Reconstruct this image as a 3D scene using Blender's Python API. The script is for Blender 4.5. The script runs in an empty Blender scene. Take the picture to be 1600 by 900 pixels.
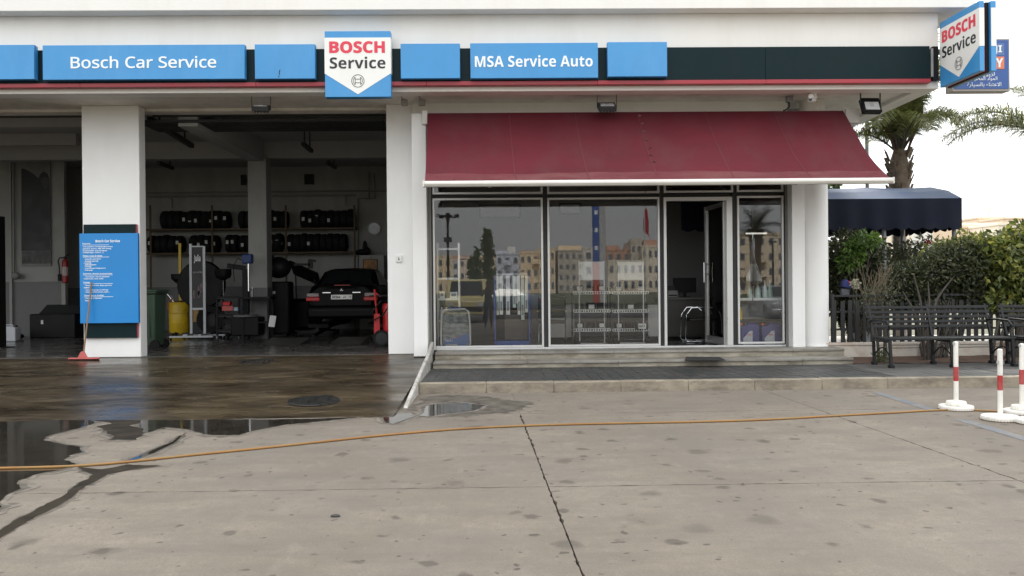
import bpy, bmesh, math, random
from mathutils import Vector, Matrix, Euler, noise as mnoise
random.seed(7)
R = math.radians
S = bpy.context.scene
COL = S.collection
# ---------------------------------------------------------------- camera
F = 1290.0; H = 1.55
yaw, pitch, roll = R(0.94), R(-0.13), R(-0.546)
fw = Vector((math.sin(yaw)*math.cos(pitch), math.cos(yaw)*math.cos(pitch), math.sin(pitch)))
rt = Vector((math.cos(yaw), -math.sin(yaw), 0)); up = rt.cross(fw)
rt, up = (math.cos(roll)*rt+math.sin(roll)*up), (-math.sin(roll)*rt+math.cos(roll)*up)
CAM = Vector((0, 0, H))
cd = bpy.data.cameras.new('camera'); cam = bpy.data.objects.new('camera', cd); COL.objects.link(cam)
cam.matrix_world = Matrix(((rt.x, up.x, -fw.x, 0), (rt.y, up.y, -fw.y, 0), (rt.z, up.z, -fw.z, H), (0, 0, 0, 1)))
cd.sensor_width = 36; cd.lens = 36*F/1600; cd.clip_start = .05; cd.clip_end = 3000
S.camera = cam
# ---------------------------------------------------------------- sky, sun, exposure
SUN_EL, SUN_AZ = R(46), R(2)         # azimuth clockwise from +Y: behind the building, whose front stands in its shade
W = bpy.data.worlds.new('World'); S.world = W; W.use_nodes = True
nt = W.node_tree; nt.nodes.clear()
sky = nt.nodes.new('ShaderNodeTexSky'); sky.sky_type = 'NISHITA'; sky.sun_disc = False
sky.sun_elevation = SUN_EL; sky.sun_rotation = SUN_AZ; sky.air_density = 1.0; sky.dust_density = 4.0
hs = nt.nodes.new('ShaderNodeHueSaturation'); hs.inputs['Saturation'].default_value = .22
cl = nt.nodes.new('ShaderNodeMix'); cl.data_type = 'RGBA'; cl.inputs[0].default_value = .75   # overcast veil
# an overcast sky: brightest overhead, brighter ahead (towards the hidden sun) than behind, where the glass mirrors it grey
tc_ = nt.nodes.new('ShaderNodeTexCoord'); dp_ = nt.nodes.new('ShaderNodeVectorMath'); dp_.operation = 'DOT_PRODUCT'; dp_.inputs[1].default_value = (0, .12, 1.0)
ad_ = nt.nodes.new('ShaderNodeMath'); ad_.operation = 'ADD'; ad_.inputs[1].default_value = 1.0
mu_ = nt.nodes.new('ShaderNodeVectorMath'); mu_.operation = 'SCALE'; mu_.inputs[0].default_value = (12.1, 12.35, 12.5)
nt.links.new(tc_.outputs['Generated'], dp_.inputs[0]); nt.links.new(dp_.outputs['Value'], ad_.inputs[0]); nt.links.new(ad_.outputs[0], mu_.inputs['Scale']); nt.links.new(mu_.outputs[0], cl.inputs[7])
bg = nt.nodes.new('ShaderNodeBackground'); bg.inputs[1].default_value = .10
wo = nt.nodes.new('ShaderNodeOutputWorld')
nt.links.new(sky.outputs[0], hs.inputs['Color']); nt.links.new(hs.outputs[0], cl.inputs[6])
nt.links.new(cl.outputs[2], bg.inputs[0]); nt.links.new(bg.outputs[0], wo.inputs[0])
sd = bpy.data.lights.new('sun', 'SUN'); sd.energy = 3.4; sd.angle = R(14); sd.color = (1, .95, .88)
so = bpy.data.objects.new('sun', sd); COL.objects.link(so)
sv = Vector((math.sin(SUN_AZ)*math.cos(SUN_EL), math.cos(SUN_AZ)*math.cos(SUN_EL), math.sin(SUN_EL)))
so.rotation_euler = sv.to_track_quat('Z', 'Y').to_euler()
S.view_settings.view_transform = 'Standard'; S.view_settings.look = 'None'; S.view_settings.gamma = 1
S.view_settings.exposure = 0.68
S.render.engine = 'CYCLES'
try:
    S.cycles.use_denoising = True; S.cycles.denoiser = 'OPENIMAGEDENOISE'
except Exception: pass
S.cycles.max_bounces = 10; S.cycles.diffuse_bounces = 5; S.cycles.glossy_bounces = 4; S.cycles.transparent_max_bounces = 12
S.cycles.caustics_reflective = False; S.cycles.caustics_refractive = False
# ---------------------------------------------------------------- pixel of the 1600x900 photo -> point of the place
def ray(px, py): return fw + rt*((px-800)/F) - up*((py-450)/F)
def at(px, py, Y): d = ray(px, py); return CAM + d*(Y/d.y)
def gr(px, py, z=0.0): d = ray(px, py); return CAM + d*((z-H)/d.z)
def xx(px, Y, py=450): return at(px, py, Y).x
def zz(py, Y, px=800): return at(px, py, Y).z
# ---------------------------------------------------------------- materials
def _n(t, k, **kw):
    n = t.nodes.new(k)
    for a, b in kw.items(): setattr(n, a, b)
    return n
MATS = {}
def M(name, col, rough=.6, metal=0, var=.12, scale=2.5, bump=0, bscale=60, spec=.5, stretch=(1, 1, 1), rvar=.1, dirt=None, coat=0, trans=0):
    """principled paint/plastic/stone with noise in colour, gloss and relief; dirt=(colour, amount, stretch)"""
    if name in MATS: return MATS[name]
    m = bpy.data.materials.new(name); m.use_nodes = True; t = m.node_tree; L = t.links
    b = t.nodes['Principled BSDF']; MATS[name] = m
    g = _n(t, 'ShaderNodeNewGeometry'); mp = _n(t, 'ShaderNodeMapping'); mp.inputs['Scale'].default_value = stretch
    L.new(g.outputs['Position'], mp.inputs[0])
    nz = _n(t, 'ShaderNodeTexNoise'); nz.inputs['Scale'].default_value = scale; nz.inputs['Detail'].default_value = 7; nz.inputs['Roughness'].default_value = .62
    L.new(mp.outputs[0], nz.inputs['Vector'])
    cr = _n(t, 'ShaderNodeValToRGB'); e = cr.color_ramp.elements
    e[0].position = .3; e[1].position = .7
    e[0].color = tuple(min(1, c*(1-var)) for c in col)+(1,); e[1].color = tuple(min(1, c*(1+var)) for c in col)+(1,)
    L.new(nz.outputs[0], cr.inputs[0]); out = cr.outputs[0]
    if dirt:
        dc, amt, st = dirt
        m2 = _n(t, 'ShaderNodeMapping'); m2.inputs['Scale'].default_value = st; L.new(g.outputs['Position'], m2.inputs[0])
        n2 = _n(t, 'ShaderNodeTexNoise'); n2.inputs['Scale'].default_value = 1.7; n2.inputs['Detail'].default_value = 8; n2.inputs['Roughness'].default_value = .7
        L.new(m2.outputs[0], n2.inputs['Vector'])
        r2 = _n(t, 'ShaderNodeMapRange'); r2.inputs[1].default_value = .46; r2.inputs[2].default_value = .70; r2.inputs[4].default_value = amt
        L.new(n2.outputs[0], r2.inputs[0])
        mx = _n(t, 'ShaderNodeMix', data_type='RGBA'); L.new(r2.outputs[0], mx.inputs[0]); L.new(out, mx.inputs[6]); mx.inputs[7].default_value = tuple(dc)+(1,)
        out = mx.outputs[2]
    L.new(out, b.inputs['Base Color'])
    rr = _n(t, 'ShaderNodeMapRange'); rr.inputs[1].default_value = .3; rr.inputs[2].default_value = .7
    rr.inputs[3].default_value = max(0, rough-rvar); rr.inputs[4].default_value = min(1, rough+rvar)
    L.new(nz.outputs[0], rr.inputs[0]); L.new(rr.outputs[0], b.inputs['Roughness'])
    b.inputs['Metallic'].default_value = metal; b.inputs['Specular IOR Level'].default_value = spec
    b.inputs['Coat Weight'].default_value = coat
    if trans: b.inputs['Transmission Weight'].default_value = trans
    if bump:
        n3 = _n(t, 'ShaderNodeTexNoise'); n3.inputs['Scale'].default_value = bscale; n3.inputs['Detail'].default_value = 5
        L.new(g.outputs['Position'], n3.inputs['Vector'])
        bp = _n(t, 'ShaderNodeBump'); bp.inputs['Strength'].default_value = bump; bp.inputs['Distance'].default_value = .02
        L.new(n3.outputs[0], bp.inputs['Height']); L.new(bp.outputs[0], b.inputs['Normal'])
    return m

def glass_mat(name, ior, tint=(1, 1, 1), rough=0.0):
    m = bpy.data.materials.new(name); m.use_nodes = True; t = m.node_tree; t.nodes.clear(); MATS[name] = m
    fr = _n(t, 'ShaderNodeFresnel'); fr.inputs[0].default_value = ior
    tr = _n(t, 'ShaderNodeBsdfTransparent'); tr.inputs[0].default_value = tuple(tint)+(1,)
    gl = _n(t, 'ShaderNodeBsdfGlossy'); gl.inputs['Roughness'].default_value = rough
    mx = _n(t, 'ShaderNodeMixShader'); o = _n(t, 'ShaderNodeOutputMaterial')
    t.links.new(fr.outputs[0], mx.inputs[0]); t.links.new(tr.outputs[0], mx.inputs[1]); t.links.new(gl.outputs[0], mx.inputs[2]); t.links.new(mx.outputs[0], o.inputs[0])
    return m

def concrete_mat(name, wet=False):
    """driveway concrete: broad tone, trowel streaks, scattered oil and water spots; wet=True is the washed ramp"""
    m = bpy.data.materials.new(name); m.use_nodes = True; t = m.node_tree; L = t.links; b = t.nodes['Principled BSDF']; MATS[name] = m
    g = _n(t, 'ShaderNodeNewGeometry')
    def noise(scale, det=8, st=(1, 1, 1), rg=.6, dist=0):
        mp = _n(t, 'ShaderNodeMapping'); mp.inputs['Scale'].default_value = st; L.new(g.outputs['Position'], mp.inputs[0])
        n = _n(t, 'ShaderNodeTexNoise'); n.inputs['Scale'].default_value = scale; n.inputs['Detail'].default_value = det; n.inputs['Roughness'].default_value = rg
        n.inputs['Distortion'].default_value = dist
        L.new(mp.outputs[0], n.inputs['Vector']); return n.outputs[0]
    def rng(v, a, b_, c=0., d=1.):
        r = _n(t, 'ShaderNodeMapRange'); r.inputs[1].default_value = a; r.inputs[2].default_value = b_; r.inputs[3].default_value = c; r.inputs[4].default_value = d
        L.new(v, r.inputs[0]); return r.outputs[0]
    def mix(f, a, c):
        x = _n(t, 'ShaderNodeMix', data_type='RGBA')
        if isinstance(f, float): x.inputs[0].default_value = f
        else: L.new(f, x.inputs[0])
        for i, v in ((6, a), (7, c)):
            if isinstance(v, tuple): x.inputs[i].default_value = v+(1,)
            else: L.new(v, x.inputs[i])
        return x.outputs[2]
    def mul(a, c):
        x = _n(t, 'ShaderNodeMath', operation='MULTIPLY'); L.new(a, x.inputs[0])
        if isinstance(c, float): x.inputs[1].default_value = c
        else: L.new(c, x.inputs[1])
        return x.outputs[0]
    if not wet:
        c = mix(rng(noise(.45, 5), .36, .64), (0.178, 0.151, 0.121), (0.261, 0.224, 0.182))
        c = mix(rng(noise(2.2, 9, (.6, 1.4, 1)), .42, .70, 0, .75), c, (0.157, 0.133, 0.112))
        c = mix(rng(noise(3.5, 9, (1, .5, 1), .75), .54, .72, 0, .4), c, (0.352, 0.309, 0.254))
        c = mix(rng(noise(14, 7, (1, .7, 1), .7), .42, .66, 0, .45), c, (0.150, 0.128, 0.105))
        c = mix(rng(noise(70, 3), .35, .7, 0, .6), c, (0.127, 0.110, 0.090))
        c = mix(rng(noise(1.1, 3, (.5, 3.0, 1)), .56, .64, 0, .22), c, (0.120, 0.102, 0.084))
        c = mix(rng(noise(.75, 5, (1, .55, 1), .6, .4), .47, .66, 0, .42), c, (.150, .137, .120))
        c = mix(rng(noise(1.7, 8, (.35, 1.6, 1), .7, .5), .52, .70, 0, .38), c, (.125, .112, .098))
        # spots
        for sc, r0, r1, am in ((1.5, .19, .10, .6), (3.2, .22, .13, .75), (6.0, .17, .11, .9), (9.5, .12, .08, .95)):
            mp = _n(t, 'ShaderNodeMapping'); mp.inputs['Scale'].default_value = (1, 1, 1); L.new(g.outputs['Position'], mp.inputs[0])
            ad = _n(t, 'ShaderNodeVectorMath', operation='ADD')
            nn = _n(t, 'ShaderNodeTexNoise'); nn.inputs['Scale'].default_value = 7; nn.inputs['Detail'].default_value = 4; L.new(mp.outputs[0], nn.inputs['Vector'])
            sc_ = _n(t, 'ShaderNodeVectorMath', operation='SCALE'); sc_.inputs['Scale'].default_value = .16; L.new(nn.outputs['Color'], sc_.inputs[0])
            L.new(mp.outputs[0], ad.inputs[0]); L.new(sc_.outputs[0], ad.inputs[1])
            v = _n(t, 'ShaderNodeTexVoronoi'); v.inputs['Scale'].default_value = sc; L.new(ad.outputs[0], v.inputs['Vector'])
            sp = rng(v.outputs['Distance'], r1, r0, 1., 0.)
            sepc = _n(t, 'ShaderNodeSeparateColor'); L.new(v.outputs['Color'], sepc.inputs[0])
            on = rng(sepc.outputs[0], .50, .54)
            area = rng(noise(.35, 2), .30, .46)
            c = mix(mul(mul(mul(sp, on), area), am), c, (0.077, 0.067, 0.056))
        L.new(c, b.inputs['Base Color']); b.inputs['Roughness'].default_value = .82; b.inputs['Specular IOR Level'].default_value = .3
        hgt = noise(45, 6, (1, 1, 1), .7); stren = .35
    else:
        c = mix(rng(noise(.8, 7, (.55, 1.5, 1), .65, .6), .34, .66), (.013, .0095, .0055), (.084, .062, .036))
        c = mix(rng(noise(1.6, 9, (.55, 1.7, 1), .72, 1.2), .50, .68, 0, .7), c, (.16, .127, .086))
        c = mix(rng(noise(3.1, 9, (.5, 1.6, 1), .72, .9), .48, .64, 0, .7), c, (.016, .013, .010))
        L.new(c, b.inputs['Base Color'])
        L.new(rng(noise(1.1, 7, (.6, 1.6, 1), .6, .5), .35, .68, .20, .46), b.inputs['Roughness'])
        b.inputs['IOR'].default_value = 1.36
        hgt = noise(20, 5); stren = .05
    bp = _n(t, 'ShaderNodeBump'); bp.inputs['Strength'].default_value = stren; bp.inputs['Distance'].default_value = .012
    L.new(hgt, bp.inputs['Height']); L.new(bp.outputs[0], b.inputs['Normal'])
    return m

CONC = concrete_mat('concrete'); WETC = concrete_mat('wet_concrete', True)
WHITE = M('white_render', (.80, .785, .75), .75, var=.03, scale=1.2, bump=.06, bscale=90, dirt=((.62, .57, .49), .20, (1.2, 1.2, .25)))
WHITE2 = M('white_pillar_paint', (.82, .815, .80), .6, var=.02, scale=2, bump=.04, bscale=70, dirt=((.62, .57, .50), .13, (2, 2, .5)))
CREAM = M('cream_render', (.74, .70, .63), .75, var=.04, scale=1.5, bump=.05, dirt=((.5, .42, .34), .3, (1.5, 1.5, .5)))
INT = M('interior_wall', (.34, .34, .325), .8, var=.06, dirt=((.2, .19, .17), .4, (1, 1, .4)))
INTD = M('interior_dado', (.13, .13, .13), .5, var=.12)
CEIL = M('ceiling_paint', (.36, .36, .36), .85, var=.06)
GFLOOR = M('garage_floor', (.085, .08, .075), .22, var=.25, scale=1.3, rvar=.12, dirt=((.03, .028, .025), .8, (1, 1, 1)))
BLUE = M('sign_blue', (.045, .265, .57), .38, var=.05, scale=1.5, rvar=.06, dirt=((.13, .36, .66), .3, (.6, 1, .2)))
BLUE2 = M('board_blue', (.010, .22, .58), .35, var=.04, scale=1.5, rvar=.05)
DARKB = M('fascia_dark', (.003, .0155, .019), .45, var=.12, scale=2, rvar=.06, spec=.15, dirt=((.009, .017, .021), .4, (.7, 1, .3)))
REDS = M('strip_red', (.32, .025, .038), .4, var=.08)
SIGNW = M('sign_white', (.80, .80, .77), .4, var=.02, dirt=((.6, .58, .5), .15, (1, 1, .3)))
LETW = M('letter_white', (.82, .85, .84), .5, var=.02)
LETR = M('letter_red', (.68, .035, .075), .45, var=.03)
LETK = M('letter_black', (.012, .015, .02), .45, var=.05)
BLACK = M('black_plastic', (.009, .009, .010), .5, var=.2, spec=.2)
RUBBER = M('rubber', (.010, .010, .010), .75, var=.25, scale=12, spec=.25)
ALU = M('aluminium', (.48, .48, .47), .34, metal=.75, var=.06, rvar=.06)
ALUW = M('aluminium_light', (.62, .62, .61), .35, metal=.35, var=.04)
CHROME = M('chrome', (.75, .76, .77), .12, metal=1, var=.03, rvar=.04)
STEEL = M('steel_grey', (.30, .31, .32), .4, metal=.6, var=.12)
DGREY = M('dark_grey_metal', (.030, .031, .032), .5, var=.2, scale=6, spec=.25)
WHITEP = M('white_plastic', (.76, .76, .74), .4, var=.03)
PANE = glass_mat('window_glass', 1.6, (.99, .995, .99))
CLEAR = glass_mat('clear_plastic', 1.6, (.9, .92, .93), .08)
GLASSD = M('dark_glass', (.012, .014, .016), .06, var=.1, rvar=.03)
# ---------------------------------------------------------------- mesh builder
class MB:
    def __init__(s): s.v = []; s.f = []; s.mi = []; s.cur = 0
    def add(s, vs, fs):
        o = len(s.v); s.v += [tuple(p) for p in vs]
        for f in fs: s.f.append(tuple(i+o for i in f)); s.mi.append(s.cur)
        return s
    def m(s, i): s.cur = i; return s
    def box(s, x0, x1, y0, y1, z0, z1):
        return s.add([(x0, y0, z0), (x1, y0, z0), (x1, y1, z0), (x0, y1, z0), (x0, y0, z1), (x1, y0, z1), (x1, y1, z1), (x0, y1, z1)],
                     [(0, 3, 2, 1), (4, 5, 6, 7), (0, 1, 5, 4), (1, 2, 6, 5), (2, 3, 7, 6), (3, 0, 4, 7)])
    def cb(s, c, d): return s.box(c[0]-d[0]/2, c[0]+d[0]/2, c[1]-d[1]/2, c[1]+d[1]/2, c[2]-d[2]/2, c[2]+d[2]/2)
    def obb(s, c, d, rot):
        """box of size d about c turned by Euler rot"""
        m = Euler(rot).to_matrix(); o = len(s.v); s.cb((0, 0, 0), d)
        for i in range(o, len(s.v)): s.v[i] = tuple(m @ Vector(s.v[i]) + Vector(c))
        return s
    def bar(s, a, b, w, h, upv=(0, 0, 1)):
        """rectangular bar from a to b, w sideways, h along upv"""
        a = Vector(a); b = Vector(b); d = (b-a).normalized(); u = Vector(upv)
        sd_ = d.cross(u)
        if sd_.length < 1e-4: sd_ = d.cross(Vector((1, 0, 0)))
        sd_.normalize(); u = sd_.cross(d).normalized(); vs = []
        for p in (a, b):
            for i, j in ((-1, -1), (1, -1), (1, 1), (-1, 1)): vs.append(p+sd_*(i*w/2)+u*(j*h/2))
        return s.add(vs, [(0, 1, 2, 3), (7, 6, 5, 4), (0, 4, 5, 1), (1, 5, 6, 2), (2, 6, 7, 3), (3, 7, 4, 0)])
    def tube(s, pts, r, n=8, cap=True):
        pts = [Vector(p) for p in pts]; k = len(pts); rs = r if isinstance(r, (list, tuple)) else [r]*k
        t0 = (pts[1]-pts[0]).normalized(); nrm = t0.orthogonal().normalized(); vs = []
        for i, p in enumerate(pts):
            t = (pts[min(i+1, k-1)]-pts[max(i-1, 0)]).normalized()
            nrm = (nrm-t*nrm.dot(t)).normalized(); bn = t.cross(nrm)
            for j in range(n): a = 2*math.pi*j/n; vs.append(p+(nrm*math.cos(a)+bn*math.sin(a))*rs[i])
        fs = [(i*n+j, i*n+(j+1) % n, (i+1)*n+(j+1) % n, (i+1)*n+j) for i in range(k-1) for j in range(n)]
        if cap: fs += [tuple(range(n-1, -1, -1)), tuple((k-1)*n+j for j in range(n))]
        return s.add(vs, fs)
    def lathe(s, prof, n=24, c=(0, 0, 0), axis='z', cap=True):
        vs = []
        for r, z in prof:
            for j in range(n):
                a = 2*math.pi*j/n; x, y = r*math.cos(a), r*math.sin(a)
                p = (x, y, z) if axis == 'z' else (z, x, y) if axis == 'x' else (y, z, x)
                vs.append((p[0]+c[0], p[1]+c[1], p[2]+c[2]))
        k = len(prof); fs = [(i*n+j, i*n+(j+1) % n, (i+1)*n+(j+1) % n, (i+1)*n+j) for i in range(k-1) for j in range(n)]
        if cap: fs += [tuple(range(n-1, -1, -1)), tuple((k-1)*n+j for j in range(n))]
        return s.add(vs, fs)
    def prism(s, poly, a, b, plane='xz'):
        """polygon extruded from a to b along the axis missing in plane"""
        def p(u, w, t): return (u, t, w) if plane == 'xz' else (t, u, w) if plane == 'yz' else (u, w, t)
        n = len(poly); vs = [p(u, w, a) for u, w in poly]+[p(u, w, b) for u, w in poly]
        return s.add(vs, [tuple(range(n)), tuple(range(2*n-1, n-1, -1))]+[(i, n+i, n+(i+1) % n, (i+1) % n) for i in range(n)])
    def sheet(s, rows):
        """grid surface through rows of points"""
        k = len(rows[0]); vs = [p for r in rows for p in r]
        return s.add(vs, [(i*k+j, i*k+j+1, (i+1)*k+j+1, (i+1)*k+j) for i in range(len(rows)-1) for j in range(k-1)])
    def ball(s, c, r, n=12, m=8):
        r = r if isinstance(r, (tuple, list)) else (r, r, r); vs = []
        for i in range(m+1):
            t = math.pi*i/m
            for j in range(n): a = 2*math.pi*j/n; vs.append((c[0]+r[0]*math.sin(t)*math.cos(a), c[1]+r[1]*math.sin(t)*math.sin(a), c[2]-r[2]*math.cos(t)))
        return s.add(vs, [(i*n+j, i*n+(j+1) % n, (i+1)*n+(j+1) % n, (i+1)*n+j) for i in range(m) for j in range(n)])
    def frame(s, x0, x1, z0, z1, y0, y1, w):
        return s.box(x0, x0+w, y0, y1, z0, z1).box(x1-w, x1, y0, y1, z0, z1).box(x0+w, x1-w, y0, y1, z1-w, z1).box(x0+w, x1-w, y0, y1, z0, z0+w)
    def mesh(s, name, mats, off=(0, 0, 0), ang=35, fix=True):
        me = bpy.data.meshes.new(name)
        me.from_pydata([(a-off[0], b-off[1], c-off[2]) for a, b, c in s.v] if any(off) else s.v, [], s.f)
        for mt in (mats if isinstance(mats, (list, tuple)) else [mats]): me.materials.append(mt)
        if any(s.mi): me.polygons.foreach_set('material_index', s.mi)
        if fix and len(s.f) < 20000:
            bm = bmesh.new(); bm.from_mesh(me); bmesh.ops.recalc_face_normals(bm, faces=bm.faces); bm.to_mesh(me); bm.free()
        if ang: me.polygons.foreach_set('use_smooth', [True]*len(me.polygons)); me.set_sharp_from_angle(angle=R(ang))
        me.update(); return me
    def go(s, name, mats, parent=None, bev=0, off=None, ang=35, fix=True, seg=2):
        """link as one mesh object; geometry is in place-space when the parent thing sits at an origin (off)"""
        if off is None: off = origin(parent) if parent else (0, 0, 0)
        o = bpy.data.objects.new(name, s.mesh(name, mats, off, ang, fix)); COL.objects.link(o)
        if parent: o.parent = parent
        if bev:
            b = o.modifiers.new('bevel', 'BEVEL'); b.width = bev; b.segments = seg; b.limit_method = 'ANGLE'; b.angle_limit = R(40)
        return o
def origin(o):
    v = Vector((0, 0, 0))
    while o: v += o.location; o = o.parent
    return tuple(v)
def tag(o, label=None, cat=None, group=None, kind=None):
    for k, v in (('label', label), ('category', cat), ('group', group), ('kind', kind)):
        if v: o[k] = v
    return o
def thing(name, label, cat, loc=(0, 0, 0), rz=0, group=None):
    o = bpy.data.objects.new(name, None); o.empty_display_size = .1; COL.objects.link(o)
    o.location = loc; o.rotation_euler = (0, 0, rz); return tag(o, label, cat, group)
def struct(name, loc=(0, 0, 0)):
    o = bpy.data.objects.new(name, None); COL.objects.link(o); o.location = loc; o['kind'] = 'structure'; return o
def piece(name, me, parent, loc=(0, 0, 0), rot=(0, 0, 0)):
    o = bpy.data.objects.new(name, me); COL.objects.link(o); o.parent = parent; o.location = loc; o.rotation_euler = rot; return o
def copy_tree(o, parent=None, **kw):
    c = o.copy(); COL.objects.link(c); c.parent = parent
    for k in [x for x in o.keys()]: c[k] = o[k]
    for ch in list(o.children): copy_tree(ch, c)
    return c
def place(o, loc, rz=0, label=None, group=None):
    o.location = loc; o.rotation_euler = (0, 0, rz); tag(o, label, None, group); return o
def text(name, body, mat, parent, x0, x1, z0, z1, y, bold=0, th=.004, facing=None, spacing=1.0, local=True, wide=True):
    """lettering standing in the xz plane, facing -Y, fitted to the rectangle"""
    cu = bpy.data.curves.new('lettering', 'FONT'); cu.body = body; cu.size = 1; cu.offset = bold; cu.extrude = .5; cu.resolution_u = 4; cu.space_character = spacing
    o = bpy.data.objects.new('lettering', cu)
    me = bpy.data.meshes.new_from_object(o)
    bpy.data.objects.remove(o); bpy.data.curves.remove(cu)
    if not len(me.vertices): return None
    xs = [v.co.x for v in me.vertices]; ys = [v.co.y for v in me.vertices]
    sx = (x1-x0)/(max(xs)-min(xs)); sz = (z1-z0)/(max(ys)-min(ys))
    if not wide: sx = sz
    off = (0, 0, 0) if local else origin(parent)
    for v in me.vertices:
        x, yy, z = v.co; v.co = (x0+(x-min(xs))*sx-off[0], y-(z+.5)*th-off[1], z0+(yy-min(ys))*sz-off[2])
    me.materials.clear(); me.materials.append(mat); me.name = name
    p = bpy.data.objects.new(name, me); COL.objects.link(p); p.parent = parent; return p
def sans(s, b=1):
    """the same letters in the heavier (or plain) grotesque of the built-in font set"""
    o = ''
    for c in s:
        if 'A' <= c <= 'Z': o += chr((0x1D5D4 if b else 0x1D5A0)+ord(c)-65)
        elif 'a' <= c <= 'z': o += chr((0x1D5EE if b else 0x1D5BA)+ord(c)-97)
        elif '0' <= c <= '9': o += chr((0x1D7EC if b else 0x1D7E2)+ord(c)-48)
        else: o += c
    return o
YW, YF, YP, YG = 15.3, 14.1, 13.84, 15.2      # pillar and header face, fascia face, parapet face, shop glass
ZG, ZS = .32, .39                              # garage floor, shop floor
# ================================================================= GROUND
ASPH = M('asphalt', (.06, .058, .055), .85, var=.25, bump=.2)
JOINT = M('joint_filler', (.022, .019, .015), .9, var=.3)
VERGE = M('dry_grass_verge', (.085, .095, .045), .9, var=.4, scale=.4, bump=.3)
MB().box(-700, 700, -700, 700, -.5, -.035).go('ground', ASPH)['kind'] = 'structure'
fc = struct('forecourt')
MB().box(-26, 26, -12, 11.97, -.034, -.02).go('joint_bed', JOINT, fc)
SW = 3.66; SH = .034
sm = MB()
def slab_mesh(i):
    """one cast slab with slightly ragged arrises"""
    rnd = random.Random(i); b = bmesh.new(); h = SW/2-.0045; n = 56; loop = []
    for a, bb in (((-h, -h), (h, -h)), ((h, -h), (h, h)), ((h, h), (-h, h)), ((-h, h), (-h, -h))):
        for k in range(n):
            t = k/n; x = a[0]+(bb[0]-a[0])*t; y = a[1]+(bb[1]-a[1])*t
            if k: x *= 1-rnd.random()**5*.011; y *= 1-rnd.random()**5*.011
            loop.append((x, y))
    loop = [(x-y*SH, y) for x, y in loop]; m_ = MB(); k = len(loop)
    m_.add([(x, y, 0) for x, y in loop]+[(x, y, -.03) for x, y in loop], [tuple(range(k))]+[(j, (j+1) % k, k+(j+1) % k, k+j) for j in range(k)])
    return m_.mesh('slab', CONC, ang=0)
SL = [slab_mesh(i) for i in range(4)]
for i in range(-5, 6):
    for j in range(-4, 2):
        cx = SW*(i+.5); cy = SW*(j+.5)
        piece('slab', SL[(i*3+j*5) % 4], fc, (.37+cx-cy*SH, 6.36+cy, 0))
# the strip between the last joint and the kerb
MB().box(-26, 26, 10.02, 11.97, -.03, -.003).go('slab', CONC, fc)
# washed ramp up to the workshop, with a hollow worn into it
XR = -1.27
rows = []
for j in range(25):
    t = j/24; y = 9.86+(YW-9.86)*t; row = []
    for i in range(33):
        x = -20+(XR+20)*i/32
        z = .004+(ZG-.012)*t + .008*math.sin(x*1.7+y)*math.sin(math.pi*t)
        row.append((x, y+(0 if j else .05*math.sin(x*2.1)+.03*math.sin(x*5.3)), z))
    rows.append(row)
MB().sheet(rows).go('ramp', WETC, ang=60)['kind'] = 'structure'
MB().box(-20, XR-.05, YW-.02, 26, .1, ZG).go('garage_floor', GFLOOR)['kind'] = 'structure'
# puddles at the ramp foot: thin water over dark wet concrete
WATER = M('puddle_water', (.030, .026, .021), .06, var=.35, scale=3, rvar=.035)
WETD = M('soaked_concrete', (.034, .028, .021), .6, var=.45, scale=4, rvar=.12, spec=.06)
DAMP = M('damp_concrete', (.105, .093, .078), .7, var=.5, scale=5, rvar=.1, spec=.15)
DAMP2 = M('drying_concrete', (.175, .155, .132), .8, var=.35, scale=6, rvar=.1, spec=.15)
WN = [0]
def puddle(outline, mat, z, amp=.05, name='puddle', rim=.07):
    P = [gr(x, y, z) for x, y in outline]; ar = sum(p.x*q.y-q.x*p.y for p, q in zip(P, P[1:]+P[:1])); sg = 1 if ar > 0 else -1
    if rim:
        for k, (w_, mt) in enumerate(((rim*1.1, DAMP2), (rim*.45, DAMP))): wet(P, mt, z-.0014+k*.0006, amp*1.8+w_*.5, 'damp_edge', w_*sg)
    return wet(P, mat, z, amp, name, 0)
def wet(P, mat, z, amp, name, off):
    """flat wet patch with a ragged edge, grown outwards by off"""
    WN[0] += 1; z += WN[0]*.00003; pts = []                     # every patch a hair above the last: no two share a plane
    for i, p in enumerate(P):
        q = P[(i+1) % len(P)]; d = (q-p); n = max(1, int(d.length/.04)); nr = Vector((d.y, -d.x, 0)).normalized()*off if d.length else Vector()
        for k in range(n):
            v = p.lerp(q, k/n); nv = mnoise.noise_vector(v*3.1)*amp+mnoise.noise_vector(v*11)*amp*.5+mnoise.noise_vector(v*31)*amp*.25; v = v+nr
            pts.append((v.x+nv.x, v.y+nv.y*1.2, z))
    m_ = MB(); m_.add(pts, [tuple(range(len(pts)))]); o = m_.go(name, mat, ang=0, fix=False)
    bm = bmesh.new(); bm.from_mesh(o.data); bmesh.ops.triangulate(bm, faces=bm.faces)
    for f in bm.faces:
        if f.normal.z < 0: f.normal_flip()
    bm.to_mesh(o.data); bm.free(); o['kind'] = 'structure'; return o
puddle([(-60, 654), (70, 654), (145, 654), (140, 664), (100, 674), (72, 681), (68, 689), (98, 694), (122, 698), (130, 705), (113, 711), (103, 718), (120, 724), (95, 733), (58, 741), (30, 752), (24, 764), (8, 780), (-12, 800), (-60, 815)], WATER, .0045)
puddle([(140, 655), (226, 655), (222, 661), (205, 664), (222, 668), (228, 676), (219, 682), (216, 687), (172, 687), (180, 680), (166, 672), (148, 667), (172, 662)], WETD, .0043, .04)
puddle([(222, 655), (300, 655), (420, 655), (560, 652), (500, 658), (450, 663), (402, 672), (376, 679), (345, 680), (318, 678), (296, 671), (262, 667), (238, 674), (228, 676), (222, 668)], WATER, .0045, .035)
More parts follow.
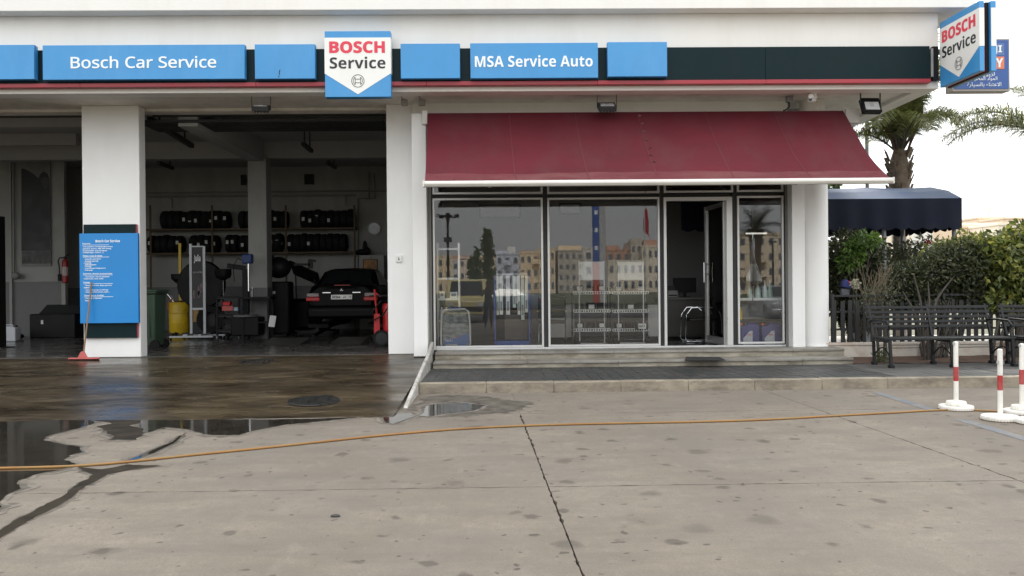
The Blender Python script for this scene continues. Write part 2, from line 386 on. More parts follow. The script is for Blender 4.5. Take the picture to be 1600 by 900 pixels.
puddle([(120, 728), (160, 733), (200, 726), (248, 728), (200, 735), (166, 742), (150, 751), (125, 767), (95, 787), (60, 806), (28, 826), (-8, 848), (-14, 836), (22, 814), (48, 801), (74, 785), (92, 776), (112, 764), (130, 752), (146, 741)], WETD, .0045, .03, rim=.02)
puddle([(598, 648), (640, 645), (650, 650), (628, 657), (612, 662), (602, 660)], WATER, .0045, .015)
puddle([(646, 640), (662, 622), (700, 617), (770, 622), (835, 630), (790, 645), (720, 650), (660, 652)], DAMP, .0035, .09)
puddle([(655, 650), (672, 633), (720, 628), (760, 633), (742, 642), (700, 646), (668, 651)], WATER, .0060, .05)
puddle([(270, 690), (281, 680), (284, 681), (276, 690), (240, 708), (200, 722), (196, 721), (232, 706)], WATER, .0045, .006)
# faded blue bay lines
PAINT = M('faded_blue_paint', (.135, .145, .158), .8, var=.25, scale=8, dirt=((0.2167, 0.1907, 0.1633), 1.0, (2.2, 2.2, 1)))
for a, b in (((1369, 613), (1456, 640)), ((1500, 655), (1640, 697))):
    p, q = gr(*a, .003), gr(*b, .003); m_ = MB(); n_ = (q-p).cross(Vector((0, 0, 1))).normalized()*.07
    m_.add([p-n_, q-n_, q+n_, p+n_], [(0, 1, 2, 3)]); m_.go('painted_line', PAINT, ang=0)['kind'] = 'structure'
# pavement in front of the shop: pavers on a slab, stone kerb
pv = struct('pavement'); PX0, PX1 = -1.17, 13.5
PAVE = M('paver_grey', (0.0331, 0.0351, 0.0351), .5, var=.22, scale=3.5, rvar=.15, bump=.06, dirt=((0.0731, 0.0683, 0.0605), .5, (1, 1, 1)))
PAVE2 = M('paver_brown', (0.0429, 0.0400, 0.0361), .55, var=.22, scale=3.5, rvar=.15, bump=.06, dirt=((0.0488, 0.0449, 0.0390), .5, (1, 1, 1)))
GROUT = M('paver_grout', (0.1680, 0.1540, 0.1400), .9, var=.25)
MB().box(PX0, PX1, 12.0, 15.3, -.02, .143).go('paving_bed', GROUT, pv)
PW, PD = .168, .297
tm = [MB().box(-PW/2+.004, PW/2-.004, -PD/2+.004, PD/2-.004, -.012, 0).mesh('paver', mt, ang=0) for mt in (PAVE, PAVE2, PAVE)]
n = 0
for i in range(60):
    for j in range(7):
        x = PX0+.02+PW*(i+.5); y = 12.17+PD*(j+.5)
        if x > PX1: continue
        if n < 294:
            piece('paver', tm[random.choice((0, 0, 2, 1))], pv, (x, y, .1505+random.uniform(-.0012, .0018)), (random.uniform(-.003, .003), random.uniform(-.004, .004), 0)); n += 1
far = MB(); x = PX0+.02+PW*42
while x < PX1:
    for j in range(7):
        y = 12.17+PD*j
        far.box(x+.004, x+PW-.004, y+.004, y+PD-.004, .14, .1505+random.uniform(-.001, .0015))
    x += PW
far.go('paver_field', M('paver_worn', (.082, .081, .077), .6, var=.25, scale=2, rvar=.12, bump=.06, dirt=((.045, .044, .042), .6, (1, 1, 1))), pv, ang=0)['kind'] = 'stuff'
KERB = M('kerb_stone', (0.2700, 0.2322, 0.1782), .8, var=.2, scale=4, bump=.15, dirt=((0.0918, 0.0756, 0.0562), .9, (1.3, 1.3, 3)))
x = PX0; kk = 0
while x < PX1:
    w_ = .98+.05*math.sin(kk*3.1); d_ = .006*math.sin(kk*5.7)
    MB().box(x+.0015, min(x+w_, PX1)-.0005, 11.985+d_, 12.16, -.02, .152+.002*math.sin(kk*2.3)).go('kerb_stone', KERB, pv, bev=.012); x += w_; kk += 1
# darker asphalt patch in the pavement to the right
p = [Vector((xx(1518, 13.4, 579), 13.4, .1565)), Vector((PX1-.02, 13.4, .1565)), Vector((PX1-.02, 12.3, .1565)), Vector((xx(1572, 12.3, 594), 12.3, .1565))]
m_ = MB(); m_.add(p, [(0, 1, 2, 3)]); m_.go('paving_patch', M('patch_asphalt', (.058, .056, .053), .8, var=.2), pv, ang=0)
# sloping side kerb between ramp and pavement
SIDEK = M('side_kerb_paint', (0.4830, 0.4649, 0.4347), .75, var=.12, bump=.1, dirt=((0.1570, 0.1328, 0.1026), .9, (2.5, 2.5, 4)))
MB().prism([(10.55, -.02), (14.9, -.02), (14.9, .56), (14.1, .42), (12.0, .19), (11.2, .10), (10.6, .03)], XR+.04, PX0-.004, 'yz').go('side_kerb', SIDEK, bev=.01)['kind'] = 'structure'
SOIL = M('red_soil', (0.0868, 0.0504, 0.0336), .95, var=.3, scale=8, bump=.6, bscale=20)
rows = [[(5.95+i*.25, 14.12+j*.16, .158+.02*mnoise.noise(Vector((i*.9, j*1.1, 0)))+.012*j/2) for i in range(31)] for j in range(7)]
MB().sheet(rows).go('soil_bed', SOIL)['kind'] = 'structure'
MB().box(5.9, 60, 15.3, 200, -.2, .12).go('garden_ground', M('garden_soil', (.09, .085, .05), .9, var=.35, scale=1))['kind'] = 'structure'
# stone steps
STONE = M('step_stone', (0.2970, 0.2695, 0.2145), .65, var=.5, scale=2.2, stretch=(.8, 1, 3), bump=.12, dirt=((0.0825, 0.0572, 0.0330), .95, (.9, 1, 3)))
STONE2 = M('step_nosing', (0.2640, 0.2475, 0.2200), .6, var=.2, scale=4, stretch=(.4, 1, 1), bump=.08, dirt=((0.1100, 0.0880, 0.0605), .85, (.8, 1, 1)))
SX0 = XR+.14
def steps(name, y0, y1, z0, z1, x1, lens):
    s = struct(name); x = SX0; k = 0
    MB().box(SX0+.01, x1-.01, y0+.04, y1, z0-.05, z1-.05).go('step_core', STONE, s)
    while x < x1-.05:
        xe = min(x1, x+lens[k % len(lens)])
        MB().box(x+.0015, xe-.0015, y0+.025+.002*(k % 2), y0+.045, z0-.01, z1-.042).go('riser_stone', STONE, s, bev=.003)
        MB().box(x+.0015, xe-.0015, y0, y1, z1-.042, z1+.0008*(k % 3)).go('tread_stone', STONE2, s, bev=.006); x = xe; k += 1
XS1 = xx(1334, 14.1, 565)
steps('lower_step', 14.10, 14.62, .15, .262, XS1, (1.62, 1.55, 1.7, 1.48))
steps('upper_step', 14.55, 15.25, .262, ZS, xx(1320, 14.55, 548), (1.5, 1.66, 1.58, 1.61))
# ================================================================= BUILDING
bd = thing('service_building', 'white rendered workshop and shop building with dark sign band under its flat roof', 'building')
XL = -22.0
ZL = zz(142.5, YF); ZWB = zz(23, YF); ZPB = zz(14.5, YP); XE = xx(1466, YF, 90)
XPE = xx(1524, YP, 10)
MB().box(XL, XPE, YP, 40, ZPB, 17.0).go('parapet_shade_wall', WHITE, bd, bev=.012)  # parapet band; its unseen height above is added to keep sun off the front
MB().box(XL, XE, YF, YF+.30, ZL, ZPB).go('fascia_wall', WHITE, bd, bev=.008)
MB().box(XE-.3, XE, YF+.305, 22, ZL+.002, ZPB).go('side_fascia', WHITE, bd)
SOF = M('soffit_paint', (.74, .71, .66), .8, var=.06, dirt=((.3, .27, .23), .4, (1, 1, 1)))
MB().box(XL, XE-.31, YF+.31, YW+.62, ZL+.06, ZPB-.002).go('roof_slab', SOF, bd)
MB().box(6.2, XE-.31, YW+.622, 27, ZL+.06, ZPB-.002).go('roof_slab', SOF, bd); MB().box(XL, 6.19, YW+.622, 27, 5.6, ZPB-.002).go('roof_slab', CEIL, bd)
XD_ = -1.37
# header over openings and the three bays
ZH = ZL+.01
MB().box(XL, XD_-.0, YW+.30, YW+.60, ZH, 5.55).go('header_beam', SOF, bd)
px = [(xx(129, YW, 350), xx(218.5, YW, 350)), (xx(605, YW, 360), xx(646, YW, 360))]
for a, b in px:
    MB().box(a, b, YW-.002, YW+.27, ZG-.05, ZL+.058).go('pillar', WHITE2, bd, bev=.012)
pa, pb = xx(644.5, 14.85, 360), xx(667, 14.85, 360)
MB().box(pa, pb, 14.85, 15.4, .30, zz(177, 14.85, 655)).go('pier', WHITE2, bd, bev=.01)
qa, qb = xx(1238, 14.92, 420), xx(1258, 14.92, 420)
MB().box(qa, qb, 14.92, 15.4, ZS-.002, 4.4).go('pier', WHITE2, bd, bev=.01)
ca, cb_ = xx(1256, 15.1, 420), xx(1298, 15.1, 420)
MB().lathe([((cb_-ca)/2, ZS-.002), ((cb_-ca)/2, 4.69)], 40, ((ca+cb_)/2, 15.25, 0)).go('round_column', WHITE2, bd)
MB().lathe([((cb_-ca)/2-.03, 4.692), ((cb_-ca)/2-.03, ZL+.058)], 40, ((ca+cb_)/2, 15.28, 0)).go('column_neck', SOF, bd)
MB().lathe([((cb_-ca)/2+.02, ZS-.001), ((cb_-ca)/2+.012, ZS+.04)], 40, ((ca+cb_)/2, 15.25, 0)).go('column_base', WHITE2, bd)
# reveal lining of the roller doors
for a, b in ((XL, px[0][0]), (px[0][1], px[1][0])):
    MB().box(a, b, YW+.605, YW+.66, ZH-.03, ZH+.25).go('door_track', DGREY, bd)
# wall above the shop front, and shop/garage shell
ZT = 4.25
MB().box(px[1][1]+.002, qa+.05, YG+.05, YW-.002, ZT, ZL+.058).go('shop_header', WHITE, bd)
XD = -1.45                                     # party wall between workshop and shop
YB = 25.0
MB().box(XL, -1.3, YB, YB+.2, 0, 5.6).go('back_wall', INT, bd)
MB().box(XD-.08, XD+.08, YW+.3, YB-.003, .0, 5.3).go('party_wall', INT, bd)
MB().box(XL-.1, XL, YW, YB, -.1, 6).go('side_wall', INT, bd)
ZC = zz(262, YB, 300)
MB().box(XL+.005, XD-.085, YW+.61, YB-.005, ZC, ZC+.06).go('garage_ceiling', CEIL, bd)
for yb, hh in ((17.3, .26), (20.6, .42)):
    MB().box(XL+.01, XD-.09, yb, yb+.3, ZC-hh, ZC-.003).go('ceiling_beam', CEIL, bd)
cx0, cx1 = xx(387, 20.4, 300), xx(416, 20.4, 300)
MB().box(cx0, cx1, 20.4, 20.4+(cx1-cx0), ZG-.01, ZC-.43).go('garage_column', INT, bd, bev=.01)
a_ = at(240, 180, 15.9); zb_ = zz(252, 20.4, 390)
MB().box(cx0+.02, cx1-.06, YW+.665, 20.398, zb_, ZC-.004).go('ceiling_beam', CEIL, bd)
MB().box(cx0-.006, cx1+.006, 20.394, 20.4+(cx1-cx0)+.006, ZG, ZG+1.25).go('column_dado', INTD, bd)
for x0, x1, yy in ((XL, -1.53, YB),):
    MB().box(x0+.02, x1, yy-.012, yy-.002, ZG, 1.62).go('wall_dado', INTD, bd)
# left bay: inner wall with pilasters
yl = 22.5; xa, xb = xx(-120, yl), xx(100, yl, 300)
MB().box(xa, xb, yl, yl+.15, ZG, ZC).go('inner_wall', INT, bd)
MB().box(xa, xb+.01, yl-.012, yl-.001, ZG, zz(440, yl, 60)).go('wall_dado', INTD, bd)
for a, b in ((97, 103), (16, 20)):
    MB().box(xx(a, yl, 300), xx(b, yl, 300), yl-.09, yl-.013, ZG, ZC-.01).go('pilaster', INT, bd)
MB().box(xa, xx(128, 19.6), 19.4, 19.55, zz(228, 19.5, 60), ZC).go('ceiling_beam', CEIL, bd)
# shop shell
SHW = M('shop_wall', (.30, .30, .30), .75, var=.05); SHF = M('shop_floor_tile', (.07, .07, .068), .12, var=.2, scale=2, rvar=.05)
XSE = xx(1240, YG, 450)
MB().box(XD+.083, XSE+.4, YG-.06, 20.4, ZS-.12, ZS-.002).go('shop_floor', SHF, bd)
MB().box(XD+.085, XSE+.4, 20.2, 20.4, ZS, ZT+.3).go('shop_back_wall', SHW, bd)
MB().box(XSE+.12, XSE+.3, YW+.1, 20.195, ZS, ZT+.3).go('shop_side_wall', SHW, bd)
MB().box(XD+.085, XSE+.118, YW+.003, 20.19, 4.02, 4.1).go('shop_ceiling', M('shop_ceiling_panel', (.4, .4, .4), .8, var=.03), bd)
# ----------------------------------------------------------------- shop front
sf = thing('shop_glazing', 'grey aluminium glazing of large panes behind the stone steps under the red awning', 'shop front')
GAP = M('mullion_black', (.018, .018, .018), .5)
def win(x0, x1, y0, y1, w=3.2, pxc=None):
    c = (x0+x1)/2
    X0, X1 = xx(x0, YG, 430), xx(x1, YG, 430); Z0, Z1 = zz(y1, YG, c), (zz(y0, YG, c) if y0 > 200 else ZT-.02)
    ww = w*YG/F
    f = MB().frame(X0, X1, Z0, Z1, YG-.03, YG+.03, ww).go('window_frame', ALUW, sf, bev=.004)
    MB().box(X0+ww, X1-ww, YG-.006, YG+.006, Z0+ww, Z1-ww).go('pane', PANE, f)
for x0, x1, ya, yb in ((677, 849, 309.5, 543), (856, 1031, 308.5, 541), (1152, 1224.5, 306, 537)): win(x0, x1, ya, yb)
for x0, x1, ya, yb in ((677, 849, 150, 303.5), (856, 1031, 150, 302.5), (1038, 1146, 150, 301), (1152, 1224.5, 150, 300)): win(x0, x1, ya, yb)
for a, b in ((672, 677), (849, 856), (1031, 1037), (1146, 1152), (1224.5, 1228)):
    MB().box(xx(a, YG, 430), xx(b, YG, 430), YG+.005, YG+.07, ZS, ZT).go('mullion', GAP, sf)
MB().box(xx(672, YG), xx(1228, YG), YG+.072, YG+.10, zz(308, YG, 940), zz(303, YG, 940)).go('transom', GAP, sf)
for a, b in ((666.5, 675), (1226, 1237)):
    MB().box(xx(a, YG, 430), xx(b, YG, 430), YG-.06, YG+.12, ZS, ZT).go('jamb', M('jamb_grey', (.20, .195, .185), .45, metal=.4, var=.08), sf)
MB().box(xx(675, YG, 430), xx(1226, YG, 430), YG-.045, YG+.045, ZS-.001, ZS+.032).go('sill_track', ALUW, sf, bev=.004)
# door: fixed frame and a leaf swung inwards
DX0, DX1 = xx(1037, YG, 430), xx(1144, YG, 430); DZ = zz(308, YG, 1090)
dfm = MB(); wj = .075
dfm.box(DX0, DX0+.05, YG-.05, YG+.06, ZS+.033, DZ).box(DX1-.11, DX1, YG-.05, YG+.06, ZS+.033, DZ).box(DX0+.05, DX1-.11, YG-.05, YG+.06, DZ-.07, DZ)
df = dfm.go('door_frame', ALUW, sf, bev=.005)
hinge = Vector((DX1-.11, YG+.04, 0)); fe = at(1106, 535, 16.3); dirv = Vector((fe.x-hinge.x, fe.y-hinge.y, 0)); LW = dirv.length; dirv.normalize()
hinge2 = hinge+Vector((-.01, .02, 0)); e2 = hinge2+dirv*LW
leaf = MB(); zb, zt = ZS+.02, DZ-.08
leaf.bar((hinge2.x, hinge2.y, zb), (hinge2.x, hinge2.y, zt), .07, .045, dirv).bar((e2.x, e2.y, zb), (e2.x, e2.y, zt), .07, .045, dirv)
for z_, w_ in ((zb+.07, .14), (zt-.04, .08)): leaf.bar(hinge2+dirv*.04+Vector((0, 0, z_)), e2-dirv*.04+Vector((0, 0, z_)), .043, w_)
lf = leaf.go('door_leaf', ALU, sf)
MB().bar(hinge2+dirv*.04+Vector((0, 0, (zb+zt)/2)), e2-dirv*.04+Vector((0, 0, (zb+zt)/2)), .01, zt-zb-.2).go('pane', PANE, lf)
nd = Vector((-dirv.y, dirv.x, 0))
for s_ in (-1, 1):
    c_ = e2-dirv*.12+nd*(.085*s_)
    MB().tube([(c_.x, c_.y, zz(441, 16.1, 1105)), (c_.x, c_.y, zz(410, 16.1, 1105))], .016, 10).tube([c_+Vector((0, 0, 1.75)), c_-nd*(.085*s_)+Vector((0, 0, 1.75))], .008, 6).tube([c_+Vector((0, 0, 1.95)), c_-nd*(.085*s_)+Vector((0, 0, 1.95))], .008, 6).go('handle', CHROME, lf)
mt_ = MB(); a, b, c, d = gr(1072, 558.5, .264), gr(1124, 558.5, .264), gr(1134, 563.5, .264), gr(1070, 563.5, .264)
mt_.add([d, c, b, a]+[p+Vector((0, 0, .012)) for p in (d, c, b, a)], [(3, 2, 1, 0), (4, 5, 6, 7), (0, 1, 5, 4), (1, 2, 6, 5), (2, 3, 7, 6), (3, 0, 4, 7)])
tag(mt_.go('door_mat', M('mat_fibre', (.02, .02, .02), .95, var=.3, scale=20, bump=.4)), 'black doormat lying on the lower stone step before the open door', 'doormat')
# ================================================================= SIGNS ON THE FASCIA
YD = YF-.10                                    # face of the dark band
XB1 = xx(1453, YD, 100); ZB0, ZB1, ZB2 = zz(133.5, YD), zz(127, YD), zz(75, YD)
sb = thing('sign_band', 'long dark navy sign band with a red strip along its lower edge', 'sign band')
segs = [XL, xx(-60, YD), xx(130, YD), xx(404, YD), xx(670, YD), xx(936, YD), xx(1199, YD), XB1]
for a, b in zip(segs[:-1], segs[1:]):
    MB().box(a+.002, b-.002, YD, YF-.002, ZB1, ZB2+.0).go('band_panel', DARKB, sb, bev=.004)
    MB().box(a+.0015, b-.0015, YD-.035, YF-.002, ZB0, ZB1-.002).go('red_strip', REDS, sb, bev=.006)
MB().box(XB1+.02, XB1+.06, YD+.0, YF-.002, ZB1+.04, ZB2-.04).go('end_plate', STEEL, sb)
MB().box(XB1+.062, XB1+.16, YD+.02, YF-.002, ZB1-.02, ZB2).go('end_box', BLACK, sb)
def blue_box(x0, x1, y0, y1, label, words=None, bold=1):
    Yb = YD-.13; c = (x0+x1)/2
    X0, X1, Z0, Z1 = xx(x0, Yb, 95), xx(x1, Yb, 95), zz(y1, Yb, c), zz(y0, Yb, c)
    t = thing('blue_sign', label, 'sign', ((X0+X1)/2, Yb, Z0), 0, 'blue sign boxes on the dark band')
    MB().box(X0, X1, Yb, YD-.002, Z0, Z1).go('sign_box', BLUE, t, bev=.006)
    MB().box(X0-.004, X1+.004, Yb+.05, Yb+.056, Z0-.004, Z1+.004).go('box_seam', M('seam_blue', (.03, .13, .30), .5), t)
    if words:
        w, a, b, u, v, bo = words
        text('lettering', sans(w, bold), LETW, t, xx(a, Yb, 95), xx(b, Yb, 95), zz(v, Yb, c), zz(u, Yb, c), Yb, bold=bo, local=False, th=.006)
    return t
blue_box(-46, 53, 70, 124, 'blank blue sign box at the left end of the dark band')
blue_box(66.5, 382, 70, 124, 'long blue sign box with white lettering above the left garage bay and pillar', ('Bosch Car Service', 110.5, 338, 87.5, 106.5, .012), 0)
scr = blue_box(398, 492, 69, 123, 'blank blue sign box with a small black scratch beside the square white sign')
m_ = MB(); Yb = YD-.1335
for (a, b) in (((437.5, 109), (436, 114)), ((436, 114), (437, 117)), ((436, 118.5), (435, 120.5))): m_.bar(at(*a, Yb), at(*b, Yb), .01, .004, (0, 1, 0))
m_.go('scratch', BLACK, scr)
blue_box(626, 718.5, 68, 122.5, 'blank blue sign box just right of the square white sign')
blue_box(735, 934.5, 67, 122, 'blue sign box with white bold lettering above the red awning', ('MSA Service Auto', 742, 926, 86.5, 104.5, 0))
blue_box(949.5, 1042.5, 65.5, 119.5, 'blank blue sign box at the right end of the row above the awning')
def logo_face(t, w, h, y, d, back=False):
    """square box sign: blue with a white shield, red and black words and a round emblem; face at -y"""
    bx = MB().box(-w/2, w/2, y, y+d, -h/2, h/2).go('sign_box', BLUE, t, bev=.006, off=(0, 0, 0))
    m_ = MB(); k = .004; tz, sz, pz = h*.40, -h*.145, -h*.46
    m_.prism([(-w/2+.001, sz), (0, pz), (w/2-.001, sz), (w/2-.001, tz), (-w/2+.001, tz)], y-k, y+.01).go('white_shield', SIGNW, t, off=(0, 0, 0))
    for s_ in (-1, 1):                                       # the white returns round both edges
        x = s_*w/2
        MB().box(x-.003 if s_ > 0 else x-.004, x+.004 if s_ > 0 else x+.003, y+.002, y+d-.002, sz, tz).go('white_return', SIGNW, t, off=(0, 0, 0))
    text('lettering', sans('BOSCH'), LETR, t, -w*.43, w*.415, h*.165, h*.345, y-k, bold=.022)
    text('lettering', sans('Service'), LETK, t, -w*.425, w*.42, -h*.07, h*.11, y-k, bold=0)
    e = MB(); cz = -h*.258; r = h*.098; yy = y-k-.003
    def ring(r0, r1, a0=0, a1=2*math.pi, n=40):
        for i in range(n):
            p, q = a0+(a1-a0)*i/n, a0+(a1-a0)*(i+1)/n
            e.add([(r0*math.cos(p), yy, cz+r0*math.sin(p)), (r1*math.cos(p), yy, cz+r1*math.sin(p)), (r1*math.cos(q), yy, cz+r1*math.sin(q)), (r0*math.cos(q), yy, cz+r0*math.sin(q))], [(0, 1, 2, 3)])
    ring(r*.91, r); ln = r*.075
    for s_ in (-1, 1):
        a0 = R(-47) if s_ > 0 else R(133)
        ring(r*.74-ln, r*.74, a0, a0+R(94), 14)
        e.box(s_*r*.42-ln/2, s_*r*.42+ln/2, yy-.001, yy+.001, cz-r*.58, cz+r*.58)
        e.box(-r*.42, r*.42, yy-.001, yy+.001, cz+s_*r*.28-ln/2, cz+s_*r*.28+ln/2)
        for q in (-1, 1): e.bar((s_*r*.42, yy, cz+q*r*.58), (s_*r*.53, yy, cz+q*r*.50), .002, ln, (0, 0, 1))
    e.go('emblem', LETK, t, off=(0, 0, 0), fix=False)
Yq = YD-.17; cx_, cz_ = (xx(507.5, Yq, 100)+xx(610.5, Yq, 100))/2, (zz(48.5, Yq, 558)+zz(151.5, Yq, 560))/2
wq = xx(610.5, Yq, 100)-xx(507.5, Yq, 100); hq = zz(48.5, Yq, 558)-zz(151.5, Yq, 560)
sq = thing('square_sign', 'square blue and white sign with red and black words on the dark band', 'sign', (cx_, Yq, cz_))
logo_face(sq, wq, hq, 0, .165)
# projecting double sign at the corner, square to the front
pc = thing('projecting_sign', 'double blue and white box sign jutting forward from the roof corner', 'sign', (xx(1466, 14.1, 90)+.03, 14.1-1.12/2-.04, (zz(37, 14.1, 1466)+zz(138.5, 14.1, 1466))/2), R(-88.5))
logo_face(pc, 1.12, 1.11, -.01, .08)
MB().box(-.53, .49, .072, .12, -.55, .54).go('core_strip', REDS, pc, off=(0, 0, 0))
MB().box(-.55, .505, .12, .175, -.565, .55).go('core_frame', BLACK, pc, off=(0, 0, 0))
MB().box(-.56, .56, .177, .265, -.555, .555).go('back_box', BLUE, pc, bev=.006, off=(0, 0, 0))
MB().box(.559, .564, .179, .263, -.161, .444).go('white_return', SIGNW, pc, off=(0, 0, 0))
MB().box(-.74, -.56, .10, .15, .2, .3).box(-.74, -.56, .10, .15, -.3, -.2).go('bracket', BLACK, pc, off=(0, 0, 0))
# blue sign of another shop behind the corner
Yo = 14.75; ox0, ox1 = xx(1488, Yo, 100), xx(1578.5, Yo, 100); oz0, oz1 = zz(140.5, Yo, 1540), zz(60, Yo, 1560)
OB = M('other_sign_blue', (.035, .10, .32), .45, var=.1)
os_ = thing('corner_sign', 'blue box sign with pale letters and script behind the projecting corner sign', 'sign', ((ox0+ox1)/2, Yo, oz0))
MB().box(ox0, ox1, Yo+.01, Yo+.24, oz0-.02, oz1).go('sign_box', M('sign_case', (.36, .33, .30), .5), os_, bev=.006)
MB().box(ox0+.03, ox1-.03, Yo, Yo+.009, oz0+.02, oz1-.03).go('sign_face', OB, os_)
MB().box(ox0-.5, ox0, Yo+.08, Yo+.16, oz1-.25, oz1-.17).box(ox0-.5, ox0, Yo+.08, Yo+.16, oz0+.2, oz0+.28).go('bracket', DGREY, os_)
ORG = M('sign_orange', (.72, .20, .10), .5)
def ob(a, b, u, v, mt, k=.006, n='panel'): MB().box(xx(a, Yo, 100), xx(b, Yo, 100), Yo-k, Yo-.001, zz(v, Yo, 1550), zz(u, Yo, 1550)).go(n, mt, os_, bev=.004)
ob(1500, 1569, 68, 87, M('sign_midblue', (.10, .18, .40), .5)); ob(1500, 1569, 88.5, 108, ORG)
text('lettering', sans('JI'), LETW, os_, xx(1552.5, Yo, 80), xx(1565, Yo, 80), zz(85, Yo, 1560), zz(71, Yo, 1560), Yo-.007, local=False, bold=.01)
text('lettering', sans('LY'), LETW, os_, xx(1547, Yo, 95), xx(1567, Yo, 95), zz(105.5, Yo, 1560), zz(91, Yo, 1560), Yo-.007, local=False, bold=.01)
for w, a, b, u, v in (('\ufedf\ufeb0\ufbff\u0648\ufeaf'[::-1], 1536, 1554, 113, 120), ('\ufe94\ufee4\ufef4\ufec0\ufee4\ufedf\ufe8d \ufea9\ufe8d\ufeee\ufee4\ufedf\ufe8d', 1514, 1558, 119.5, 127), ('\ufe93\ufead\ufe8e\ufef4\ufeb4\ufedf\ufe8e\ufe91 \ufe80\ufe8e\ufee8\ufe98\ufecb\ufefb\u0627', 1511, 1564, 128.5, 136.5)):
    text('lettering', w, LETW, os_, xx(a, Yo, 120), xx(b, Yo, 120), zz(v, Yo, 1550), zz(u, Yo, 1550), Yo-.002, local=False, bold=.004)
# information board on the pillar
Yi = YW-.06; ib = thing('information_board', 'tall blue notice board with white service list on the white garage pillar', 'sign', (xx(171, Yi, 440), Yi, zz(528, Yi, 171)))
MB().box(xx(131, Yi, 440), xx(213, Yi, 440), Yi, YW-.004, zz(528, Yi, 171), zz(350.5, Yi, 171)).go('back_panel', DARKB, ib, bev=.004)
MB().box(xx(213, Yi, 440)+.001, xx(213, Yi, 440)+.012, Yi+.004, YW-.004, zz(527, Yi, 171), zz(351, Yi, 171)).go('red_edge', REDS, ib)
Yj = Yi-.07
MB().box(xx(124.5, Yj, 440), xx(216, Yj, 440), Yj, Yi-.001, zz(505, Yj, 170), zz(364.5, Yj, 170)).go('blue_panel', BLUE2, ib, bev=.005)
def tl(w, a, b, y, h, bold=0, n='lettering'):
    text(n, w, LETW, ib, xx(a, Yj, 440), xx(b, Yj, 440), zz(y+h/2, Yj, 165), zz(y-h/2, Yj, 165), Yj, bold=bold, local=False, th=.003)
tl(sans('Bosch Car Service'), 150, 188, 376.5, 4.2, .012)
for w, a, b, y, ul in (('Diagnostic', 129.5, 142, 380.6, 171), ('Tout syst\u00e8me \u00e0 commande \u00e9lectronique', 130, 176.5, 385.5, 0), ('(injection essence, ABS, ESP, Airbag,', 130, 174.5, 388.6, 0), ('Documentation, toute de mesure,', 130, 168, 391.6, 0), ('multiplexage, confort ...)', 130, 162, 394.6, 0),
        ('Mettez \u00e0 toute de vitesse', 130, 160, 399.5, 171), ('- Inspection p\u00e9riodique', 132, 158, 404.7, 0), ('- Entretien sous frais', 132, 154, 407.6, 0), ('- Contr\u00f4le', 131, 143, 410.5, 0), ('- Refroidissement', 132, 151, 413.3, 0), ('- Freinage', 132, 143, 416.2, 0), ('- Contr\u00f4le gaz \u00e9chappement', 131, 165.5, 419, 0), ('- Embrayage', 132, 145, 422, 0),
        ('Suspension, direction et pneumatiques', 130, 175.5, 427.5, 176), ('- Amortisseur, train de suspension,', 132, 171.5, 432.5, 0), ('remplacement, rotule, cardan', 131, 161.5, 435.5, 0), ('Freinage', 130.5, 140.5, 441, 176.5), ('- Plaquettes de frein, disque, garniture,', 132, 175, 446, 0), ('tambour', 131, 140, 449, 0), ('- Circuit de purge et \u00e9clairage', 132, 169, 453, 0), ('- Cylindre, ma\u00eetre-cylindre, ma\u00eetre ...', 132, 172, 456.2, 0),
        ('Climatisation et chauffage', 131, 162, 461.6, 177), ('- Contr\u00f4le et r\u00e9paration', 132, 159, 466, 0), ('- Entretien', 132, 140, 469.3, 0)):
    tl(w, a, b, y, 2.5, .02)
    if ul: MB().box(xx(a, Yj, 440), xx(ul, Yj, 440), Yj-.002, Yj-.0005, zz(y+2.35, Yj, 165), zz(y+1.75, Yj, 165)).go('underline', LETW, ib)
# ================================================================= AWNING
FAB = M('awning_fabric', (.108, .0145, .0225), .8, var=.16, scale=1.3, bump=.05, bscale=200, spec=.25, stretch=(.6, 1.2, 1.2), dirt=((.10, .032, .036), .7, (.9, .5, .5)))
FABP = M('awning_faded', (.135, .034, .040), .85, var=.16, scale=2, bump=.05, bscale=200, spec=.25, dirt=((.19, .085, .08), .6, (.6, 2, 2)))
SEAM = M('awning_seam', (.115, .018, .027), .8)
BARW = M('awning_bar_white', (.70, .68, .63), .4, var=.05, dirt=((.5, .46, .4), .3, (.8, 1, 1)))
aw = thing('awning', 'faded dark red fabric awning with white front bar above the shop front', 'awning', (2.6, 15.1, 4.6))
AY = 14.80; AX0, AX1 = xx(668, AY, 180), xx(1317, AY, 175); AZ = zz(175, AY, 990)
BY = 13.45; BX0, BX1 = xx(662, BY, 288), xx(1394, BY, 277); BZ = zz(281.5, BY, 1020)
def awn(u, v):
    x = (AX0+(BX0+.02-AX0)*v)*(1-u)+(AX1+(BX1-.03-AX1)*v)*u; y = AY+(BY-AY)*v
    sag = .17*math.sin(math.pi*v)*(1+.13*math.sin(u*9))+.014*math.sin(u*23+v*4)*math.sin(math.pi*v)+.006*math.sin(u*61-v*7)*v
    return (x, y, AZ+(BZ-AZ)*(v**1.12)-sag)
def patch(name, u0, u1, v0, v1, mat, k=.0, nu=12, nv=14):
    rows = [[tuple(Vector(awn(u0+(u1-u0)*i/nu, v0+(v1-v0)*j/nv))+Vector((0, -k*.6, k))) for i in range(nu+1)] for j in range(nv+1)]
    low = [[(p[0], p[1], p[2]-.004) for p in r] for r in rows]
    m_ = MB(); m_.sheet(rows); m_.sheet(low); o = m_.go(name, mat, aw, ang=60, fix=False); return o
cuts = [0, .195, .352, .502, .665, .832, 1.0]
for a, b in zip(cuts[:-1], cuts[1:]):
    patch('fabric_strip', a, b, 0, .845, FAB); patch('fabric_border', a, b, .845, 1.0, FABP, nv=4)
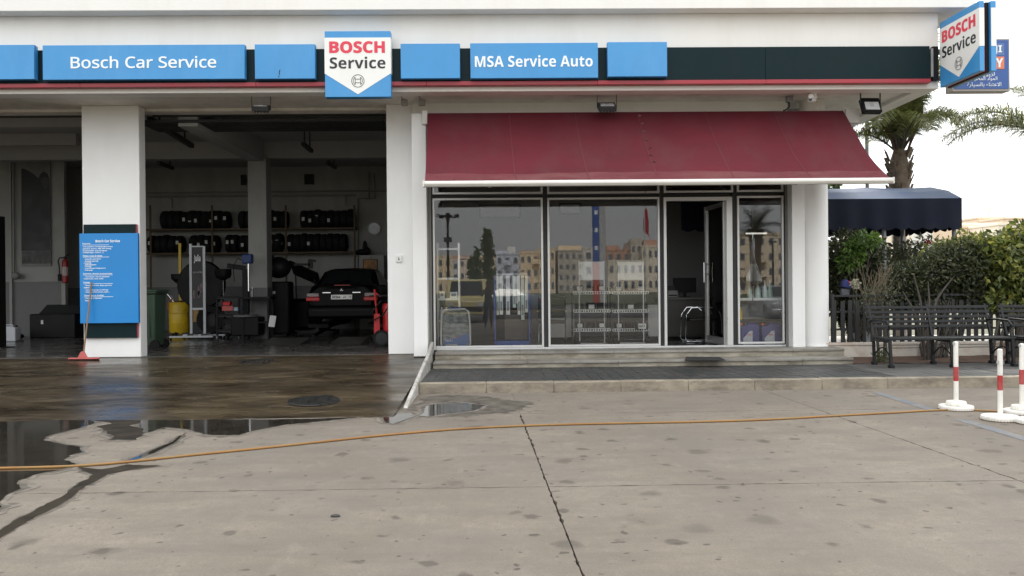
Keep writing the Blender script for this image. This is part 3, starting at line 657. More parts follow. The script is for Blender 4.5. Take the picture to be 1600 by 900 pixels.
for c in cuts[1:-1]: patch('seam', c-.0011, c+.0011, 0, 1, SEAM, .004, 2, 14)
m_ = MB(); rnd = random.Random(3)
for k in range(40):
    u, v = (rnd.random(), .80+.19*rnd.random()) if k > 6 else (.506+rnd.uniform(-.003, .003), .07+.10*k)
    p = Vector(awn(u, v)); r_ = rnd.uniform(.003, .008) if k > 6 else rnd.uniform(.022, .032)
    m_.obb(p+Vector((0, -.005, .006)), (r_*2, r_*2, .002), (R(-40), 0, rnd.random()))
o = m_.go('bird_dropping', M('dropping', (.26, .12, .12), .9), aw); o['kind'] = 'stuff'
bar = MB().prism([(BY-.06, BZ-.045), (BY-.03, BZ-.085), (BY+.05, BZ-.085), (BY+.05, BZ+.0), (BY-.03, BZ+.012), (BY-.06, BZ-.015)], BX0, BX1, 'yz').go('front_bar', BARW, aw, bev=.01)
for x_ in (BX0, BX1): MB().box(x_-.012, x_+.012, BY-.066, BY+.056, BZ-.09, BZ+.016).go('end_cap', BARW, aw, bev=.006)
MB().lathe([(.045, BX0+.3), (.045, BX1-.4)], 14, (0, AY+.06, AZ-.03), 'x').go('roller_tube', BARW, aw)
for x_, s_ in ((AX0-.05, 1), (AX1+.07, 1)): MB().box(x_-.05, x_+.05, AY-.02, AY+.12, AZ-.2, AZ+.05).go('bracket', BARW, aw, bev=.01)
for x0, s_ in ((AX0+1.0, 1), (AX1-1.2, -1)):
    e_ = Vector((x0+s_*.75, 14.35, AZ-1.12))
    MB().tube([(x0, AY+.1, AZ-.3), e_], .028, 8).tube([e_, (x0+s_*.1, BY+.06, BZ-.075)], .024, 8).ball(e_, .04, 8, 6).go('folding_arm', BARW, aw)
# plate that carries the right end of the awning
MB().box(xx(1319, 14.8, 180), xx(1340, 14.8, 180), 14.72, 14.82, zz(193, 14.8, 1330), zz(171, 14.8, 1330)).go('side_plate', M('plate_grey', (.45, .43, .40), .6), aw)
# ================================================================= LAMPS, CAMERAS, BOXES UNDER THE SOFFIT
LENS = M('lamp_glass', (.5, .52, .53), .12, var=.05, rvar=.04); REFL = M('lamp_reflector', (.72, .74, .76), .2, metal=.6)
def flood(loc, label, rz, tilt, sc=1.0, body=BLACK):
    t = thing('floodlight', label, 'floodlight', loc, rz, 'floodlights under the soffit')
    w, h, d = .30*sc, .26*sc, .09*sc; c = Vector((0, 0, -.24*sc)); e = Euler((tilt, 0, 0)); m3 = e.to_matrix()
    b = MB(); b.obb(c, (w, d, h), e); o = b.go('housing', body, t, bev=.012, off=(0, 0, 0))
    for k in range(5): MB().obb(c+m3 @ Vector((-w*.36+w*.18*k, d*.62, 0)), (.012, d*.5, h*.7), e).go('cooling_fin', body, t, off=(0, 0, 0))
    f = MB().obb(c+m3 @ Vector((0, -d*.5-.004, -h*.10)), (w*.76, .008, h*.55), e).go('lens', LENS, t, off=(0, 0, 0))
    MB().obb(c+m3 @ Vector((0, -d*.5-.009, -h*.02)), (w*.22, .006, h*.28), e).go('led', REFL, f, off=(0, 0, 0))
    y = MB()
    for s_ in (-1, 1): y.bar((s_*(w/2+.012), 0, 0), (s_*(w/2+.012), 0, -.25*sc), .03*sc, .008, (1, 0, 0))
    y.bar((-w/2-.012, 0, -.004), (w/2+.012, 0, -.004), .03*sc, .008).go('bracket', DGREY, t, off=(0, 0, 0))
    return t
p = at(1359, 146.5, 14.5); flood((p.x, 14.48, ZL+.058), 'black floodlight with a bright lens hanging right of the awning', R(4), R(-24), 1.12)
p = at(948, 148, 14.5); flood((p.x, 14.5, ZL+.058), 'dark floodlight under the soffit above the middle of the awning', 0, R(-62), 1.05, DGREY)
p = at(408, 148, 14.5); flood((p.x, 14.5, ZL+.058), 'dark floodlight under the soffit above the right garage bay', R(6), R(-72), .98, DGREY)
cctv = thing('security_camera', 'small white bullet security camera under the soffit above the awning end', 'camera', (xx(1270, 14.45, 150), 14.45, ZL-.0))
MB().box(-.065, .055, -.05, .05, -.03, .06).go('base', WHITEP, cctv, bev=.01, off=(0, 0, 0))
MB().tube([(0, 0, -.03), (-.01, -.02, -.07)], .014).go('arm', WHITEP, cctv, off=(0, 0, 0))
MB().tube([(.05, .08, -.08), (-.09, -.12, -.12)], .042, 14).tube([(.06, .06, -.035), (-.10, -.16, -.07)], [.045, .04], 14).go('housing', WHITEP, cctv, off=(0, 0, 0))
MB().tube([(-.088, -.118, -.12), (-.093, -.127, -.121)], .032, 14).go('lens', GLASSD, cctv, off=(0, 0, 0))
jb = thing('junction_box', 'dark cable box with a hanging cable on the header above the awning end', 'junction box', (xx(1232, 14.9, 155), 14.8, ZL-.002))
MB().box(-.06, .06, 0, .095, -.05, .06).go('case', STEEL, jb, bev=.008, off=(0, 0, 0)); MB().tube([(-.02, .02, -.05), (-.02, .01, -.14), (-.07, .02, -.19), (-.12, .04, -.2)], .012).go('cable', BLACK, jb, off=(0, 0, 0))
GB = M('box_grey', (.33, .32, .30), .6)
for px_, lb in ((632, 'left one of two small grey cable boxes above the pillar by the awning'), (659.5, 'right one of two small grey cable boxes, nearest the awning top corner')):
    t = thing('junction_box', lb, 'junction box', (xx(px_, 14.95, 165), 14.95, ZL+.008))
    MB().box(-.057, .057, -.03, .045, -.06, .05).go('case', GB, t, bev=.008, off=(0, 0, 0))
    MB().tube([(-.02, -.02, .04), (-.02, -.5, .045)], .009).go('cable', GB, t, off=(0, 0, 0))
sw = thing('switch_box', 'small white push switch on the pillar beside the right garage bay', 'switch', (xx(623.5, YW, 404), YW-.004, zz(404, YW, 623)))
MB().box(-.055, .055, -.03, 0, -.065, .06).go('case', WHITEP, sw, bev=.008, off=(0, 0, 0)); MB().box(-.01, .01, -.036, -.03, -.03, .0).box(-.006, .006, -.034, -.03, .012, .03).go('toggle', BLACK, sw, off=(0, 0, 0))
# ================================================================= MANHOLES, BROOM, HOSE, POSTS
def ramp_z(y): return .004+(ZG-.012)*(y-9.86)/(YW-9.86)
CAST = M('cast_iron', (.020, .019, .018), .5, metal=.3, var=.35, scale=9, bump=.2)
def manhole(px_, py_, r, label):
    q = gr(px_, py_, .1)
    for _ in range(6): q = gr(px_, py_, ramp_z(q.y))
    t = thing('manhole_cover', label, 'manhole cover', (q.x, q.y, q.z+.004)); sl = math.atan((ZG-.012)/(YW-9.86)); t.rotation_euler = (sl, 0, R(8))
    MB().lathe([(r+.04, .008), (r+.03, .016), (r+.004, .016), (r+.004, .005)], 48, cap=False).go('rim', CAST, t, off=(0, 0, 0))
    m_ = MB().lathe([(r, .006), (r, .013)], 48)
    k = -r+.05
    while k < r-.03:
        c = math.sqrt(max(0, (r-.03)**2-k*k))
        m_.box(k-.010, k+.010, -c, c, .012, .020); m_.box(-c, c, k-.010, k+.010, .012, .0195); k += .082
    m_.go('lid', CAST, t, off=(0, 0, 0))
    for a in (0, 120, 240): MB().obb((r*math.cos(R(a+60)), r*math.sin(R(a+60)), .02), (.14, .06, .014), (0, 0, R(a+60+90))).go('hinge_lug', CAST, t, off=(0, 0, 0))
manhole(491, 627.5, .30, 'round cast iron manhole cover low on the wet ramp')
manhole(405, 567, .30, 'round dark manhole cover at the top of the ramp before the garage bay')
WOOD = M('weathered_wood', (.25, .155, .085), .65, var=.25, scale=6, stretch=(8, 8, .7)); PINK = M('squeegee_pink', (.52, .12, .11), .5, var=.15)
b0, b1 = at(131, 549, 14.98), at(143, 441, 15.14)
br = thing('squeegee_broom', 'floor squeegee with pink head and wooden handle leaning on the blue board', 'squeegee', (b0.x, 14.95, ramp_z(14.95)))
MB().tube([b0, b0.lerp(b1, .5)+Vector((.004, 0, 0)), b1], .0145, 10).go('handle', WOOD, br)
h0, h1 = at(107, 559.5, 14.93), at(155.5, 559.5, 14.93); zc = ramp_z(14.93)
MB().box(h0.x, h1.x, 14.90, 14.97, zc+.022, zc+.05).go('head', PINK, br, bev=.008)
MB().box(h0.x+.01, h1.x-.01, 14.925, 14.94, zc+.0, zc+.022).go('blade', RUBBER, br)
MB().prism([(b0.x-.09, zc+.05), (b0.x+.085, zc+.05), (b0.x+.025, zc+.16), (b0.x-.025, zc+.16)], 14.92, 14.96).go('socket', PINK, br, bev=.006)
HOSE = M('hose_orange', (.25, .118, .028), .5, var=.3, scale=1.1, dirt=((.24, .155, .05), 1.0, (1.1, 1, 1)))
hp = [(-140, 734), (0, 731.5), (110, 728.5), (200, 721.5), (300, 711), (400, 701), (500, 690.5), (600, 680), (700, 671.5), (800, 666), (900, 662.8), (1000, 660.8), (1100, 658.8), (1200, 655.5), (1300, 650), (1400, 644.5), (1460, 641.2), (1510, 640.6), (1560, 642.8), (1610, 645.5), (1700, 650), (1850, 660), (2050, 668)]
P3 = [gr(a, b, .012) for a, b in hp]; pts = []
for i in range(len(P3)-1):
    p0, p1, p2, p3 = P3[max(i-1, 0)], P3[i], P3[i+1], P3[min(i+2, len(P3)-1)]
    for k in range(5):
        t = k/5; pts.append(.5*((2*p1)+(p2-p0)*t+(2*p0-5*p1+4*p2-p3)*t*t+(3*p1-p0-3*p2+p3)*t**3))
pts.append(P3[-1])
tag(MB().tube(pts, .0122, 8).go('hose', HOSE, ang=60), 'long orange garden hose stretched across the concrete forecourt', 'hose')
POSTW = M('post_white', (.74, .72, .67), .5, var=.06, scale=6, dirt=((.40, .36, .30), .45, (4, 4, 2))); POSTR = M('post_red', (.36, .028, .03), .45, var=.08, dirt=((.45, .2, .18), .4, (5, 5, 5)))
RUST = M('rust_edge', (.12, .085, .055), .8, var=.5, scale=20)
def stanchion(px_, py_, h, label, thick, ro=.195):
    q = gr(px_, py_, 0)
    t = thing('barrier_post', label, 'barrier post', (q.x, q.y, .003), 0, 'red and white barrier posts on the forecourt')
    MB().lathe([(ro, .0), (ro, .012)], 40).go('base_rim', RUST, t, off=(0, 0, 0))
    m_ = MB()
    for i in range(40):
        a = 2*math.pi*i/40; m_.obb(((ro-.003)*math.cos(a), (ro-.003)*math.sin(a), .018), (.008, .019, .018), (0, 0, a))
    m_.go('base_serration', POSTW, t, off=(0, 0, 0))['kind'] = 'stuff'
    MB().lathe([(ro-.006, .012), (ro-.006, .026), (ro, .028), (ro-.004, .048), (.05, .056)], 40).go('base_plate', POSTW, t, off=(0, 0, 0), bev=0)
    if thick: MB().lathe([(.115, .056), (.118, .075), (.108, .10), (.06, .108), (.025, .10)], 36).go('base_ring', POSTW, t, off=(0, 0, 0))
    r = .027; z1, z2 = h*.42, h*.63
    MB().lathe([(r, .05), (r, z1)], 20).go('lower_tube', POSTW, t, off=(0, 0, 0)); MB().lathe([(r+.0008, z1), (r+.0008, z2)], 20).go('red_band', POSTR, t, off=(0, 0, 0))
    MB().lathe([(r, z2), (r, h-.01), (r-.008, h), (.002, h+.002)], 20).go('upper_tube', POSTW, t, off=(0, 0, 0))
    zr = h-.025 if thick else h-.15
    for s_ in (-1, 1):
        c = [(s_*(r+.014+.016*math.cos(a)), -.004, zr+.018*math.sin(a)) for a in [2*math.pi*k/12 for k in range(13)]]
        MB().tube(c, .0035, 6, False).go('chain_ring', STEEL, t, off=(0, 0, 0))
    t.rotation_euler = (R(.5), R(-.4), R(20)); return t
def hgt(px_, py_, ptop): q = gr(px_, py_, 0); return at(px_, ptop, q.y).z
stanchion(1494, 640, hgt(1494, 640, 534), 'red and white barrier post standing over the hose, leftmost of the group', True)
stanchion(1563, 656.5, hgt(1563, 656.5, 545.5), 'shorter red and white barrier post with flat base, second from the left', False)
stanchion(1597, 647, hgt(1597, 647, 537), 'red and white barrier post at the right edge behind the shorter post', True)
stanchion(1618, 662, hgt(1618, 662, 545), 'red and white barrier post mostly beyond the right edge, only its base showing', False)
tag(MB().ball((*gr(524, 805, .012).xy, .008), (.035, .016, .012), 10, 6).go('stone_chip', M('chip_dark', (.05, .045, .04), .8)), 'small dark chip lying alone on the front concrete slab', 'stone')
# ================================================================= WORKSHOP CONTENTS
YELL = M('drum_yellow', (.74, .50, .02), .4, var=.1, dirt=((.25, .17, .03), .4, (2, 2, 2))); ORNG = M('hose_rust', (.45, .12, .03), .5)
GREEN = M('bin_green', (0.0413, 0.0750, 0.0465), .5, var=.15); REDP = M('trolley_red', (.50, .012, .016), .4, var=.06)
BLUEP = M('machine_blue', (.01, .035, .15), .4); PLANK = M('rack_plank', (0.1020, 0.0690, 0.0390), .7, var=.2, scale=4, stretch=(1, 6, 6)); POSTER = M('dark_print', (.012, .012, .013), .4, var=.5, scale=1.4, dirt=((0.0360, 0.0360, 0.0360), .6, (1.2, 1, 1)))
PAPER = M('paper_white', (.62, .62, .60), .8)
def fl(px_, py_): return gr(px_, py_, ZG)
# --- tyres on the back wall rack
YT = YB-.34
rack = thing('tyre_rack', 'two long plank shelves with posts carrying tyres on the garage back wall', 'rack')
zs_ = [zz(356.5, YT-.2, 400), zz(394, YT-.2, 400)]
for z_ in zs_:
    for a, b in ((229, 340), (340.5, 449), (449.5, 556)): MB().box(xx(a, YT, 380), xx(b, YT, 380)-.004, YT-.24, YT-.20, z_-.05, z_).go('plank', PLANK, rack)
    MB().box(xx(229, YT), xx(556, YT), YT-.2, YB-.003, z_-.03, z_-.002).go('shelf_bed', DGREY, rack)
for a in (241, 336.5, 450.5, 556.5): MB().box(xx(a, YT, 380)-.025, xx(a, YT, 380)+.025, YT-.27, YT-.243, ZG, zz(322, YT, a)).go('post', PLANK, rack)
TR, TW = .272, .188
prof = [(.17, -.07), (.21, -.088), (.245, -.088), (.262, -.075), (.272, -.05), (.275, -.02), (.275, .02), (.272, .05), (.262, .075), (.245, .088), (.21, .088), (.17, .07)]
tyre_me = MB().lathe(prof, 26, axis='x', cap=False).mesh('tyre', RUBBER)
stick = MB().box(-.038, .038, -.278, -.270, -.05, .055).mesh('sticker', PAPER)
groups = ((249, 355, 326, 0, 10, 'upper shelf at the left of the column'), (371, 447, 325, 0, 7, 'upper shelf behind and right of the column'), (468, 552, 326, 0, 8, 'upper shelf at the right end'),
          (228, 282, 366, 1, 5, 'lower shelf at the far left'), (294, 338, 365, 1, 4, 'lower shelf left of the column'), (350, 369, 365, 1, 2, 'lower shelf in a pair'), (372, 438, 363, 1, 6, 'lower shelf behind the column'), (447, 540, 364, 1, 9, 'lower shelf at the right end'))
rnd = random.Random(5); ORD = 'first second third fourth fifth sixth seventh eighth ninth tenth'.split()
for a, b, top, lvl, k, ds in groups:
    z0 = zs_[lvl]; xa_, xb_ = xx(a, YT-.2, 370), xx(b, YT-.2, 370); st = (xb_-xa_)/k
    for i in range(k):
        sc = rnd.uniform(.95, 1.04); t = thing('tyre', '%s tyre from left on the %s' % (ORD[i], ds), 'tyre', (xa_+st*(i+.5), YT+.06, z0+.275*sc-.004), 0, 'tyres on the '+ds)
        o = piece('tread', tyre_me, t); o.scale = (min(1.12, st/TW), sc, sc)
        if rnd.random() < .6: piece('sticker', stick, t, (rnd.uniform(-.03, .03), 0, rnd.uniform(-.06, .05)))
# --- wall fittings
def onwall(name, lab, cat, x0, x1, y0, y1, mat, Y=YB, d=.06):
    c = (x0+x1)/2; t = thing(name, lab, cat, (xx(c, Y, 350), Y-d, zz(y1, Y, c)))
    MB().box(xx(x0, Y-d, 350), xx(x1, Y-d, 350), Y-d, Y-.003, zz(y1, Y-d, c), zz(y0, Y-d, c)).go('case', mat, t, bev=.01); return t
v1 = onwall('wall_vent', 'dark square vent high on the wall left of the garage column', 'vent', 376.5, 385, 273, 289, BLACK)
v2 = onwall('wall_vent', 'dark square vent high on the back wall right of the garage column', 'vent', 476, 490.5, 272, 288, BLACK)
for v_, a, b, u, w in ((v1, 376.5, 385, 273, 289), (v2, 476, 490.5, 272, 288)):
    for k in range(5): q = u+2+k*(w-u-4)/4; MB().box(xx(a+.6, YB-.07, 280), xx(b-.6, YB-.07, 280), YB-.078, YB-.062, zz(q+.6, YB, a), zz(q-.6, YB, a)).go('slat', DGREY, v_)
PIPE = M('pipe_grey', (.22, .22, .21), .5)
def pipe(lab, pts, r=.02, Y=YB-.06, name='wall_pipe'):
    t = MB().tube([at(a, b, Y) for a, b in pts], r, 8).go(name, PIPE, ang=50); return tag(t, lab, 'pipe')
pipe('upper horizontal pipe running along the garage back wall above the tyres', [(230, 301.5), (604, 298)], .025)
pipe('lower horizontal pipe running along the garage back wall above the tyres', [(230, 307), (556, 305)], .03)
pipe('pipe dropping from the wall pipes then turning down beside the clock', [(576, 269), (576.5, 309.5), (559, 310.5), (559.5, 460)], .022)
pipe('short vertical pipe near the right edge of the garage back wall', [(584.5, 270), (585.5, 310), (571, 310.5)], .022)
for a, b in ((268.5, 310), (540, 306)): 
    pipe('short drop pipe with a tap above the %s tyres' % ('left' if a < 300 else 'right'), [(a-5, b), (a, b), (a, b+16)], .02)
ck = thing('wall_clock', 'round clock with pale rim on the garage back wall', 'clock', (xx(584.5, YB-.05, 357), YB-.06, zz(357, YB, 584.5)))
MB().lathe([(.19, 0), (.2, -.03), (.165, -.035), (.16, -.01)], 32, (0, 0, 0), 'y').go('rim', STEEL, ck, off=(0, 0, 0)); MB().lathe([(.16, -.005), (.001, -.006)], 32, (0, 0, 0), 'y').go('dial', INT, ck, off=(0, 0, 0))
MB().bar((0, -.012, 0), (.02, -.012, .10), .008, .004).bar((0, -.012, 0), (-.07, -.012, .03), .01, .004).go('hand', BLACK, ck, off=(0, 0, 0))
cbn = thing('metal_cabinet', 'pale metal cabinet in the back right corner of the garage', 'cabinet', (xx(580, 24.4, 420), 24.4, ZG))
MB().box(xx(561, 24.4, 420), xx(600, 24.4, 420), 24.4, YB-.02, ZG, zz(398.5, 24.4, 580)).go('case', M('cabinet_grey', (.30, .30, .285), .5), cbn, bev=.01); MB().box(xx(580.3, 24.4, 420)-.004, xx(580.3, 24.4, 420)+.004, 24.392, 24.399, ZG+.1, zz(401, 24.4, 580)).go('door_gap', BLACK, cbn)
pic = thing('framed_picture', 'small framed orange and brown picture on the cabinet in the corner', 'picture', (xx(578.5, 24.38, 414), 24.37, zz(426, 24.38, 578)))
MB().frame(xx(567, 24.37, 414), xx(590, 24.37, 414), zz(424, 24.37, 578), zz(405, 24.37, 578), 24.36, 24.39, .025).go('frame', PLANK, pic)
MB().box(xx(568, 24.37, 414), xx(589, 24.37, 414), 24.37, 24.385, zz(423.5, 24.37, 578), zz(405.5, 24.37, 578)).go('print', M('picture_print', (.40, .20, .07), .6, var=.6, scale=6), pic)
hd = thing('parts_heap', 'dark lumpy heap of parts on top of the pale cabinet', 'car parts', (xx(566, 24.6, 395), 24.6, zz(398.5, 24.6, 566)))
for k, (a, b, c) in enumerate(((0, .09, .17), (.13, .12, .11), (-.13, .08, .1), (.07, .22, .07))): MB().ball((a, .03*k, b), (c*1.1, c*.8, b), 10, 7).go('part', BLACK, hd, off=(0, 0, 0))
# --- left bay
po = thing('wall_poster', 'tall dark poster of a man at work on the left bay wall', 'poster', (xx(56, 22.4, 340), 22.44, zz(415, 22.4, 56)))
MB().box(xx(33, 22.44, 340), xx(79, 22.44, 340), 22.44, 22.47, zz(415.5, 22.44, 56), zz(253, 22.44, 56)).go('sheet', M('poster_grey', (.20, .20, .19), .6, var=.25, scale=2), po)
m_ = MB(); q = [(33.5, 263)]+[(33.5+27*t, 263+11*t*t+5*t) for t in (.2, .4, .6, .8)]+[(60, 279), (63, 272), (68, 268), (74, 271), (77, 280), (78, 300), (79, 330), (79, 392), (33.5, 392)]
m_.prism([(at(a, b, 22.437).x, at(a, b, 22.437).z) for a, b in q], 22.436, 22.439).go('dark_print', M('poster_black', (.010, .010, .011), .5, var=.6, scale=2), po)
m_ = MB(); q = [(64, 282), (67, 276), (73, 276), (76.5, 282), (75.5, 293), (71, 296), (66, 291)]
m_.prism([(at(a, b, 22.434).x, at(a, b, 22.434).z) for a, b in q], 22.433, 22.4355).go('face_print', M('poster_face', (.055, .05, .047), .6, var=.3, scale=9), po)
m_ = MB(); MB().box(xx(34, 22.43, 400), xx(79, 22.43, 400), 22.433, 22.4355, zz(412, 22.43, 56), zz(392.5, 22.43, 56)).go('lower_print', M('poster_mix', (.07, .075, .07), .6, var=.9, scale=7), po)
fe_ = thing('fire_extinguisher', 'red fire extinguisher with black hose hanging in the left bay', 'extinguisher', (xx(100, 22.2, 420), 22.26, zz(442, 22.2, 100)))
zt_ = zz(404, 22.2, 100)-zz(442, 22.2, 100)
MB().lathe([(.06, 0), (.075, .02), (.075, zt_-.10), (.05, zt_-.03), (.025, zt_)], 20).go('cylinder', M('extinguisher_red', (.30, .02, .022), .4), fe_, off=(0, 0, 0))
MB().lathe([(.0765, zt_*.3), (.0765, zt_*.66)], 20, cap=False).go('paper_label', M('label_pale', (.45, .36, .34), .6), fe_, off=(0, 0, 0))
MB().box(-.03, .03, -.03, .03, zt_, zt_+.05).bar((-.02, 0, zt_+.05), (.12, 0, zt_+.11), .03, .015).go('valve', BLACK, fe_, off=(0, 0, 0))
MB().tube([(-.02, 0, zt_+.03), (-.14, -.02, zt_+.02), (-.17, -.03, zt_-.08), (-.14, -.03, zt_-.2), (-.13, -.03, .1)], .016).go('hose', BLACK, fe_, off=(0, 0, 0))
MB().lathe([(.045, .05), (.05, .22), (.03, .24)], 12, (-.13, -.03, 0)).go('horn', BLACK, fe_, off=(0, 0, 0))
pipe('white vertical pipe ending at a wall lamp in the left bay', [(20.5, 238), (21.5, 432)], .03, 22.4)
wl = thing('wall_lamp', 'grey round wall lamp at the bottom of the white pipe in the left bay', 'lamp', (xx(28, 22.4, 430), 22.3, zz(431, 22.4, 28)))
MB().ball((0, 0, 0), (.12, .1, .1), 14, 9).go('globe', M('globe_grey', (.22, .22, .21), .5), wl, off=(0, 0, 0)); MB().box(-.15, .0, .02, .15, -.04, .05).go('bracket', STEEL, wl, off=(0, 0, 0))
def canister(loc, lab, mat, w=.28, d=.2, h=.4, capm=BLACK, name='jerrycan', cat='canister', rz=0, label=None):
    t = thing(name, lab, cat, loc, rz)
    MB().prism([(-w/2, 0), (w/2, 0), (w/2, h*.82), (w*.3, h*.93), (-w/2, h*.93)], -d/2, d/2).go('body', mat, t, bev=.025, off=(0, 0, 0), seg=3)
    MB().lathe([(.03, h*.86), (.03, h*.97)], 14, (w*.38, 0, 0)).go('cap', capm, t, off=(0, 0, 0))
    MB().tube([(-w*.36, 0, h*.92), (-w*.36, 0, h*1.0), (w*.1, 0, h*1.0), (w*.18, 0, h*.93)], .016, 8).go('handle', mat, t, off=(0, 0, 0))
    if label: MB().box(-w*.36, w*.2, -d/2-.003, -d/2+.002, h*.08, h*.56).go('paper_label', label, t, off=(0, 0, 0))
    return t
q = fl(35, 531); canister((q.x, q.y-.5, ZG), 'white plastic canister on the floor of the left garage bay', M('canister_white', (.5, .52, .55), .5), .37, .25, .40)
q = fl(74, 529); bx = thing('storage_trunk', 'dark open-topped trunk on the floor of the left bay', 'trunk', (q.x, q.y+.6, ZG))
MB().box(-.62, .55, -.3, .3, 0, .62).go('body', BLACK, bx, bev=.02, off=(0, 0, 0)); MB().obb((.05, .22, .70), (1.2, .5, .06), (R(30), 0, 0)).go('lid', DGREY, bx, off=(0, 0, 0)); MB().box(-.32, -.26, -.31, -.299, .36, .46).go('tag', PAPER, bx, off=(0, 0, 0))
q = fl(8, 531); hp_ = thing('parts_heap', 'dark heap of rags on the floor at the far left bay edge', 'rags', (q.x, q.y, ZG))
for k, (a, b, c) in enumerate(((0, .12, .3), (.25, .08, .2), (-.3, .16, .3))): MB().ball((a, .05*k, b), (c, c*.7, b), 10, 7).go('rag', BLACK, hp_, off=(0, 0, 0))
lb_ = thing('lift_post', 'dark lift post at the far left edge of the photograph', 'car lift', (xx(-3, 18, 430), 18, ZG))
MB().box(-.12, .09, -.12, .12, 0, zz(338, 18, 0)-ZG).go('post', BLACK, lb_, off=(0, 0, 0)); MB().box(-.25, .2, -.25, .25, 0, .02).go('foot_plate', DGREY, lb_, off=(0, 0, 0))
# roller tracks and ducts under the ceiling
for lab, a, b, Y0, Y1, w in (('dark sloping metal track under the ceiling at the left of the right bay', (234, 186), (300, 228), 16.2, 19.5, .10), ('short dark tube lamp bracket under the ceiling near the column', (247, 254), (270, 263), 21, 22, .08), ('dark lamp bracket under the ceiling right of the column', (473, 224), (487, 236), 18.6, 19.4, .08), ('second dark lamp bracket further back under the ceiling', (512, 253), (524, 262), 21.2, 22, .08)):
    p, q = at(*a, Y0), at(*b, Y1); t = thing('ceiling_track', lab, 'track', tuple(p))
    MB().bar(p, q, w, w).go('rail', DGREY, t); MB().bar(p.lerp(q, .2), p.lerp(q, .2)+Vector((0, 0, max(.05, ZC-p.lerp(q, .2).z))), .03, .03).bar(p.lerp(q, .8), p.lerp(q, .8)+Vector((0, 0, max(.05, ZC-p.lerp(q, .8).z))), .03, .03).go('hanger', DGREY, t)
dr = thing('rolled_door', 'dark rolled sectional door lying under the workshop ceiling', 'garage door')
for k in range(3): MB().box(xx(232, 16.4, 200), xx(603, 16.4, 200), 15.9+k*.34, 16.22+k*.34, zz(193, 16.1, 500)-.0, zz(193, 16.1, 500)+.05).go('door_panel', DGREY, dr)
# --- green wheelie bin
q = fl(247, 545); wb = thing('wheelie_bin', 'green wheelie bin standing just inside the right garage bay', 'bin', (xx(234, 17.2, 500), 17.2, ZG))
hb = zz(452, 16.95, 245)-ZG
MB().add([(-.20, -.24, .06), (.20, -.24, .06), (.20, .24, .06), (-.20, .24, .06), (-.23, -.30, hb-.09), (.23, -.30, hb-.09), (.23, .30, hb-.09), (-.23, .30, hb-.09)], [(0, 3, 2, 1), (4, 5, 6, 7), (0, 1, 5, 4), (1, 2, 6, 5), (2, 3, 7, 6), (3, 0, 4, 7)]).go('body', GREEN, wb, bev=.03, off=(0, 0, 0))
MB().box(-.26, .26, -.33, .33, hb-.09, hb-.05).go('rim', GREEN, wb, bev=.012, off=(0, 0, 0))
MB().prism([(-.27, hb-.048), (.29, hb-.048), (.29, hb-.02), (.1, hb+.0), (-.25, hb-.02)], -.32, .32).go('lid', GREEN, wb, bev=.012, off=(0, 0, 0))
for s_ in (-1, 1): MB().lathe([(.10, -.025), (.10, .025)], 20, (.20, s_*.24, .10), 'y').go('wheel', RUBBER, wb, off=(0, 0, 0))
for s_ in (-.1, .0, .1): MB().box(s_-.012, s_+.012, -.285, -.262, .25, hb-.15).go('rib', GREEN, wb, off=(0, 0, 0))
# --- oil drainers
def drainer(px_, py_, ytop, lab, r=.22, bowl=True, funnel=.26):
    q = fl(px_, py_); t = thing('oil_drainer', lab, 'oil drainer', (q.x, q.y, ZG)); h = zz(ytop, q.y, px_)-ZG
    MB().lathe([(r*.94, .06), (r, .09), (r, h-.05), (r*.9, h-.01), (.03, h)], 26).go('drum', YELL, t, off=(0, 0, 0))
    for z_ in (.33, .66): MB().lathe([(r, h*z_-.012), (r+.008, h*z_), (r, h*z_+.012)], 26, cap=False).go('hoop', YELL, t, off=(0, 0, 0))
    for a in (30, 150, 270): MB().lathe([(.045, -.018), (.045, .018)], 14, (r*math.cos(R(a)), r*math.sin(R(a)), .047), 'x').go('castor', RUBBER, t, off=(0, 0, 0))
    MB().box(-.09, .09, -.06, .06, h-.005, h+.03).go('pump_head', BLACK, t, off=(0, 0, 0))
    MB().tube([(-.05, -.05, h+.02), (-.22, -.12, h+.08), (-.27, -.14, h-.1), (-.20, -.15, h-.35), (-.22, -.14, .25), (-.08, -.24, .12), (.1, -.22, .12)], .014).go('hose', ORNG, t, off=(0, 0, 0))
    MB().tube([(-.14, -.06, h), (-.30, -.06, h+.21)], .008).tube([(-.10, -.10, h), (-.20, -.10, h+.18)], .008).go('grab_rail', CHROME, t, off=(0, 0, 0))
    if bowl:
        zb = zz(443, q.y, px_)-ZG
        MB().lathe([(.018, h), (.018, zb)], 10, (.06, .05, 0)).go('mast', STEEL, t, off=(0, 0, 0))
        MB().lathe([(.03, zb-.03), (funnel*.6, zb+.03), (funnel*.95, zb+.12), (funnel, zb+.26), (funnel-.02, zb+.26), (funnel*.85, zb+.14), (.02, zb+.02)], 28, (.03, .05, 0)).go('bowl', BLACK, t, off=(0, 0, 0))
    return t
drainer(281, 523, 471.5, 'bright yellow waste oil drum with orange hose and black bowl in the garage', .27)
drainer(352, 513, 468, 'yellow waste oil drum half hidden behind the black wheeled trolley', .25, False)
yp = thing('wooden_pole', 'yellow wooden pole standing upright behind the black bowl', 'pole', (xx(281.5, 22.9, 400), 22.9, ZG)); MB().box(-.035, .035, -.03, .03, 0, zz(380, 22.9, 281)-ZG).go('shaft', YELL, yp, off=(0, 0, 0))
for a, b, c_, z_, lab in ((300, 520, .55, 409, 'large black tyre standing behind the banner stand'), (322, 514, .60, 411, 'second large black tyre leaning behind the banner stand')):
    pass
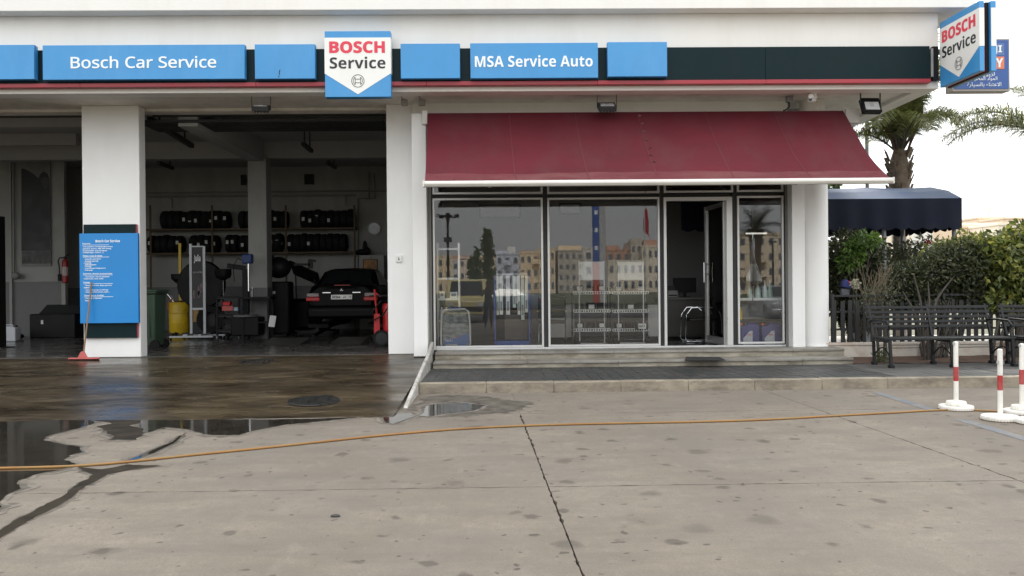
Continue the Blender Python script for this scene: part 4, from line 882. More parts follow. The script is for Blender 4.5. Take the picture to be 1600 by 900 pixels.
# --- banner stand
q = fl(312, 527); bs = thing('banner_stand', 'silver banner stand on wheels with dark printed poster in the garage', 'banner stand', (xx(312, 20.2, 500), 20.2, ZG))
def bt(px_, py_, Y=20.2): return at(px_, py_, Y)
zt2 = zz(381, 20.2, 297); u0, u1 = bt(298, 400).x, bt(319, 400).x+.0
for x_ in (u0, u1): MB().box(x_-.03, x_+.03, 20.18, 20.23, ZG+.09, zt2-(0 if x_ == u0 else .06)).go('upright', STEEL, bs)
for a, b, Y in ((265, 333, 19.85), (286, 352, 20.5)):
    MB().box(bt(a, 520, Y).x, bt(b, 520, Y).x, Y-.03, Y+.03, ZG+.075, ZG+.115).go('foot_bar', STEEL, bs)
    for w in (a+2, b-2): MB().lathe([(.035, -.012), (.035, .012)], 12, (bt(w, 520, Y).x, Y, ZG+.036), 'x').go('castor', RUBBER, bs)
MB().box(u0-.03, u0+.03, 19.85, 20.5, ZG+.116, ZG+.15).box(u1-.03, u1+.03, 19.85, 20.5, ZG+.116, ZG+.15).go('cross_bar', STEEL, bs)
MB().box(u0+.03, u1-.03, 20.185, 20.225, zz(484, 20.2, 308), zz(481, 20.2, 308)).go('rail', STEEL, bs); MB().box(u0+.03, u1-.03, 20.185, 20.225, zt2-.08, zt2-.05).go('rail', STEEL, bs)
MB().box(u0+.03, u1-.03, 20.2, 20.212, zz(480.5, 20.2, 308), zt2-.085).go('poster', M('poster_dark', (.022, .018, .022), .5, var=.5, scale=3), bs)
text('lettering', sans('Julia'), LETW, bs, u0+.08, u1-.09, zz(411, 20.2, 308), zz(398, 20.2, 308), 20.2, local=False); text('lettering', sans('Salon des filles'), M('lett_grey', (.3, .3, .32), .6), bs, u0+.05, u1-.05, zz(427, 20.2, 308), zz(423.5, 20.2, 308), 20.2, local=False)
rr_ = random.Random(2)
for k in range(6):
    cx2 = u0+.06+rr_.random()*(u1-u0-.12); cz2 = zz(455, 20.2, 308)+rr_.uniform(-.1, .1)
    MB().box(cx2-.022, cx2+.022, 20.195, 20.1985, cz2-.09, cz2+.05).ball((cx2, 20.197, cz2+.08), (.02, .002, .028), 8, 6).go('figure_print', M('print_figure', (.16, .12, .12), .6, var=.5, scale=12), bs)
for a, c_, lab in ((295, .46, 'large black drum fan behind the pole and banner stand'), (318, .50, 'large dark round machine cover behind the banner stand')):
    pass
dk = thing('wheel_balancer', 'dark bulky wheel machine with round hood behind the banner stand', 'workshop machine', (xx(315, 22.4, 450), 22.4, ZG))
MB().lathe([(.5, -.1), (.62, -.08), (.66, 0), (.62, .12), (.4, .16)], 30, (0, 0, zz(445, 22.4, 315)-ZG), 'y').go('hood', BLACK, dk, off=(0, 0, 0)); MB().box(-.32, .42, -.1, .5, 0, .75).go('body', DGREY, dk, bev=.04, off=(0, 0, 0)); MB().box(-.28, -.05, -.12, -.1, .35, .7).go('panel', M('panel_ochre', (.35, .2, .04), .5), dk, off=(0, 0, 0))
MB().lathe([(.2, -.12), (.36, -.12), (.38, -.02), (.36, .1), (.2, .1)], 26, (.32, -.18, .42), 'y', False).go('wheel', RUBBER, dk, off=(0, 0, 0))
# --- second funnel on a mast
q = fl(348, 519); fn = thing('oil_funnel_stand', 'wide black oil funnel on a thin chrome mast beside the trolley', 'oil funnel', (xx(349, 20.9, 450), 20.9, ZG))
zb = zz(437, 20.9, 349)-ZG
MB().lathe([(.012, .1), (.012, zb)], 10).go('mast', CHROME, fn, off=(0, 0, 0)); MB().lathe([(.04, zb-.02), (.17, zb+.05), (.2, zb+.12), (.2, zb+.27), (.18, zb+.27), (.17, zb+.12), (.03, zb+.02)], 28).go('bowl', BLACK, fn, off=(0, 0, 0)); MB().box(-.18, .18, -.15, .15, .05, .1).go('base', BLACK, fn, off=(0, 0, 0))
for s_ in (-1, 1): MB().lathe([(.04, -.015), (.04, .015)], 12, (s_*.15, -.12, .04), 'x').go('castor', RUBBER, fn, off=(0, 0, 0))
# --- tyre changer with blue head
tc = thing('tyre_changer', 'black tyre changing machine with a blue motor head beside the column', 'tyre changer', (xx(384, 20.0, 450), 19.95, ZG))
def zl(py, px_=384): return zz(py, 19.95, px_)-ZG
MB().box(-.07, .07, .0, .14, 0, zl(420)).go('column', BLACK, tc, bev=.01, off=(0, 0, 0)); MB().box(-.06, .18, -.07, .13, zl(412), zl(397)).go('motor_head', BLUEP, tc, bev=.03, off=(0, 0, 0))
MB().bar((0, .05, zl(419)), (-.42, .0, zl(415)), .09, .12).go('swing_arm', BLACK, tc, off=(0, 0, 0)); MB().lathe([(.014, zl(455)), (.014, zl(410))], 8, (.09, -.02, 0)).go('tool_rod', CHROME, tc, off=(0, 0, 0))
MB().box(-.32, .34, -.1, .45, .1, .55).go('body', BLACK, tc, bev=.03, off=(0, 0, 0)); MB().lathe([(.28, .55), (.3, .60), (.1, .62)], 24, (-.02, .1, 0)).go('turntable', STEEL, tc, off=(0, 0, 0))
MB().tube([(.08, 0, zl(410)), (-.15, -.06, zl(404)), (-.26, -.06, zl(415)), (-.24, -.05, zl(440))], .01).go('air_hose', BLACK, tc, off=(0, 0, 0))
# --- tool trolley
tt = thing('tool_trolley', 'black three shelf tool trolley on castors with boxes on it', 'trolley', (xx(362, 20.4, 480), 20.35, ZG))
tw = xx(381, 20.35, 480)-xx(347, 20.35, 480)
for k, z_ in enumerate((.18, .55, .98)):
    MB().box(-tw/2, tw/2, -.22, .22, z_, z_+.03).go('shelf', DGREY, tt, off=(0, 0, 0)); MB().box(-tw/2, tw/2, -.225, -.21, z_+.03, z_+.07).go('lip', BLACK, tt, off=(0, 0, 0))
for sx_ in (-1, 1):
    for sy_ in (-1, 1):
        MB().box(sx_*tw/2-.02, sx_*tw/2+.02, sy_*.22-.02, sy_*.22+.02, .1, 1.02).go('post', BLACK, tt, off=(0, 0, 0)); MB().lathe([(.05, -.015), (.05, .015)], 14, (sx_*tw/2, sy_*.22, .05), 'x').go('castor', STEEL, tt, off=(0, 0, 0))
def pbox(name, lab, mat, px_, py0, py1, wpx, Y, cat='box'):
    c = at(px_, py1, Y); w = wpx*Y/F; h = at(px_, py0, Y).z-c.z; t = thing(name, lab, cat, (c.x, Y, c.z)); MB().box(-w/2, w/2, -.08, .1, 0, h*.8).go('body', mat, t, bev=.006, off=(0, 0, 0)); MB().box(-w/2-.004, w/2+.004, -.084, .104, h*.8+.001, h).go('lid', mat, t, bev=.004, off=(0, 0, 0)); return t
pbox('box', 'small bright red box on top of the pink box on the trolley', REDP, 355, 471.5, 477, 11, 20.3); pbox('box', 'pinkish red carton on the middle trolley shelf', M('carton_pink', (.48, .10, .085), .6), 357, 478, 485.5, 17, 20.25)
pbox('box', 'pale blue carton beside the pink carton on the trolley', M('carton_blue', (.30, .42, .52), .6), 372, 480, 485.5, 10, 20.25); pbox('box', 'dark parts box on the lowest trolley shelf', BLACK, 362, 497, 506, 22, 20.35)
t = thing('spray_can', 'small pale can standing on the top of the trolley', 'can', (xx(390.5, 20.2, 450), 20.4, ZG+1.02)); MB().lathe([(.035, 0), (.035, .16), (.02, .18), (.02, .21)], 14).go('body', STEEL, t, off=(0, 0, 0)); MB().lathe([(.018, .21), (.018, .24)], 10).go('cap', WHITEP, t, off=(0, 0, 0))
sb2 = thing('steel_workbench', 'dark steel workbench frame standing beside the white column', 'workbench', (xx(404, 20.1, 480), 20.05, ZG))
for a in (-.3, .3):
    for b in (-.2, .2): MB().box(a-.02, a+.02, b-.02, b+.02, 0, .98).go('leg', BLACK, sb2, off=(0, 0, 0))
MB().box(-.36, .36, -.25, .25, .98, 1.03).go('top', BLACK, sb2, off=(0, 0, 0)); MB().box(-.3, .3, -.2, .2, .4, .43).go('shelf', BLACK, sb2, off=(0, 0, 0))
t = tag(MB().obb(tuple(at(425.5, 502, 19.8)), (.15, .012, .27), (R(-12), R(6), 0)).go('paper_sheet', PAPER), 'white sheet of card leaning against the dark machine on the garage floor', 'card')
# --- dark engine on stand / open bonnet car on the left of the saloon
en = thing('engine_crane', 'dark workshop machine with jointed arm against the garage wall', 'workshop machine', (xx(437, 21.5, 450), 21.4, ZG))
def ze(py): return zz(py, 21.4, 437)-ZG
MB().box(-.42, .32, -.25, .3, .05, ze(440)).go('body', BLACK, en, bev=.05, off=(0, 0, 0)); MB().ball((.0, 0, ze(418)), (.33, .25, .28), 16, 10).go('hood', BLACK, en, off=(0, 0, 0)); MB().box(-.34, -.16, -.2, .2, ze(430), ze(398)).go('tower', BLACK, en, bev=.02, off=(0, 0, 0))
MB().bar((.35, .2, ze(413)), (.78, .2, ze(413.5)), .05, .06).bar((.78, .2, ze(420)), (.78, .2, ze(406)), .05, .12).bar((.74, .2, ze(406)), (.92, .2, ze(408)), .04, .06).go('arm', DGREY, en, off=(0, 0, 0)); MB().box(-.1, -.02, -.262, -.252, ze(459), ze(455)).go('lamp_label', PAPER, en, off=(0, 0, 0))
for s_ in (-1, 1): MB().box(s_*.3-.04, s_*.3+.04, -.6, .5, .02, .09).go('foot', BLACK, en, off=(0, 0, 0))
# --- cars
def car(lab, loc, rz, paint, L=4.75, Wd=1.80, lift=0, plate=None, group=None, name='parked_car', cat='car'):
    t = thing(name, lab, cat, loc, rz, group); hw = Wd/2
    # body: rings along y, rear at y=0
    st = [(0.0, .80, .33, .88, .62), (.03, .90, .28, .95, .8), (.18, .97, .20, 1.0, .92), (.6, 1.0, .18, 1.03, .96), (1.5, 1.0, .17, .99, .98), (2.4, 1.0, .17, .97, .98), (3.3, 1.0, .18, .95, .97), (4.1, .97, .20, .86, .95), (4.55, .88, .24, .76, .85), (4.72, .72, .32, .66, .6)]
    rows = []
    for y, kw, zb, zt, kt in st:
        w = hw*kw; y = y*L/4.72
        prof_ = [(-w*.86, zb), (-w*.97, zb+.08), (-w, zb+(zt-zb)*.42), (-w*.985, zb+(zt-zb)*.72), (-w*kt*.96, zt-.05), (-w*kt*.86, zt-.008), (-w*.4, zt+.018), (0, zt+.026)]
        prof_ = prof_+[(-x, z) for x, z in prof_[-2::-1]]
        rows.append([(x, y, z) for x, z in prof_]+[(-w*.86, y, zb)])
    m_ = MB().sheet(rows)
    for r_ in (rows[0], rows[-1]): m_.add(r_[:-1], [tuple(range(len(r_)-1))])
    m_.go('body', paint, t, off=(0, 0, 0), ang=40)
    # cabin: pillars + roof as one shell, panes inset proud
    gy = [(.78, .70, .985), (1.35, .60, 1.38), (2.0, .60, 1.445), (2.6, .58, 1.42), (3.5, .72, .94)]
    cab = []
    for y, kw, z in gy:
        y = y*L/4.72; wb_ = hw*.90; wt = hw*(.90-(.90-.70)*min(1, max(0, (z-.95)/.45)))
        cab.append([(-wb_, y, .93), (-wt, y, z-.03), (-wt*.8, y, z), (0, y, z+.018), (wt*.8, y, z), (wt, y, z-.03), (wb_, y, .93)])
    MB().sheet(cab).go('roof', paint, t, off=(0, 0, 0), ang=40)
    def pane_(n, q, mt=GLASSD):
        MB().add([(x, y*L/4.72, z) for x, y, z in q], [(0, 1, 2, 3)]).go(n, mt, t, off=(0, 0, 0), fix=False)
    pane_('rear_window', [(-hw*.74, .80, 1.01), (hw*.74, .80, 1.01), (hw*.60, 1.30, 1.375), (-hw*.60, 1.30, 1.375)])
    pane_('windscreen', [(-hw*.60, 2.70, 1.405), (hw*.60, 2.70, 1.405), (hw*.78, 3.46, .985), (-hw*.78, 3.46, .985)])
    for s_ in (-1, 1):
        pane_('side_window', [(s_*hw*.915, .98, .985), (s_*hw*.915, 3.2, .985), (s_*hw*.735, 2.62, 1.36), (s_*hw*.735, 1.42, 1.36)])
        for y in (.95, 3.72):
            wh = MB().lathe([(.2, -.10), (.30, -.105), (.318, -.08), (.32, 0), (.318, .08), (.30, .105), (.2, .10)], 24, (s_*(hw-.1), y*L/4.72, .32), 'x').go('wheel', RUBBER, t, off=(0, 0, 0))
            MB().lathe([(.2, 0), (.19, .02), (.05, .03), (.001, .03)], 20, (s_*(hw-.1)+s_*.09, y*L/4.72, .32), 'x').go('rim', STEEL, wh, off=(0, 0, 0))
        MB().box(s_*hw*1.0, s_*(hw+.16), 2.95*L/4.72, 3.05*L/4.72, 1.0, 1.12).go('mirror', paint, t, bev=.03, off=(0, 0, 0))
        x0, x1 = sorted((s_*hw*.98, s_*hw*.60))
        tlm = M('tail_red', (.50, .012, .015), .25, var=.05); tlw = M('tail_pale', (.30, .25, .25), .2)
        tl_ = MB().box(x0, x1, -.025, .12, .60, .70).go('tail_light', tlm, t, bev=.02, off=(0, 0, 0))
        MB().box(x0+.02, x1-.02 if s_ < 0 else x1-.02, -.015, .12, .702, .80).go('lens', tlw, tl_, bev=.02, off=(0, 0, 0)); 
        x0, x1 = sorted((s_*hw*.90, s_*hw*.55)); MB().box(x0, x1, L-.22, L-.06, .58, .72).go('headlight', LENS, t, bev=.04, off=(0, 0, 0))
    MB().box(-hw*.97, hw*.97, -.07, .1, .15, .50).go('rear_bumper', paint, t, bev=.085, off=(0, 0, 0)); MB().box(-hw*.8, hw*.8, -.074, -.06, .368, .377).go('bumper_trim', DGREY, t, off=(0, 0, 0))
    MB().box(-hw*.9, hw*.9, L-.14, L+.03, .24, .46).go('front_bumper', paint, t, bev=.05, off=(0, 0, 0)); MB().box(-hw*.42, hw*.42, L-.12, L+.005, .48, .68).go('grille', BLACK, t, bev=.02, off=(0, 0, 0))
    MB().box(-hw*.52, -hw*.30, -.035, .0, .80, .82).box(hw*.30, hw*.52, -.035, 0, .80, .82).go('boot_trim', CHROME, t, off=(0, 0, 0)); MB().box(-hw*.22, hw*.22, .06, .09, .985, 1.0).go('brake_light', tlm, t, off=(0, 0, 0))
    MB().lathe([(.038, -.036), (.044, -.04), (.044, -.03)], 20, (0, 0, .875), 'y', False).bar((0, -.036, .875), (0, -.036, .915), .008, .004).bar((0, -.036, .875), (.033, -.036, .855), .008, .004, (0, 1, 0)).bar((0, -.036, .875), (-.033, -.036, .855), .008, .004, (0, 1, 0)).go('badge', CHROME, t, off=(0, 0, 0))
    pl = MB().box(-.26, .26, -.05, -.0, .64, .755).go('number_plate', M('plate_white', (.88, .88, .84), .5), t, bev=.004, off=(0, 0, 0))
    if plate:
        text('lettering', sans(plate[0]), LETK, pl, -.225, -.03, .665, .73, -.05); text('lettering', plate[1], LETK, pl, .03, .10, .67, .72, -.05, bold=.02); text('lettering', sans(plate[2]), LETK, pl, .195, .22, .665, .73, -.05)
    return t
q = at(534, 460, 20.6)
zcar = zz(464, 20.55, 531)-.70
CARB = M('car_black', (.003, .003, .0035), .35, var=.1, rvar=.05, spec=.10)
car('black saloon car on the workshop lift with its boot towards the forecourt', (q.x, 20.6, zcar), R(1.5), CARB, plate=('60364', '\ufedf\ufe91'[::-1], '1'))
lf_ = thing('drive_on_lift', 'low dark drive-on lift with two ramps under the black saloon', 'car lift', (q.x, 20, ZG))
for s_, (a, b) in ((-1, (411, 472)), (1, (519, 567))):
    xa_, xb_ = xx(a, 18.2, 530), xx(b, 18.2, 530)
    MB().prism([(17.9, ZG+.003), (18.1, ZG+.03), (19.0, ZG+.10), (19.0, ZG+.003)], xa_, xb_, 'yz').go('ramp_flap', M('ramp_steel', (.07, .068, .062), .5, metal=.4, var=.3), lf_)
    cx2 = q.x+s_*.76; MB().box(cx2-.26, cx2+.26, 21.4, 24.7, zcar-.10, zcar).go('runway', BLACK, lf_); MB().bar((cx2, 20.8, ZG+.02), (cx2, 23.5, zcar-.1), .08, .06).bar((cx2+.1, 23.5, ZG+.02), (cx2+.1, 20.8, zcar-.1), .08, .06).go('scissor_leg', BLACK, lf_)
# open bonnet at the left of the saloon
ob_ = thing('raised_bonnet', 'dark raised car bonnet panel beside the black saloon', 'car bonnet', (xx(480, 22, 430), 22, ZG))
a, b = at(456, 418, 22.3), at(499, 437, 22.3)
MB().bar(a, b, 1.1, .05, (0, .3, 1)).go('bonnet', CARB, ob_); MB().bar(at(492, 436, 22.3), at(492, 480, 22.3), .03, .03).bar(at(462, 428, 22.3), at(464, 500, 22.3), .03, .03).go('stay', BLACK, ob_); MB().box(xx(455, 22.3), xx(490, 22.3), 22.1, 23, ZG+.1, ZG+.95).go('wing', CARB, ob_, bev=.1)
# red wheeled trolley
rt_ = thing('oil_dispenser', 'red wheeled oil dispenser with black hose at the right edge of the garage bay', 'oil dispenser', (xx(600, 17.3, 500), 17.3, ZG))
def rz_(py): return zz(py, 17.3, 600)-ZG
MB().lathe([(.13, .12), (.14, .15), (.14, rz_(478)), (.11, rz_(474))], 24, (.1, .1, 0)).go('tank', REDP, rt_, off=(0, 0, 0)); MB().tube([(-.10, -.05, .16), (-.19, .0, rz_(452))], .022).tube([(-.20, 0, rz_(455)), (-.07, -.0, rz_(464))], .012).go('handle', REDP, rt_, off=(0, 0, 0)); MB().box(-.20, -.08, -.08, .0, .22, rz_(490)).go('plate', REDP, rt_, off=(0, 0, 0))
wh = MB().lathe([(.13, -.03), (.17, -.03), (.175, 0), (.17, .03), (.13, .03)], 26, (-.04, -.14, .176), 'y', False).go('wheel', RUBBER, rt_, off=(0, 0, 0)); MB().lathe([(.13, -.012), (.02, -.02)], 18, (-.04, -.14, .176), 'y').go('rim', DGREY, wh, off=(0, 0, 0))
MB().tube([(.12, .05, rz_(472)), (-.05, -.1, rz_(470)), (-.22, -.12, rz_(486)), (-.2, -.14, rz_(500)), (.0, -.14, rz_(492)), (.12, -.12, rz_(478))], .016).go('hose', BLACK, rt_, off=(0, 0, 0)); MB().box(-.3, .15, -.02, .02, rz_(463), rz_(461)).go('gun_bar', BLACK, rt_, off=(0, 0, 0))
# ================================================================= SHOP CONTENTS BEHIND THE GLASS
SHELFW = M('shelf_white', (.78, .80, .79), .4, var=.05); NAVY = M('display_blue', (.03, .09, .34), .4); LBLUE = M('label_blue', (.10, .22, .62), .4); GREYC = M('carton_grey', (.28, .28, .28), .6, var=.2)
LEATH = M('seat_black', (.018, .018, .018), .45); DESK = M('desk_dark', (.065, .06, .055), .4, var=.2); CARDW = M('card_pale', (.66, .67, .66), .6)
def sx(px_, Y): return xx(px_, Y, 450)
def sz(py, Y, px_): return zz(py, Y, px_)
def sth(name, lab, cat, px_, Y, z=ZS, group=None): return thing(name, lab, cat, (sx(px_, Y), Y, z), 0, group)
# window shelf unit on the left with boxes
Y = 15.75; t = sth('shelf_unit', 'white open shelf unit at the left end of the shop window', 'shelf', 702, Y)
for z_ in (388, 434, 466, 500): MB().box(sx(684, Y), sx(718, Y), Y-.12, Y+.2, sz(z_+3, Y, 700), sz(z_, Y, 700)).go('shelf', SHELFW, t)
for a in (684.5, 717.5):
    for b in (Y-.115, Y+.19): MB().box(sx(a, Y)-.012, sx(a, Y)+.012, b-.012, b+.012, ZS, sz(380, Y, 700)).go('post', ALU, t)
MB().box(sx(685, Y), sx(717, Y), Y-.10, Y+.18, ZS, ZS+.2).go('plinth', DGREY, t)
def wbox(lab, a, b, y0, y1, mat, Y=15.7, name='carton', cat='box'):
    c = (a+b)/2; t = sth(name, lab, cat, c, Y, sz(y1, Y, c)); w = sx(b, Y)-sx(a, Y); h = sz(y0, Y, c)-sz(y1, Y, c)
    MB().box(-w/2, w/2, -.06, .08, 0, h).go('body', mat, t, bev=.005, off=(0, 0, 0)); MB().box(-w*.3, w*.3, -.064, -.059, h*.3, h*.75).go('print', GREYC if mat is not GREYC else CARDW, t, off=(0, 0, 0)); return t
wbox('white carton at the left on the third shelf in the shop window', 687, 695, 455, 466, SHELFW); wbox('white carton at the right on the third shelf in the shop window', 703, 715, 456, 466, SHELFW)
for k in range(4): 
    c = 690+k*7; t = sth('oil_bottle', 'pale bottle on the lower shelf of the window unit, %s from the left' % ORD[k], 'bottle', c, 15.72, sz(500, 15.72, c)); MB().lathe([(.035, 0), (.037, .02), (.037, .18), (.015, .22), (.015, .25)], 14).go('body', CARDW, t, off=(0, 0, 0)); MB().lathe([(.017, .25), (.017, .27)], 10).go('cap', BLACK, t, off=(0, 0, 0))
# packed seat cover bag
Y = 15.42; t = sth('seat_cover_bag', 'clear plastic bag of dark seat covers with grey piping and blue label', 'bag', 711.5, Y)
w, h = sx(736.5, Y)-sx(687.5, Y), sz(483.5, Y, 711)-ZS
rp = [(-w*.38, 0), (w*.40, 0), (w*.47, h*.12), (w*.46, h*.6), (w*.42, h*.93), (w*.30, h), (-w*.34, h*.985), (-w*.43, h*.9), (-w*.46, h*.5), (-w*.46, h*.1)]
MB().prism([(x*.95, z*.95+.015) for x, z in rp], -.07, .08).go('covers', M('cover_grey', (.34, .35, .35), .45, var=.8, scale=9, stretch=(1, 1, 2.2)), t, bev=.05, off=(0, 0, 0), seg=3)
MB().tube([(x, -.085, z+.01) for x, z in rp+rp[:1]], .017, 8).go('piping', M('piping_grey', (.72, .74, .75), .5), t, off=(0, 0, 0)); MB().prism([(x, z+.01) for x, z in rp], -.083, -.079).go('clear_front', CLEAR, t, off=(0, 0, 0))
MB().prism([(-w*.36, h*.10), (-w*.22, h*.03), (w*.26, h*.03), (w*.42, h*.2), (w*.42, h*.36), (w*.28, h*.38), (w*.05, h*.28), (-w*.36, h*.24)], -.077, -.0715).go('paper_label', LBLUE, t, off=(0, 0, 0)); MB().prism([(-w*.25, h*.03), (w*.08, h*.035), (w*.04, h*.13), (-w*.34, h*.12)], -.079, -.0775).go('white_label', WHITEP, t, off=(0, 0, 0))
text('lettering', sans('1631'), LETW, t, -w*.34, -w*.1, h*.19, h*.245, -.0785); MB().box(w*.06, w*.12, -.079, -.0778, h*.30, h*.33).go('red_mark', LETR, t, off=(0, 0, 0)); MB().tube([(-w*.22, -.03, h), (-w*.18, -.03, h+.025), (w*.16, -.03, h+.03), (w*.2, -.03, h)], .013).go('handle', NAVY, t, off=(0, 0, 0))
# wiper blade display
Y = 15.8; t = sth('wiper_display', 'blue floor display of long white wiper blade packs in the window', 'display stand', 800, Y)
MB().box(sx(772, Y), sx(774.3, Y), Y-.1, Y+.16, ZS, sz(430, Y, 800)).go('side_panel', NAVY, t); MB().box(sx(825, Y), sx(827.5, Y), Y-.1, Y+.16, ZS, sz(430, Y, 800)).go('side_panel', NAVY, t)
MB().box(sx(774.3, Y), sx(825, Y), Y+.13, Y+.15, ZS+.1, sz(428, Y, 800)).go('back_panel', BLACK, t); MB().box(sx(774.3, Y), sx(825, Y), Y-.12, Y+.128, ZS, ZS+.12).go('base', NAVY, t); MB().box(sx(775, Y), sx(824, Y), Y+.06, Y+.128, sz(429.5, Y, 800), sz(427.5, Y, 800)).go('hook_rail', STEEL, t)
MB().box(sx(788, Y), sx(824, Y), Y+.118, Y+.1285, ZS+.13, sz(492, Y, 800)).go('backing_card', M('card_brown', (.10, .09, .08), .7), t)
for k, (a, w_, y1) in enumerate(((777.5, 4, 492), (783, 5, 491.5), (793.5, 6, 491.5), (803.5, 5, 480.5), (809.5, 5, 474), (810.5, 4, 491.5), (816.5, 5, 499.5), (822.5, 4.5, 488))):
    p_ = sth('wiper_pack', '%s white wiper blade pack from the left on the blue display' % ORD[k], 'wiper pack', a, Y-.02*(k % 3), sz(y1, Y, a)); hh = sz(430.5, Y, a)-sz(y1, Y, a); ww = w_*Y/F
    MB().box(-ww/2, ww/2, -.012, .012, 0, hh).go('sleeve', SHELFW if k % 3 else M('sleeve_green', (.60, .68, .60), .5), p_, off=(0, 0, 0)); MB().box(-ww*.3, ww*.3, -.0135, -.0125, hh*.62, hh*.94).go('print', CARDW, p_, off=(0, 0, 0)); MB().box(-ww*.32, ww*.32, -.0135, -.0125, hh*.1, hh*.34).go('dark_print', GREYC, p_, off=(0, 0, 0))
# chrome chairs
def chair(lab, px_, Y, rz=0, arms=True):
    t = sth('visitor_chair', lab, 'chair', px_, Y); t.rotation_euler = (0, 0, rz); w = .27
    MB().box(-w+.02, w-.02, -.24, .24, .43, .49).go('seat', LEATH, t, bev=.02, off=(0, 0, 0)); MB().obb((0, .25, .74), (2*w-.05, .045, .40), (R(-10), 0, 0)).go('backrest', LEATH, t, bev=.02, off=(0, 0, 0))
    for s_ in (-1, 1):
        MB().tube([(s_*w, -.20, .0), (s_*w*.98, -.24, .44), (s_*w, -.22, .66), (s_*w, .12, .67)], .011).go('arm', CHROME, t, off=(0, 0, 0)); MB().tube([(s_*w, .26, .0), (s_*w*.95, .20, .45), (s_*w*.95, .32, .95)], .011).go('leg', CHROME, t, off=(0, 0, 0)); MB().box(s_*w-.02, s_*w+.02, -.14, .10, .675, .70).go('arm_pad', LEATH, t, bev=.008, off=(0, 0, 0))
    MB().tube([(-w, -.24, .43), (w, -.24, .43)], .011).tube([(-w*.95, .33, .97), (w*.95, .33, .97)], .012).go('cross_rail', CHROME, t, off=(0, 0, 0)); return t
chair('black visitor chair with chrome frame between the two large panes', 862, 16.1, R(176))
# two tall wire display stands
def dstand(lab, a, b, Y):
    t = sth('wire_display_stand', lab, 'display stand', (a+b)/2, Y); z1 = sz(408, Y, a); 
    for x_ in (a, b): MB().tube([(sx(x_, Y), Y, ZS+.06), (sx(x_, Y), Y, z1)], .012, 8).go('post', ALUW, t)
    MB().box(sx(a, Y), sx(b, Y), Y-.008, Y+.008, sz(437.5, Y, a), sz(409, Y, a)).go('header_card', M('header_card', (.55, .56, .56), .4, var=.1), t)
    MB().box(sx(a-2, Y), sx(b+6, Y), Y-.14, Y-.10, ZS+.03, ZS+.055).box(sx(a-2, Y), sx(b+6, Y), Y+.10, Y+.14, ZS+.03, ZS+.055).go('base_bar', ALUW, t)
    for s_ in (a-3, b+7): MB().box(sx(s_, Y)-.035, sx(s_, Y)+.035, Y-.16, Y+.16, ZS, ZS+.11).go('foot', BLACK, t, bev=.01)
    MB().tube([(sx((a+b)/2-12, Y), Y-.02, ZS+.12), (sx((a+b)/2+18, Y), Y-.02, ZS+.12)], .009).go('hook_bar', CHROME, t)
dstand('left one of two silver wire display stands in the middle window', 905, 944, 15.7); dstand('right one of two silver wire display stands in the middle window', 966, 1005, 15.7)
# perforated battery racks
for a, b, lab in ((896, 953, 'left low rack of perforated trays holding dark batteries'), (957, 1013, 'right low rack of perforated trays holding dark batteries')):
    Y = 16.6; t = sth('battery_rack', lab, 'rack', (a+b)/2, Y)
    for k, y_ in enumerate((457.5, 486, 515.5)):
        z_ = sz(y_+2.7, Y, a); m_ = MB(); m_.box(sx(a, Y), sx(b, Y), Y-.01, Y+.01, z_, z_+.012).box(sx(a, Y), sx(b, Y), Y-.01, Y+.01, z_+.05, z_+.062)
        n_ = 15
        for i in range(n_+1): c = sx(a, Y)+(sx(b, Y)-sx(a, Y))*i/n_; m_.box(c-.009, c+.009, Y-.009, Y+.009, z_+.012, z_+.05)
        m_.go('perforated_lip', SHELFW, t); MB().box(sx(a, Y), sx(b, Y), Y+.012, Y+.4, z_-.01, z_+.005).go('tray', DGREY, t)
        for i in range(3):
            q0 = sx(a+3+i*17, Y); ww = .16+.03*((i*k) % 2); bt_ = sth('car_battery', 'black car battery, %s along tray %s of the %s rack' % (ORD[i], ('one', 'two', 'three')[k], 'left' if a < 900 else 'right'), 'battery', a+3+i*17, Y+.15, z_+.007)
            MB().box(0, ww, -.08, .1, 0, .17).go('case', BLACK, bt_, bev=.006, off=(0, 0, 0)); MB().box(.01, ww-.01, -.07, .09, .171, .19).go('lid', DGREY, bt_, bev=.004, off=(0, 0, 0))
            if (i+k) % 2 == 0: MB().box(ww*.2, ww*.8, -.083, -.0805, .07, .15).go('paper_label', CARDW, bt_, off=(0, 0, 0))
    for x_ in (a, b): MB().box(sx(x_, Y)-.012, sx(x_, Y)+.012, Y+.36, Y+.40, ZS, sz(450, Y, a)).go('post', DGREY, t)
    MB().box(sx(a+2, Y), sx(b-2, Y), Y+.0, Y+.38, ZS, ZS+.12).go('plinth', BLACK, t)
t = wbox('small dark battery box with white printed label at the right of the racks', 993, 1011, 502, 515, M('carton_black', (.03, .03, .03), .5), 16.2); MB().box(-.075, .075, -.068, -.0645, .02, .12).go('paper_label', SHELFW, t, off=(0, 0, 0)); text('lettering', sans('NOVA'), LETK, t, -.06, .06, .045, .095, -.068)
